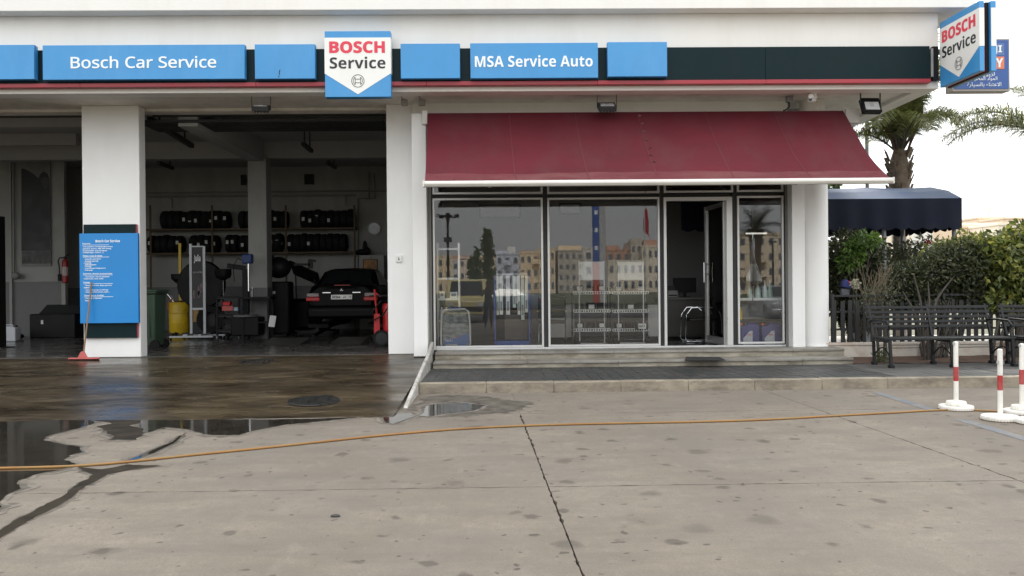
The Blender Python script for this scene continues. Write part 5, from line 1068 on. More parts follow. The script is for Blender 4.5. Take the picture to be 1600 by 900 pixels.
# counter blocks and desk
CNT = M('counter_grey', (.55, .55, .55), .5, var=.06)
for a, b, y0, lab in ((858, 897, 474, 'grey counter block behind the visitor chair'), (1012, 1029, 474, 'grey counter block at the right end of the battery racks')):
    Y = 17.2; t = sth('shop_counter', lab, 'counter', (a+b)/2, Y); MB().box(sx(a, Y), sx(b, Y), Y, Y+.5, ZS+.08, sz(y0+2, Y, a)).go('body', CNT, t, bev=.006); MB().box(sx(a, Y)-.02, sx(b, Y)+.02, Y-.02, Y+.52, sz(y0+2, Y, a), sz(y0, Y, a)).go('top', DESK, t, bev=.004); MB().box(sx(a, Y)+.03, sx(b, Y)-.03, Y+.03, Y+.47, ZS, ZS+.08).go('plinth', BLACK, t)
Y = 17.6; t = sth('reception_desk', 'dark reception desk seen through the open shop door', 'desk', 1075, Y)
MB().box(sx(1030, Y), sx(1112, Y), Y-.05, Y+.75, sz(468, Y, 1075), sz(464.5, Y, 1075)).go('top', M('desk_top', (.13, .125, .12), .35), t, bev=.005); MB().box(sx(1034, Y), sx(1108, Y), Y+.02, Y+.05, ZS+.05, sz(468, Y, 1075)).go('front_panel', DESK, t)
for a in (1034, 1108): MB().box(sx(a, Y)-.02, sx(a, Y)+.02, Y, Y+.7, ZS, sz(468, Y, 1075)-.001).go('side_panel', DESK, t)
t = sth('printer', 'small pale printer on the desk at the left of the doorway', 'printer', 1049, 17.8, sz(464.5, 17.6, 1075)); MB().box(-.11, .11, -.15, .15, 0, .15).go('body', M('printer_grey', (.34, .34, .34), .5), t, bev=.015, off=(0, 0, 0)); MB().box(-.09, .09, -.156, -.148, .03, .06).go('slot', BLACK, t, off=(0, 0, 0)); MB().obb((0, .12, .19), (.2, .02, .12), (R(-25), 0, 0)).go('paper_tray', M('printer_dark', (.06, .06, .06), .5), t, off=(0, 0, 0))
t = sth('monitor', 'black monitor standing beside the printer on the desk', 'monitor', 1070, 18.0, sz(464.5, 17.6, 1075)); MB().box(-.25, .25, -.02, .02, .1, .42).go('screen', BLACK, t, bev=.01, off=(0, 0, 0)); MB().box(-.03, .03, 0, .03, 0, .12).box(-.1, .1, -.07, .07, 0, .012).go('stand', BLACK, t, off=(0, 0, 0))
t = sth('cantilever_chair', 'black cantilever chair with bent chrome legs in the doorway', 'chair', 1084, 16.7); 
for y_ in (-.22, .22): MB().tube([(.34, y_, .50), (.12, y_, .70), (-.10, y_, .69), (-.20, y_, .55), (-.235, y_, .1), (-.20, y_, .02), (.36, y_, .015)], .0125, 10).go('leg', CHROME, t, off=(0, 0, 0))
MB().box(-.15, .34, -.22, .22, .42, .48).go('seat', LEATH, t, bev=.02, off=(0, 0, 0)); MB().obb((.36, 0, .78), (.05, .44, .48), (0, R(10), 0)).go('backrest', LEATH, t, bev=.02, off=(0, 0, 0))
# right window: shelf, bottles, jugs, wrapped wheel bag
Y = 15.75; t = sth('window_shelf', 'white topped low shelf in the narrow right window', 'shelf', 1187, Y); MB().box(sx(1153, Y), sx(1228, Y), Y-.05, Y+.32, sz(469.5, Y, 1187), sz(465.5, Y, 1187)).go('top', SHELFW, t, bev=.004)
for a in (1154, 1226): MB().box(sx(a, Y)-.015, sx(a, Y)+.015, Y-.04, Y+.3, ZS, sz(470, Y, 1187)).go('side_panel', ALUW, t)
MB().box(sx(1155, Y), sx(1226, Y), Y+.28, Y+.3, ZS, sz(470, Y, 1187)).go('back_panel', GREYC, t)
for k, c in enumerate((1172, 1184, 1195, 1203)):
    t = sth('spray_bottle', '%s pale tapered bottle from the left on the right window shelf' % ORD[k], 'bottle', c, 15.8, sz(465.5, 15.75, 1187)); MB().lathe([(.05, 0), (.055, .02), (.05, .14), (.018, .26), (.014, .30)], 16).go('body', M('bottle_pale', (.55, .68, .62), .3), t, off=(0, 0, 0)); MB().lathe([(.016, .30), (.008, .34)], 10).go('nozzle', WHITEP, t, off=(0, 0, 0))
t = sth('spray_can', 'small dark can with red cap at the left end of the right window shelf', 'can', 1155.5, 15.7, sz(465.5, 15.75, 1187)); MB().lathe([(.03, 0), (.03, .17), (.015, .19)], 14).go('body', GREYC, t, off=(0, 0, 0)); MB().lathe([(.016, .19), (.016, .23)], 12).go('cap', LETR, t, off=(0, 0, 0))
JUG = M('jug_blue', (.04, .05, .24), .35); JLAB = M('jug_label', (.62, .64, .68), .45)
for a, b, lab in ((1154, 1184, 'left blue oil jug with pale label and orange cap in the right window'), (1187, 1219, 'right blue oil jug with pale label and orange cap in the right window')):
    Y = 15.5; t = sth('oil_jug', lab, 'oil jug', (a+b)/2, Y); w, h = sx(b, Y)-sx(a, Y), sz(505, Y, a)-ZS
    MB().prism([(-w/2, 0), (w/2, 0), (w/2, h*.86), (w*.42, h*.97), (-w*.12, h), (-w*.2, h*.9), (-w/2, h*.88)], -.1, .1).go('body', JUG, t, bev=.02, off=(0, 0, 0), seg=3); MB().lathe([(.03, h*.9), (.03, h*1.0)], 14, (-w*.36, 0, 0)).go('cap', M('cap_orange', (.6, .12, .03), .4), t, off=(0, 0, 0)); MB().box(w*.05, w*.3, -.03, .03, h*.98, h*1.04).go('grip', JUG, t, bev=.01, off=(0, 0, 0))
    MB().prism([(-w*.36, h*.06), (w*.12, h*.06), (w*.12, h*.66), (-w*.02, h*.66), (-w*.36, h*.34)], -.1035, -.1005).go('paper_label', JLAB, t, off=(0, 0, 0)); text('lettering', sans('OIL'), LETR, t, -w*.16, w*.06, h*.46, h*.53, -.104)
t = sth('yellow_bottle', 'yellow bottle standing behind the left blue oil jug', 'bottle', 1156, 15.75, sz(499, 15.75, 1156)); MB().lathe([(.045, 0), (.045, .16), (.02, .2), (.02, .24)], 14).go('body', YELL, t, off=(0, 0, 0)); MB().lathe([(.022, .24), (.022, .27)], 12).go('cap', BLACK, t, off=(0, 0, 0))
st_ = sth('jug_shelf', 'small dark shelf behind the blue oil jugs', 'shelf', 1187, 15.8); MB().box(sx(1156, 15.75), sx(1225, 15.75), 15.66, 16.0, sz(503, 15.75, 1187), sz(499, 15.75, 1187)).go('shelf', DGREY, st_)
Y = 15.55; t = sth('hanging_bag', 'clear plastic sack gathered at its neck hanging in the right window', 'plastic bag', 1177, Y, sz(447, Y, 1177)); rnd = random.Random(8)
def crumple(prof_, n):
    rows = []
    for r_, z_ in prof_: rows.append([(r_*(1+.24*((k % 2)*2-1)*.5+rnd.uniform(-.08, .08))*math.cos(2*math.pi*k/n), r_*(1+.24*((k % 2)*2-1)*.5)*math.sin(2*math.pi*k/n), z_) for k in range(n)])
    for r_ in rows: r_.append(r_[0])
    return rows
MB().sheet(crumple([(.01, 0), (.09, .02), (.155, .10), (.15, .19), (.10, .30), (.055, .42), (.035, .52), (.03, .62), (.035, .9)], 28)).go('sack', CLEAR, t, off=(0, 0, 0), ang=20, fix=False)
MB().sheet(crumple([(.01, .015), (.06, .03), (.12, .10), (.11, .19), (.06, .30), (.03, .42)], 18)).go('contents', CARDW, t, off=(0, 0, 0), ang=20, fix=False)
MB().tube([(0, 0, .5), (0, 0, 1.0)], .008).box(-.14, .26, -.012, .012, .98, 1.01).go('hanger', CHROME, t, off=(0, 0, 0)); MB().tube([(0, .02, 0), (0, .02, sz(470, Y, 1177)-sz(447, Y, 1177))], .02).go('tail', CLEAR, t, off=(0, 0, 0))
# certificates on the shop back wall
for k, (a, b, y0, y1) in enumerate(((750, 815, 320, 341), (875, 909, 318, 335))):
    Y = 20.15; t = sth('framed_certificate', '%s pale framed certificate high on the shop back wall' % ('wide' if k == 0 else 'narrow'), 'picture', (a+b)/2, Y, sz(y1, Y, a)); MB().frame(sx(a, Y), sx(b, Y), sz(y1, Y, a), sz(y0, Y, a), Y-.02, Y+.02, .03).go('frame', BLACK, t); MB().box(sx(a, Y)+.03, sx(b, Y)-.03, Y-.005, Y+.015, sz(y1, Y, a)+.03, sz(y0, Y, a)-.03).go('sheet', CARDW, t)
# ================================================================= GARDEN AT THE RIGHT
GY = 15.05; GZ0, GZ1 = .15, zz(534.5, GY, 1420); GX0 = cb_+.0
GW = M('garden_wall_render', (.55, .51, .45), .8, var=.08, bump=.08, dirt=((.33, .20, .13), .75, (1.2, 1.2, 1.4)))
gw_ = thing('garden_wall', 'low cream rendered garden wall behind the bench', 'wall', (9, GY, GZ0))
MB().box(GX0-.12, 14, GY, GY+.22, GZ0-.2, GZ1-.05).go('wall', GW, gw_, bev=.01); MB().box(GX0-.12, 14, GY-.015, GY+.235, GZ1-.05, GZ1).go('coping', GW, gw_, bev=.008)
IRON = M('fence_iron', (0.0132, 0.0132, 0.0138), .5, var=.3)
ff = thing('iron_fence', 'dark iron fence of upright flat bars on the low garden wall', 'fence', (9, GY+.1, GZ1))
zt_ = zz(461, GY+.1, 1340); x = GX0+.06; k = 0
while x < 13.2:
    wv = .10 if k % 4 else .07
    MB().box(x, x+wv*.78, GY+.095, GY+.108, GZ1+.0, zt_-.09-.02*(k % 2)).go('slat', IRON, ff); x += .138; k += 1
for z_ in (zt_-.03, GZ1+.22, GZ1+.55): MB().box(GX0+.02, 13.3, GY+.109, GY+.14, z_, z_+.035).go('rail', IRON, ff)
for x in (GX0+.03, GX0+2.1, GX0+4.2, GX0+6.3): MB().box(x, x+.045, GY+.085, GY+.15, GZ1, zt_+.02).go('post', IRON, ff)
# benches
BEN = M('bench_paint', (0.0084, 0.0096, 0.0102), .5, var=.25, scale=6, rvar=.12, spec=.3, dirt=((0.0240, 0.0240, 0.0228), .5, (2, 2, 2)))
def bench(lab, xa_, xb_, yf):
    L_ = xb_-xa_; t = thing('park_bench', lab, 'bench', ((xa_+xb_)/2, yf+.28, .152), 0, 'dark slatted benches in front of the garden wall'); P = .152
    sh = zz(528, yf, 1470)-P; bh = zz(478, yf+.5, 1470)-P
    for k in range(5):
        f_ = k/4; z_ = sh+.16+(bh-sh-.19)*f_; y_ = .40+.10*f_
        MB().obb((0, y_, z_), (L_, .022, .05), (R(-12), 0, 0)).go('back_slat', BEN, t, bev=.006, off=(0, 0, 0))
    for k in range(5): MB().box(-L_/2, L_/2, -.28+k*.115, -.28+k*.115+.085, sh-.03+(.0 if k else -.006), sh).go('seat_slat', BEN, t, bev=.006, off=(0, 0, 0))
    for x in (-L_/2+.06, 0, L_/2-.06):
        m_ = MB(); w_ = .042
        m_.bar((x, -.26, sh-.03), (x, -.30, .03), w_, w_, (1, 0, 0)).bar((x, .30, .02), (x, .34, sh), w_, w_, (1, 0, 0)).bar((x, .34, sh), (x, .53, bh+.02), w_, w_*.8, (1, 0, 0))
        m_.bar((x, -.27, sh-.06), (x, .34, sh-.06), w_*.7, w_*.8)
        m_.obb((x, -.31, .025), (.07, .10, .05), (0, 0, 0)).obb((x, .30, .025), (.07, .10, .05), (0, 0, 0)).go('leg_frame', BEN, t, off=(0, 0, 0))
        MB().tube([(x, -.285+.58*k/10, .17+.14*math.sin(math.pi*k/10)) for k in range(11)], .012, 8).go('brace_arch', BEN, t, off=(0, 0, 0))
        if x: MB().tube([(x, .44, sh+.26), (x, .2, sh+.28), (x, -.16, sh+.27), (x, -.24, sh+.20), (x, -.20, sh+.12), (x, -.24, sh)], .018, 8).go('armrest', BEN, t, off=(0, 0, 0))
    MB().tube([(-L_/2+.06, .0, .30), (L_/2-.06, .0, .305)], .006, 6).go('tie_rod', DGREY, t, off=(0, 0, 0))
    return t
b1x, b2x = xx(1371, 13.75, 520), xx(1569, 13.75, 520)
bench('dark iron slatted bench in front of the garden wall, seen whole', b1x, b2x, 13.42)
bench('dark slatted bench at the right edge, mostly cut off', xx(1577, 13.75, 520), xx(1577, 13.75, 520)+b2x-b1x, 13.30)
# ------------------------------------------------------------ foliage
def leafmat(name, c1, c2, c3, tr=.35):
    m = bpy.data.materials.new(name); m.use_nodes = True; t = m.node_tree; L = t.links; t.nodes.clear(); MATS[name] = m
    oi = _n(t, 'ShaderNodeNewGeometry'); cr = _n(t, 'ShaderNodeValToRGB'); e = cr.color_ramp.elements
    e[0].color = c1+(1,); e[0].position = 0; e[1].color = c2+(1,); e[1].position = .7; z = e.new(1.0); z.color = c3+(1,)
    L.new(oi.outputs['Random Per Island'], cr.inputs[0])
    pb = _n(t, 'ShaderNodeBsdfPrincipled'); pb.inputs['Roughness'].default_value = .45; L.new(cr.outputs[0], pb.inputs['Base Color'])
    tl_ = _n(t, 'ShaderNodeBsdfTranslucent'); hs_ = _n(t, 'ShaderNodeHueSaturation'); hs_.inputs['Value'].default_value = 1.6; L.new(cr.outputs[0], hs_.inputs['Color']); L.new(hs_.outputs[0], tl_.inputs[0])
    mx = _n(t, 'ShaderNodeMixShader'); mx.inputs[0].default_value = tr; o = _n(t, 'ShaderNodeOutputMaterial')
    L.new(pb.outputs[0], mx.inputs[1]); L.new(tl_.outputs[0], mx.inputs[2]); L.new(mx.outputs[0], o.inputs[0]); return m
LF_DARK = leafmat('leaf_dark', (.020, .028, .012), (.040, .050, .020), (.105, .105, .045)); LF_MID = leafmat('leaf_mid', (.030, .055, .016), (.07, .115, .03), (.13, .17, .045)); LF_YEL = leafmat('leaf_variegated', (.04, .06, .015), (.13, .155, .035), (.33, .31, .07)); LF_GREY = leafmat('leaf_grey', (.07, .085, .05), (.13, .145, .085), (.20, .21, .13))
LF_PALM = leafmat('leaf_palm', (.055, .075, .02), (.12, .135, .035), (.26, .24, .08), .4); LF_BRIGHT = leafmat('leaf_bright', (.03, .06, .012), (.09, .16, .025), (.16, .26, .05))
TWIG = M('twig_bark', (0.0700, 0.0595, 0.0462), .85, var=.25, scale=10); BARK = M('bark_grey', (0.0510, 0.0438, 0.0360), .9, var=.3, scale=9, stretch=(1, 1, .3), bump=.5)
def leaves(m_, c, rad, n, size, rnd, asp=.42, droop=.3, shell=.55):
    """n folded leaves (two faces each) spread through an ellipsoid"""
    for _ in range(n):
        while True:
            v = Vector((rnd.uniform(-1, 1), rnd.uniform(-1, 1), rnd.uniform(-1, 1)))
            if v.length < 1 and (v.length > shell or rnd.random() < .45): break
        p = Vector(c)+Vector((v.x*rad[0], v.y*rad[1], v.z*rad[2]))
        d = (v.normalized()*.7+Vector((rnd.uniform(-1, 1), rnd.uniform(-1, 1), rnd.uniform(-1, 1)-droop))).normalized(); s = size*rnd.uniform(.6, 1.25)
        w = d.orthogonal().normalized(); w.rotate(Matrix.Rotation(rnd.uniform(0, 6.28), 3, d)); nn = d.cross(w)
        o = len(m_.v); m_.v += [tuple(p), tuple(p+d*s*.5+w*s*asp*.5+nn*s*.08), tuple(p+d*s), tuple(p+d*s*.5-w*s*asp*.5+nn*s*.08)]
        m_.f += [(o, o+1, o+2), (o, o+2, o+3)]; m_.mi += [0, 0]
def shrub(name, lab, cat, base, blobs, mat, n, size, stems, seed, group=None, asp=.42, stem_r=.02, barkm=None, clump=0):
    """stems from the ground into each clump; clumps of leaves with gaps between them"""
    rnd = random.Random(seed); t = thing(name, lab, cat, base, 0, group); m_ = MB(); tot = sum(b[1][0]*b[1][2] for b in blobs)
    for c, r_ in blobs:
        k = int(n*r_[0]*r_[2]/tot)
        if clump:
            for _ in range(max(1, k//clump)):
                v = Vector((rnd.gauss(0, .5), rnd.gauss(0, .5), rnd.gauss(0, .5))); v = v if v.length < 1.05 else v.normalized()
                cc = Vector(c)+Vector((v.x*r_[0], v.y*r_[1], v.z*r_[2])); leaves(m_, cc, (size*.95, size*.95, size*.7), clump, size, rnd, asp, .25, .2)
        else: leaves(m_, c, r_, k, size, rnd, asp)
    m_.go('foliage', mat, t, ang=0, fix=False)['kind'] = 'stuff'
    b = Vector(base); q = MB()
    for i in range(stems):
        c, r_ = blobs[i % len(blobs)]; s0 = b+Vector((rnd.uniform(-.06, .06)*stems**.5, rnd.uniform(-.05, .05)*stems**.5, 0)); e = Vector(c)+Vector((rnd.uniform(-.5, .5)*r_[0], rnd.uniform(-.3, .3)*r_[1], rnd.uniform(0, .6)*r_[2]))
        mid = s0.lerp(e, .5)+Vector((rnd.uniform(-.08, .08), rnd.uniform(-.08, .08), .08)); q.tube([s0, s0.lerp(mid, .5)+Vector((rnd.uniform(-.03, .03), 0, .02)), mid, e], [stem_r*1.25, stem_r, stem_r*.8, stem_r*.35], 7)
        for _ in range(3):
            u = mid.lerp(e, rnd.uniform(.1, .9)); q.tube([u, u+Vector((rnd.uniform(-.25, .25), rnd.uniform(-.2, .2), rnd.uniform(.08, .3)))], [stem_r*.35, stem_r*.12], 5)
    if stems: q.go('stem', barkm or TWIG, t)['kind'] = 'stuff'
    return t
def A(px_, py_, Y): return tuple(at(px_, py_, Y))
def B(px_, py_, Y, rx, ry, rz): k = Y/F; return (A(px_, py_, Y), (rx*k, ry, rz*k))
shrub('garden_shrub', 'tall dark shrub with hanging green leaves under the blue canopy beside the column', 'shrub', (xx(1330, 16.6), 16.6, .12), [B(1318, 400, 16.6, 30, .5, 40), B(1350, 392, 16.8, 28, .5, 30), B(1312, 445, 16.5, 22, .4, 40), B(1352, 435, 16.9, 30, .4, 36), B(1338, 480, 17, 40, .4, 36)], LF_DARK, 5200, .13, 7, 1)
shrub('bright_creeper', 'bright green leafy creeper hanging below the blue canopy', 'shrub', (xx(1345, 16.2), 16.2, .12), [B(1352, 376, 16.1, 20, .25, 12), B(1335, 395, 16.1, 15, .2, 20), B(1322, 408, 16.1, 11, .2, 14)], LF_BRIGHT, 900, .13, 3, 2, asp=.36)
shrub('hedge_shrub', 'dense dark green hedge shrub behind the middle of the bench', 'shrub', (xx(1455, 15.0), 14.9, .15), [B(1418, 442, 15.5, 34, .45, 32), B(1455, 432, 15.5, 42, .5, 36), B(1495, 428, 15.5, 42, .5, 46), B(1476, 408, 15.7, 32, .4, 24), B(1505, 394, 15.7, 28, .4, 20), B(1435, 468, 15.4, 64, .3, 20), B(1515, 462, 15.4, 36, .3, 26), B(1540, 430, 15.5, 30, .4, 50)], LF_DARK, 14500, .095, 16, 3, stem_r=.018, barkm=BARK)
shrub('hedge_shrub', 'yellow topped hedge shrub rising just left of the right edge', 'shrub', (xx(1500, 15.9), 16.0, .12), [B(1482, 388, 16, 26, .4, 10), B(1510, 383, 16, 26, .4, 13), B(1536, 388, 16, 22, .4, 16)], LF_YEL, 1900, .13, 5, 4, clump=7)
shrub('variegated_shrub', 'large bushy shrub with yellow green leaf clusters at the right edge', 'shrub', (xx(1572, 15.2), 14.9, .15), [B(1566, 392, 15.4, 32, .45, 30), B(1596, 368, 15.4, 26, .5, 24), B(1625, 400, 15.4, 40, .5, 60), B(1565, 425, 15.3, 40, .45, 40), B(1595, 445, 15.2, 38, .4, 46), B(1560, 470, 15.2, 26, .3, 16)], LF_YEL, 5200, .15, 9, 5, asp=.5, stem_r=.03, barkm=BARK, clump=8)
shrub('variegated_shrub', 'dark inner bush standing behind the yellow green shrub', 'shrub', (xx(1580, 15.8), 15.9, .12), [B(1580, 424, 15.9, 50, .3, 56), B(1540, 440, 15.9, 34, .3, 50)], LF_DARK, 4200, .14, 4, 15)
# dry twiggy shrub
rnd = random.Random(11); t = thing('dry_shrub', 'dry brown twiggy shrub growing at the left end of the bench', 'shrub', (xx(1372, 14.9), 14.85, .15)); q = MB()
for i in range(46):
    bx_ = Vector((xx(1374, 14.9)+rnd.uniform(-.16, .16), 15.35+rnd.uniform(-.2, .12), .5+rnd.uniform(0, .5))); e = Vector(A(rnd.uniform(1338, 1412), rnd.uniform(408, 452), 15.3+rnd.uniform(-.2, .2)))
    m1 = bx_.lerp(e, .5)+Vector((rnd.uniform(-.08, .08), 0, .04)); q.tube([bx_, m1, e], [.009, .006, .002], 4)
    for _ in range(2): u = m1.lerp(e, rnd.random()); q.tube([u, u+Vector((rnd.uniform(-.1, .1), rnd.uniform(-.1, .1), rnd.uniform(.05, .22)))], [.004, .0015], 4)
q.go('twigs', M('dry_twig', (.19, .155, .105), .9, var=.3, scale=10), t)['kind'] = 'stuff'
m_ = MB(); leaves(m_, A(1372, 470, 15.2), (.42, .25, .3), 420, .07, rnd); leaves(m_, A(1405, 450, 15.3), (.35, .25, .35), 420, .06, rnd); m_.go('foliage', LF_GREY, t, ang=0, fix=False)['kind'] = 'stuff'
MB().tube([A(1374, 566, 14.6), A(1372, 540, 14.7), A(1366, 500, 14.8), A(1348, 478, 14.9)], [.03, .026, .022, .012], 7).tube([A(1383, 566, 14.6), A(1383, 520, 14.65), A(1378, 480, 14.8)], [.035, .03, .02], 7).go('trunk', BARK, t)
def trunkset(name, lab, px_, Y, lines, r):
    t = thing(name, lab, 'shrub trunk', (xx(px_, Y), Y, .15)); 
    for ln in lines: MB().tube([A(a, b, Y+c) for a, b, c in ln], [r*1.2]+[r]*(len(ln)-2)+[r*.5], 8).go('stem', BARK, t)
trunkset('multi_stem_trunk', 'grey cluster of bare stems rising through the middle of the bench', 1452, 14.5, [[(1445, 566, 0), (1443, 520, .1), (1438, 470, .3), (1428, 430, .5)], [(1450, 566, 0), (1449, 510, .1), (1452, 470, .3), (1450, 440, .5)], [(1455, 566, 0), (1458, 515, .1), (1462, 470, .3), (1480, 445, .5)], [(1453, 566, .1), (1453, 500, .2), (1468, 460, .4), (1492, 430, .6)], [(1447, 566, .05), (1438, 515, .15), (1425, 480, .3), (1410, 455, .5)], [(1451, 566, .02), (1454, 520, .1), (1447, 485, .25), (1452, 460, .5)]], .02)
trunkset('leaning_trunk', 'leaning bare grey stems at the right end of the bench', 1560, 14.6, [[(1550, 562, 0), (1556, 520, .1), (1566, 480, .3), (1568, 460, .5)], [(1562, 562, 0), (1566, 520, .1), (1580, 490, .2), (1590, 465, .5)], [(1572, 560, 0), (1582, 515, .1), (1596, 480, .3)]], .024)
rnd = random.Random(21)
for a, b, lab in ((1372, 566, 'small green weed growing at the foot of the bench end'), (1381, 566, 'second small grey green weed beside the bench leg')):
    t = thing('weed', lab, 'weed', A(a, b, 14.3)); m_ = MB(); leaves(m_, A(a, b-8, 14.3), (.10, .08, .12), 45, .09, rnd, .5); m_.go('foliage', LF_MID if a < 1375 else LF_GREY, t, ang=0, fix=False)['kind'] = 'stuff'; MB().tube([A(a, b+2, 14.3), A(a, b-14, 14.3)], .006, 5).go('stem', TWIG, t)
# oleander, meadow plants and a red flower behind
shrub('oleander', 'pale grey green tall plant with one red flower behind the hedge', 'shrub', (xx(1440, 19), 19, .12), [B(1412, 392, 19, 24, .6, 14), B(1448, 385, 19, 22, .6, 14), B(1396, 405, 19, 26, .5, 16), B(1435, 410, 19, 40, .6, 20), B(1500, 400, 19, 50, .6, 24)], LF_GREY, 3000, .17, 8, 6, asp=.2)
t = thing('red_flower', 'single red flower head above the pale plants', 'flower', A(1448.5, 379, 18.6)); m_ = MB(); leaves(m_, A(1448.5, 379, 18.6), (.05, .05, .05), 60, .06, rnd, .8); m_.go('petals', M('petal_red', (.55, .05, .04), .6), t, ang=0, fix=False)['kind'] = 'stuff'; MB().tube([A(1448.5, 380, 18.6), A(1448, 410, 18.7)], .008, 5).go('stem', TWIG, t)
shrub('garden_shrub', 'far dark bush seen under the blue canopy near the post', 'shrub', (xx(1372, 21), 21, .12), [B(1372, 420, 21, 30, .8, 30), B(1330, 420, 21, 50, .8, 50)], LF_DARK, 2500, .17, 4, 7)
# blue cap-like bundle and white flowers on the fence
t = thing('cloth_bundle', 'dark blue cloth with a red mark above the fence beside the column', 'cloth', A(1322, 445, 15.9)); k = 15.9/F; c = Vector(A(1324, 444, 15.9))
MB().prism([(-9*k, -3*k), (9*k, -7*k), (10*k, -4*k), (2*k, 7*k), (-3*k, 9*k), (-7*k, 5*k)], -.06, .06).go('cloth', M('cloth_blue', (.035, .045, .16), .8), t, bev=.03, off=(-c.x, -c.y, -c.z) if 0 else (0, 0, 0)); MB().box(2*k, 3.4*k, -.068, -.06, 3*k, 6*k).go('red_mark', LETR, t, off=(0, 0, 0))
MB().obb((-1*k, .03, -12*k), (13*k, .09, 12*k), (0, 0, 0)).go('grey_cloth', M('cloth_grey', (.14, .15, .17), .8), t, off=(0, 0, 0), bev=.02)
t = thing('white_flower', 'cream white flower cluster beside the blue cloth above the fence', 'flower', A(1337, 443, 15.8)); m_ = MB(); leaves(m_, A(1337, 443, 15.8), (.07, .06, .075), 120, .06, rnd, .8); m_.go('petals', M('petal_cream', (.52, .50, .38), .6), t, ang=0, fix=False)['kind'] = 'stuff'; MB().tube([A(1337, 444, 15.8), A(1340, 478, 15.8)], .008, 5).go('stem', TWIG, t)
# pale paving and grey box seen through the fence
MB().box(GX0+.1, 14, 17.0, 21.5, .12, .16).go('garden_path', M('path_pale', (.50, .48, .44), .8, var=.1))['kind'] = 'structure'
t = thing('planter_box', 'pale grey planter box seen through the fence bars', 'planter', (xx(1352, 17.6, 500), 17.6, .16)); MB().box(xx(1341, 17.6, 500), xx(1364, 17.6, 500), 17.5, 18, .16, zz(491, 17.6, 1352)).go('box', M('planter_grey', (.38, .42, .46), .6), t, bev=.01); MB().box(xx(1341, 17.6, 500)-.02, xx(1364, 17.6, 500)+.02, 17.48, 18.02, zz(491, 17.6, 1352), zz(489, 17.6, 1352)).go('rim', M('planter_rim', (.5, .52, .54), .6), t)
# ------------------------------------------------------------ blue canopy
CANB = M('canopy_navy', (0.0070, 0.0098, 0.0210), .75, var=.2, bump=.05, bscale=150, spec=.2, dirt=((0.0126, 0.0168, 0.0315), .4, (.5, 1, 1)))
CANT = M('canopy_pale_blue', (0.0638, 0.0938, 0.1650), .7, var=.15, dirt=((0.1200, 0.1500, 0.2100), .6, (.8, 1, 1)))  # top panels, a paler blue than the valance
cn = thing('canopy', 'navy blue barrel canopy with scalloped valance on grey posts behind the hedge', 'canopy'); CY = 18.0
KX1 = xx(1503, CY, 330); KX0 = KX1-6.2; kz = [zz(310, CY, 1440), zz(298, 18.55, 1440), zz(292.5, 19.3, 1440)]
bows = [KX0+(KX1-KX0)*i/4 for i in range(5)]
for a, b in zip(bows[:-1], bows[1:]):
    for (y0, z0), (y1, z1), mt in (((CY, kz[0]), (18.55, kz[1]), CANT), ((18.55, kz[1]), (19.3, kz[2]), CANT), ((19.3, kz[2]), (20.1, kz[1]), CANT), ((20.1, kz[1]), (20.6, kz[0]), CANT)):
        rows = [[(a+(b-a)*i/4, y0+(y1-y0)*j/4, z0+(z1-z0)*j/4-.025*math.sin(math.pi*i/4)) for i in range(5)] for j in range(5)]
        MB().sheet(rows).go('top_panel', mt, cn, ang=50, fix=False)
zv1 = zz(356, CY, 1400)
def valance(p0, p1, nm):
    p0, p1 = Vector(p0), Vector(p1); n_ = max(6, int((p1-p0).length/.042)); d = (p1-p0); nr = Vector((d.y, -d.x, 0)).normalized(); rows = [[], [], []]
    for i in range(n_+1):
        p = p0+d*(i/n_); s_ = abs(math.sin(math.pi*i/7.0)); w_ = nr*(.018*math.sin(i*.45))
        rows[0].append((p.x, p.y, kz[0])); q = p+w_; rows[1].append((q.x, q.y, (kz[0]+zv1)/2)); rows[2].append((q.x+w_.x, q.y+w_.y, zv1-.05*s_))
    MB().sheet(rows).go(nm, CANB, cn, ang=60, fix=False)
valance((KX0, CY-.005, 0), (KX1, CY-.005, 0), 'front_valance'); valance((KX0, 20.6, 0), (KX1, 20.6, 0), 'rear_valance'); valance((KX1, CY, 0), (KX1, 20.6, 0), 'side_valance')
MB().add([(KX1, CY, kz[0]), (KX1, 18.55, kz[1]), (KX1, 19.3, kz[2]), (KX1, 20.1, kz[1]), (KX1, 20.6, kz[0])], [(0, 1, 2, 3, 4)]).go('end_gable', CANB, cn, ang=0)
GP = M('canopy_post', (.19, .20, .205), .5, metal=.3)
for a, y_ in ((1381.5, CY+.13), (1491, CY+.13)): MB().lathe([(.045, .1), (.045, kz[0])], 14, (xx(a, y_, 400), y_, 0)).go('post', GP, cn)
for a in (KX1-.1, KX0+2.2): MB().lathe([(.045, .1), (.045, kz[0])], 14, (a, 20.5, 0)).go('post', GP, cn)
lp = thing('lamp_post', 'thin grey lamp post rising behind the blue canopy', 'lamp post', (xx(1355, 24, 280), 24, .1)); MB().lathe([(.06, 0), (.05, 8)], 12).go('pole', GP, lp, off=(0, 0, 0)); MB().bar((0, 0, 7.9), (-1.4, 0, 8.1), .06, .06).go('arm', GP, lp, off=(0, 0, 0)); MB().obb((-1.5, 0, 8.1), (.5, .2, .1), (0, 0, 0)).go('lamp_head', GP, lp, off=(0, 0, 0))
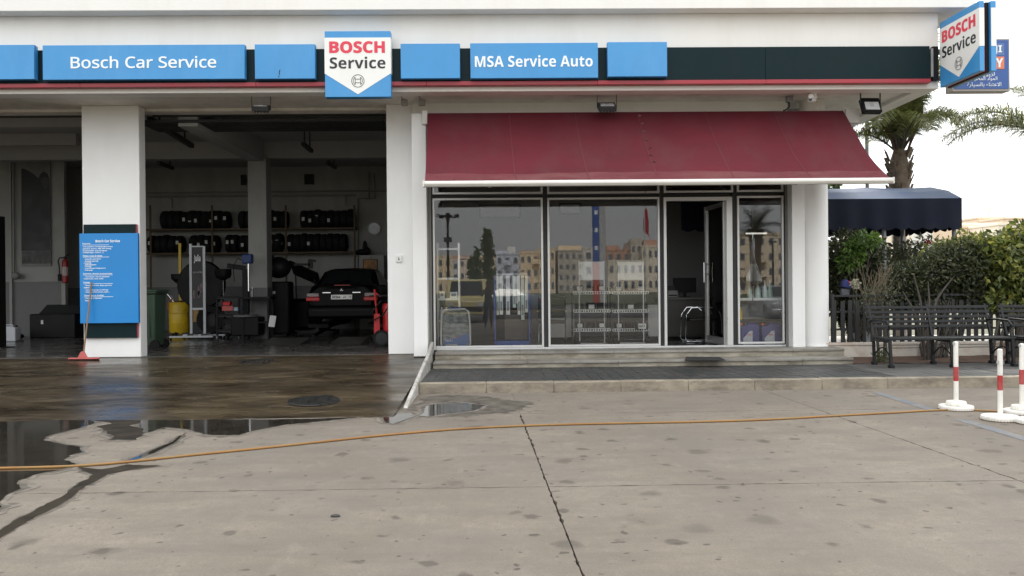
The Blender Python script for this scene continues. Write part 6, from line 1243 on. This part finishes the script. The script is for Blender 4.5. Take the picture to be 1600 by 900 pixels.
# ------------------------------------------------------------ palms
PB = M('palm_boots', (.15, .115, .085), .9, var=.4, scale=7, bump=.8, bscale=18); PT = M('palm_trunk', (.22, .19, .16), .85, var=.2, scale=5, stretch=(1, 1, 5), bump=.4)
def frond(m_, base, az, el0, L_, curve, rnd, lw=.42, nl=58, rm=None, dens=1, droop=1.0):
    """pinnate frond: curved rib with drooping leaflets in two ranks"""
    pts = []; d = Vector((math.cos(az)*math.cos(el0), math.sin(az)*math.cos(el0), math.sin(el0))); p = Vector(base); st = L_/24
    for i in range(25):
        pts.append(p.copy()); p = p+d*st; d = (d+Vector((0, 0, -curve*st*(.35+i/14)))).normalized()
    m_.m(1); m_.tube(pts, [.026*(1-i/26)+.004 for i in range(25)], 5); m_.m(0)
    for i in range(nl):
        f_ = .16+.84*i/nl; k = f_*24; a = int(min(23, k)); q = pts[a].lerp(pts[a+1], k-a) if a < 24 else pts[24]; t_ = (pts[min(24, a+1)]-pts[max(0, a-1)]).normalized()
        sd = t_.cross(Vector((0, 0, 1))); sd = sd.normalized() if sd.length > .05 else Vector((math.sin(az), -math.cos(az), 0)); ln = lw*(math.sin(math.pi*min(1, .12+f_*.86))**.6)*rnd.uniform(.8, 1.15)
        for s_ in (-1, 1):
            u = (sd*s_*rnd.uniform(.7, 1)+t_*rnd.uniform(.35, .8)+Vector((0, 0, rnd.uniform(-.15, .45)))).normalized(); p1 = q+u*ln*.5; p2 = p1+(u*.75+Vector((0, 0, -.75*droop*rnd.uniform(.5, 1.3)))).normalized()*ln*.5; w = t_.cross(u).cross(u).normalized()*.0095
            o = len(m_.v); m_.v += [tuple(q-w*.6), tuple(q+w*.6), tuple(p1+w), tuple(p1-w), tuple(p2)]; m_.f += [(o, o+1, o+2, o+3), (o+3, o+2, o+4)]; m_.mi += [0, 0]
def palm(lab, x, y, zt, r0, fr, seed, dead=True, lw=.45):
    rnd = random.Random(seed); t = thing('palm_tree', lab, 'palm tree', (x, y, .1), 0); z = .1; rings = []
    while z < zt-1.2: rings += [(r0*(1.05-.1*z/zt), z), (r0*(.98-.1*z/zt), z+.16), (r0*(1.0-.1*z/zt), z+.2)]; z += .2
    MB().lathe(rings, 20, (x, y, 0)).go('trunk', PT, t)
    MB().lathe([(r0*.9, zt-1.25), (r0*1.45, zt-1.0), (r0*1.6, zt-.6), (r0*1.25, zt-.15), (r0*.6, zt+.2)], 16, (x, y, 0)).go('crown_shaft', PB, t)
    q = MB()
    for i in range(46):
        a = rnd.uniform(0, 6.28); zz_ = zt-1.15+1.15*rnd.random(); rr = r0*1.45; b = Vector((x+rr*math.cos(a), y+rr*math.sin(a), zz_)); q.bar(b-Vector((0, 0, .12)), b+Vector((math.cos(a)*.10, math.sin(a)*.10, .14)), .09, .03, (math.cos(a), math.sin(a), 0))
    q.go('leaf_boots', PB, t)['kind'] = 'stuff'
    for az, el, L_, cu in fr:
        m_ = MB(); frond(m_, (x+math.cos(az)*r0*.5, y+math.sin(az)*r0*.5, zt+.05), az, el, L_, cu, rnd, lw, 150); m_.go('frond', [LF_PALM, TWIG], t, ang=0, fix=False)
    if dead:
        for s_ in (-1, 1):
            b = Vector((x+s_*.12, y-.1, zt-.1)); q = MB(); q.tube([b, b+Vector((s_*.16, -.05, .5)), b+Vector((s_*.30, -.1, .95)), b+Vector((s_*.40, -.12, 1.35))], [.02, .04, .10, .015], 7); q.go('spathe', M('spathe_brown', (.10, .055, .04), .8, var=.3, scale=6), t)
    return t
PX, PY_ = xx(1405, 21, 280), 21.0; zt_ = zz(240, 21, 1405)
fr = [(R(a), R(e), L_, c) for a, e, L_, c in ((10, 80, 2.4, .8), (-20, 80, 2.5, .7), (40, 74, 2.7, .6), (75, 75, 3.0, .4), (115, 74, 3.0, .42), (150, 74, 2.6, .65), (185, 79, 2.4, .8), (215, 77, 2.6, .65), (245, 80, 3.0, .4), (280, 76, 3.0, .42), (300, 74, 2.7, .6), (330, 76, 2.5, .7), (95, 84, 3.0, .25), (260, 86, 3.1, .25), (190, 38, 1.9, .9), (0, 84, 2.5, .8), (180, 84, 2.5, .8), (350, 66, 1.9, 1.3), (195, 64, 1.9, 1.3), (20, 82, 2.6, .8), (160, 82, 2.6, .8), (225, 60, 2.0, 1.2), (315, 60, 2.0, 1.2), (270, 55, 2.0, 1.2))]
palm('palm tree with shaggy boots and feathery crown behind the canopy', PX, PY_, zt_, .165, fr, 31, True, .74)
fr = [(R(a), R(e), L_, c) for a, e, L_, c in ((179, 30, 3.0, .40), (181, 27, 2.9, .40), (172, 40, 2.7, .45), (100, 60, 2.6, .4), (60, 50, 2.6, .4), (20, 40, 2.6, .42), (-30, 45, 2.6, .42), (-70, 60, 2.6, .4), (250, 75, 2.6, .3))]
palm('palm tree reaching in from beyond the right edge of the view', xx(1676, 18, 240), 18.0, zz(232, 18, 1600), .2, fr, 37, False, .8)
t = shrub('street_tree', 'small distant leafy tree seen under the end of the awning bar', 'tree', (xx(1303, 40), 40, .1), [B(1302, 291, 40, 7, .5, 9), B(1306, 284, 40, 6, .4, 6)], LF_MID, 500, .22, 2, 9)
# ------------------------------------------------------------ distant buildings to the right
def block(name, lab, x0, x1, y0, y1, z1, mat, wins=(), par=.5, trim=None, cat='house', roofbits=()):
    """plain rendered house: walls, parapet, window frames with panes, rooftop pieces; wins=(cols, floors) on the camera-side face fy"""
    t = thing(name, lab, cat, ((x0+x1)/2, y0, 0)); MB().box(x0, x1, y0, y1, -.5, z1).go('wall', mat, t); MB().frame(x0-.08, x1+.08, 0, .01, 0, 0, 0) if 0 else None
    MB().box(x0-.1, x1+.1, y0-.1, y1+.1, z1, z1+.18).go('roof', trim or mat, t); return t
CR1 = M('far_cream', (.70, .55, .41), .8, var=.05); CR2 = M('far_pale', (.80, .71, .58), .8, var=.05); CR3 = M('far_white', (.72, .70, .66), .8, var=.04); CR4 = M('far_tan', (.74, .62, .47), .8, var=.05)
WINF = M('far_window_frame', (.30, .28, .25), .6)
def far(lab, x0p, x1p, ytop, Y, mat, dep=9, wins=()):
    x0, x1 = xx(x0p, Y, 400), xx(x1p, Y, 400); z1 = zz(ytop, Y, (x0p+x1p)/2); t = thing('distant_house', lab, 'house', ((x0+x1)/2, Y, 0)); MB().box(x0, x1, Y, Y+dep, 0, z1).go('wall', mat, t); MB().box(x0-.06, x1+.06, Y-.06, Y+dep, z1, z1+.2).go('parapet', mat, t, bev=.02)
    for (a, b, c, d) in wins:
        f_ = MB().box(xx(a, Y, 400), xx(b, Y, 400), Y-.07, Y-.01, zz(d, Y, a), zz(c, Y, a)).go('window', WINF, t); MB().box(xx(a, Y, 400)+.08, xx(b, Y, 400)-.08, Y-.09, Y-.072, zz(d, Y, a)+.08, zz(c, Y, a)-.08).go('pane', GLASSD, f_)
    return t
far('cream distant house with a flat roof beyond the hedge at the right', 1502, 1565, 352, 70, CR2, 9, ((1538, 1545, 364, 372),)); far('pinkish upper block of a distant house at the right', 1528, 1570, 342, 82, CR1, 8)
far('orange cream distant block at the far right edge', 1568, 1640, 342.5, 78, CR1, 9, ((1576, 1582, 352, 360),)); far('pale distant garden house behind the palm trunk', 1370, 1425, 362, 58, CR2, 6, ((1394, 1401, 367, 378), (1408, 1413, 370, 380))); far('white distant house under the middle of the blue canopy', 1420, 1458, 359, 64, CR3, 7, ((1414+20, 1421+20, 363, 370),)); far('tan distant house under the right end of the canopy', 1456, 1512, 357, 66, CR1, 8); far('low white distant wall house at the right edge', 1560, 1660, 352, 62, CR2, 6)
dsh = thing('satellite_dish', 'satellite dish on the roof of the pinkish distant house', 'satellite dish', (xx(1545, 83, 342), 83, zz(342, 82, 1545)+.2)); MB().lathe([(.0, -.05), (.2, -.1), (.3, -.18)], 20, (0, 0, .8), 'y').go('dish', CR2, dsh, off=(0, 0, 0)); MB().tube([(0, 0, 0), (0, 0, 1.0)], .05).go('mast', STEEL, dsh, off=(0, 0, 0))
# ================================================================= ACROSS THE STREET (behind the camera, seen in the shop glass)
MY = 2*YG                                      # a thing seen in the glass at depth D stands at MY-D
def rx(px_, D): return xx(px_, D, 440)
def rz(py, D, px_): return max(.0, zz(py, D, px_))
MB().box(-120, 120, -34, -20, -.034, -.008).go('street', ASPH)['kind'] = 'structure'
MB().box(-120, 120, -20, -18.6, -.034, .12).go('far_kerb', KERB)['kind'] = 'structure'
MB().box(-150, 150, -260, -34.2, -.034, .06).go('waste_ground', VERGE)['kind'] = 'structure'
SHUT = M('far_shutter', (.10, .12, .16), .5); PINKW = M('far_pinkish', (.84, .70, .60), .8, var=.06); BLUW = M('far_blueish', (.62, .64, .74), .8, var=.06); BRK = M('far_brick', (.55, .32, .23), .85, var=.12, scale=1); GRYW = M('far_grey', (.52, .47, .40), .85, var=.12, scale=.6); OCH = M('far_ochre', (.86, .68, .46), .8, var=.06)
def facing(lab, a, b, ytop, D, mat, cols, floors, balc=(), bulk=None):
    """house across the waste ground; windows on its +Y face, which the glass mirrors"""
    Y = MY-D; x0, x1, z1 = rx(a, D), rx(b, D), rz(ytop, D, (a+b)/2); t = thing('apartment_house', lab, 'house', ((x0+x1)/2, Y, 0))
    MB().box(x0+.02, x1-.02, Y-10, Y, 0, z1).go('wall', mat, t); MB().box(x0-.02, x1-.01, Y-10, Y+.12, z1, z1+.35).go('parapet', mat, t); w = (x1-x0)/cols; fh = z1/floors
    for i in range(cols):
        for j in range(floors):
            cx2 = x0+w*(i+.5); z_ = fh*j+fh*.32; ww, hh = min(1.5, w*.5), fh*.46
            f_ = MB().box(cx2-ww/2, cx2+ww/2, Y-.05, Y+.06, z_, z_+hh).go('window', WINF, t); MB().box(cx2-ww/2+.1, cx2+ww/2-.1, Y+.061, Y+.09, z_+.1, z_+hh-.1).go('pane', SHUT, f_)
            if (i, j) in balc: bl = MB().box(cx2-ww*.9, cx2+ww*.9, Y+.1, Y+1.1, z_-.35, z_-.2).go('balcony', mat, t); MB().box(cx2-ww*.9, cx2+ww*.9, Y+1.02, Y+1.1, z_-.2, z_+.7).go('parapet_front', mat, bl)
    if bulk:
        for (p, q, yt, mt) in bulk: MB().box(rx(p, D), rx(q, D), Y-6, Y-2, z1+.352, rz(yt, D, (p+q)/2)).go('roof_room', mt, t)
facing('ochre house at the far left of the row mirrored in the shop glass', 670, 706, 402, 175, OCH, 3, 3); facing('white house with dark red roof room mirrored in the left pane', 706, 718, 408, 170, CR3, 1, 3, (), ((708, 733, 399, BRK),)); facing('pinkish three storey house with balconies mirrored behind the tall tree', 718, 746, 404, 172, PINKW, 3, 3, ((1, 1), (1, 0)))
facing('cream house right behind the tall tree in the mirrored row', 746, 775, 402, 172, OCH, 3, 3, ((2, 1),)); facing('bluish grey house with blue balconies in the mirrored row', 775, 812, 398, 168, BLUW, 3, 3, ((1, 1), (1, 2), (1, 0)), ((776, 792, 391, BLUW), (794, 806, 384, CR3))); facing('ochre brown house with small terrace rooms in the mirrored row', 812, 842, 396, 168, OCH, 3, 3, ((0, 1), (2, 2)), ((816, 830, 391, BRK),)); facing('ornate cream house with arched windows in the mirrored row', 842, 868, 390, 166, OCH, 3, 3, ((1, 2), (1, 1)))
facing('tall grey unrendered house with an ochre top in the mirrored row', 872, 912, 393, 166, GRYW, 4, 4, (), ((874, 911, 383, OCH),)); facing('low white house beside the blue totem in the mirrored row', 912, 928, 389, 172, CR3, 1, 3); facing('brick red topped house right of the blue totem in the mirrored row', 948, 986, 392, 170, BRK, 3, 3, (), ((950, 970, 383, BRK),)); facing('grey stepped house left of the flag pole in the mirrored row', 986, 1003, 380, 168, GRYW, 2, 4, (), ((989, 1008, 372, GRYW),)); facing('cream four storey house behind the red flag in the mirrored row', 1003, 1030, 386, 166, CR2, 3, 3, (), ((1010, 1030, 374, BRK),))
facing('long cream terrace low in front of the mirrored row', 950, 1006, 409, 150, CR2, 5, 2)
facing('cream apartment block with brown stains mirrored in the right pane', 1138, 1228, 367, 120, CR4, 6, 4, ((3, 1), (3, 2), (1, 1)))
# tall slim tree, palm, flag, totem
def slim_tree(lab, px_, D, ytop, wpx, n, seed):
    Y = MY-D; x = rx(px_, D); h = rz(ytop, D, px_); rnd = random.Random(seed); t = thing('slim_tree', lab, 'tree', (x, Y, 0)); r_ = wpx*D/F
    MB().tube([(x, Y, 0), (x+.1, Y, h*.4), (x, Y, h*.97)], [.2, .14, .03], 8).go('trunk', BARK, t); m_ = MB()
    for i in range(26):
        f_ = .12+.86*i/26; a = rnd.uniform(0, 6.28); rr = r_*(1-f_)**.55*rnd.uniform(.3, 1); leaves(m_, (x+rr*math.cos(a), Y+rr*math.sin(a), h*f_), (r_*.35*(1.25-f_),)*2+(h*.05,), n//26, .42, rnd, .6)
    m_.go('crown', LF_MID, t, ang=0, fix=False)['kind'] = 'stuff'
slim_tree('tall slim dark tree mirrored in the left pane', 762, 80, 356, 15, 1000, 41); slim_tree('shorter slim tree beside the tall one mirrored in the left pane', 745, 82, 386, 11, 480, 42); slim_tree('small bushy tree left of the tall one mirrored in the left pane', 737, 84, 402, 8, 500, 43)
D = 58; px2 = rx(1181, D); rnd = random.Random(51); t = thing('palm_tree', 'thick fan palm with a dark crown mirrored in the narrow right pane', 'palm tree', (px2, MY-D, 0)); h = rz(358, D, 1181)
MB().lathe([(.42, 0), (.36, h*.5), (.42, h*.85), (.6, h)], 16, (px2, MY-D, 0)).go('trunk', PB, t)
for i in range(26):
    m_ = MB(); frond(m_, (px2, MY-D, h), rnd.uniform(0, 6.28), R(rnd.uniform(-25, 80)), 1.9, .45, rnd, .75, 26); m_.go('frond', [LF_DARK, TWIG], t, ang=0, fix=False)
D = 60; x = rx(938, D); t = thing('fuel_station_totem', 'tall blue totem with red foot and pale side mirrored in the middle pane', 'totem sign', (x, MY-D, 0)); zt_ = rz(300, D, 938); zb_ = rz(462, D, 938); zr_ = rz(410, D, 938)
x0, x1, x2 = rx(927, D), rx(937, D), rx(947, D)
MB().box(x0, x1, MY-D-.4, MY-D, zr_, zt_).go('blue_face', NAVY, t); MB().box(x0, x1, MY-D-.4, MY-D, .05, zr_).go('red_foot', M('totem_red', (.45, .07, .04), .5), t); MB().box(x1, x2, MY-D-.4, MY-D+.02, .05, zt_).go('pale_face', M('totem_pale', (.42, .43, .43), .5), t); MB().box(x0-.5, x2+.5, MY-D-.8, MY-D+.4, 0, .3).go('plinth', DGREY, t)
for k in range(5): MB().box((x0+x1)/2-.1, (x0+x1)/2+.12, MY-D, MY-D+.01, zr_+.9+k*1.3, zr_+1.2+k*1.3).go('white_mark', LETW, t)
D = 70; x = rx(1008, D); t = thing('flag_pole', 'thin flag pole with a drooping red flag mirrored in the middle pane', 'flag pole', (x, MY-D, 0)); zt_ = rz(326, D, 1008)
MB().lathe([(.06, 0), (.045, zt_+.3)], 10, (x, MY-D, 0)).go('pole', ALUW, t); MB().sheet([[(x+.05, MY-D, zt_), (x+.22, MY-D+.1, zt_-.1)], [(x-.12, MY-D, zt_-1.1), (x+.35, MY-D+.12, zt_-1.2)], [(x-.12, MY-D, zt_-1.9), (x+.35, MY-D-.1, zt_-2.2)], [(x+.2, MY-D+.05, zt_-2.2), (x+.55, MY-D+.1, zt_-2.7)]]).go('flag', M('flag_red', (.38, .012, .03), .7), t, ang=60, fix=False)
t = thing('far_street_lamp', 'thin lamp post mirrored in the narrow right pane', 'lamp post', (rx(1208, 55), MY-55, 0)); MB().lathe([(.08, 0), (.05, rz(378, 55, 1208))], 10, (rx(1208, 55), MY-55, 0)).go('pole', DGREY, t); MB().box(rx(1203, 55), rx(1213, 55), MY-55-.1, MY-55+.1, rz(379, 55, 1208), rz(376.5, 55, 1208)).go('lamp_head', DGREY, t)
D = 62; x = rx(700.5, D); Y = MY-D; t = thing('floodlight_mast', 'dark mast with two floodlights mirrored at the left of the shop glass', 'floodlight mast', (x, Y, 0)); zt_ = rz(338, D, 700); k = D/F
MB().lathe([(2.0*k, 0), (1.9*k, zt_)], 10, (x, Y, 0)).go('pole', BLACK, t); MB().box(x-7*k, x+7*k, Y-.1, Y+.1, zt_-.1, zt_+.1).box(x-3*k, x+3*k, Y-.15, Y+.15, zt_-.3, zt_+.25).go('cross_arm', BLACK, t); MB().box(x-6*k, x+6*k, Y-.3, Y+.3, rz(378, D, 700), rz(371, D, 700)).go('clamp', DGREY, t)
for a, s_ in ((-12*k, 14), (12*k, -10)):
    h_ = MB().obb((x+a, Y, zt_), (11*k, .3, 5.5*k), (0, R(s_), 0)).go('lamp_head', BLACK, t, bev=.05); MB().obb((x+a-3*k, Y+.16, zt_), (3*k, .02, 4*k), (0, R(s_), 0)).go('lens', LENS, h_)
# vehicles on the forecourt behind the photographer
q = thing('delivery_van', 'pale yellow van parked behind the photographer, mirrored in the left pane', 'van', (rx(733, 39), MY-39, 0)); VY = M('van_yellow', (.50, .43, .20), .35, coat=.3)
MB().prism([(0, .35), (4.3, .35), (4.3, .95), (3.7, 1.1), (3.1, 1.85), (.1, 1.9), (0, 1.7)], -.85, .85, 'yz').go('body', VY, q, bev=.06, off=(0, 0, 0)); MB().box(-.72, .72, 4.31, 4.33, .5, .7).go('grille', BLACK, q, off=(0, 0, 0))
MB().add([(-.72, 3.66, 1.16), (.72, 3.66, 1.16), (.66, 3.16, 1.78), (-.66, 3.16, 1.78)], [(0, 1, 2, 3)]).go('windscreen', GLASSD, q, off=(0, 0, 0), fix=False)
for s_ in (-1, 1):
    MB().box(s_*.852-.004, s_*.852+.004, 1.9, 3.1, 1.15, 1.72).go('side_window', GLASSD, q, off=(0, 0, 0)); MB().box(s_*.62-.13, s_*.62+.13, 4.30, 4.335, .72, .88).go('headlight', LENS, q, off=(0, 0, 0))
    for y_ in (.8, 3.5): MB().lathe([(.2, -.1), (.3, -.1), (.32, 0), (.3, .1), (.2, .1)], 20, (s_*.78, y_, .32), 'x').go('wheel', RUBBER, q, off=(0, 0, 0))
car('silver saloon car parked behind the photographer, mirrored in the right pane', (rx(1232, 37), MY-40.5, 0), R(4), M('car_silver', (.36, .38, .40), .3, metal=.5, coat=.4)); car('grey blue saloon car parked far behind, mirrored between the panes', (rx(850, 46), MY-50, 0), R(88), M('car_greyblue', (.13, .16, .20), .3, coat=.4))
# photographer
def figure():
    V, E_, Rr = [], [], []
    def j(p, r, par=None):
        V.append(p); Rr.append(r)
        if par is not None: E_.append((par, len(V)-1))
        return len(V)-1
    pel = j((0, 0, .95), .135); wst = j((0, 0, 1.12), .125, pel); ch = j((0, .0, 1.30), .15, wst); nk0 = j((0, -.01, 1.43), .085, ch); nk = j((0, .0, 1.50), .052, nk0); hd0 = j((0, .03, 1.58), .075, nk); hd1 = j((0, .02, 1.66), .085, hd0); j((0, .0, 1.74), .055, hd1)
    for s_ in (-1, 1):
        hip = j((s_*.10, 0, .88), .10, pel); kn = j((s_*.11, .02, .49), .062, hip); an = j((s_*.115, -.02, .09), .042, kn); j((s_*.13, .13, .04), .035, an)
        shd = j((s_*.18, .0, 1.40), .065, ch); el = j((s_*.24, .10, 1.18), .045, shd); wr = j((s_*.10, .30, 1.42), .03, el); hn = j((s_*.075, .335, 1.47), .032, wr)
        for k in range(4): a = j((s_*(.075-.012*k), .35+.006*k, 1.52+.012*k), .0095, hn); j((s_*(.05-.012*k), .365, 1.545+.014*k), .008, a)
        j((s_*.045, .335, 1.485), .010, hn)
    me = bpy.data.meshes.new('body'); me.from_pydata(V, E_, []); o = bpy.data.objects.new('body', me); COL.objects.link(o)
    md = o.modifiers.new('skin', 'SKIN'); sk = me.skin_vertices[0].data
    for i, r_ in enumerate(Rr): sk[i].radius = (r_, r_*(.78 if 0 < i < 4 or i == 0 else 1))
    sk[0].use_root = True; o.modifiers.new('sub', 'SUBSURF').render_levels = 2; o.modifiers['sub'].levels = 2; bpy.context.view_layer.update()
    m2 = bpy.data.meshes.new_from_object(o.evaluated_get(bpy.context.evaluated_depsgraph_get())); COL.objects.unlink(o); bpy.data.objects.remove(o); m2.materials.clear()
    SK = M('skin', (.32, .19, .13), .55, var=.06)
    for mt in (M('shirt_grey', (.10, .10, .105), .85, var=.2), M('trousers_black', (.015, .015, .018), .85), SK, M('shoe_black', (.012, .012, .012), .5)): m2.materials.append(mt)
    for p in m2.polygons:
        c = p.center; p.use_smooth = True; p.material_index = 3 if c.z < .085 else 1 if c.z < .96 else 2 if (c.z > 1.475 or (c.y > .2)) else 0
    t = thing('person', 'person in dark clothes holding up a phone, mirrored in the left pane', 'person', (rx(762, 30), -.42, 0)); b = bpy.data.objects.new('body', m2); COL.objects.link(b); b.parent = t
    m_ = MB(); m_.ball((0, -.005, 1.685), (.088, .105, .085), 16, 10); m_.go('hair', M('hair_black', (.012, .010, .009), .6), t, off=(0, 0, 0)); 
    f_ = MB(); f_.ball((0, .118, 1.615), (.012, .022, .018), 8, 6); f_.go('nose', SK, t, off=(0, 0, 0)); [MB().ball((q*.032, .098, 1.645), .010, 8, 6).go('eye', BLACK, t, off=(0, 0, 0)) for q in (-1, 1)]; MB().box(-.024, .024, .096, .104, 1.575, 1.583).go('mouth', M('lips', (.25, .10, .09), .5), t, off=(0, 0, 0))
    for s_ in (-1, 1): MB().ball((s_*.088, .01, 1.625), (.014, .025, .033), 8, 6).go('ear', SK, t, off=(0, 0, 0))
    ph = thing('phone', 'black phone held up in both hands by the person', 'phone', (rx(762, 30), -.42+.352, 1.55)); MB().box(-.038, .038, -.004, .004, -.075, .075).go('case', BLACK, ph, bev=.003, off=(0, 0, 0)); MB().box(-.034, .034, -.0052, -.0042, -.068, .068).go('screen', GLASSD, ph, off=(0, 0, 0))
figure()
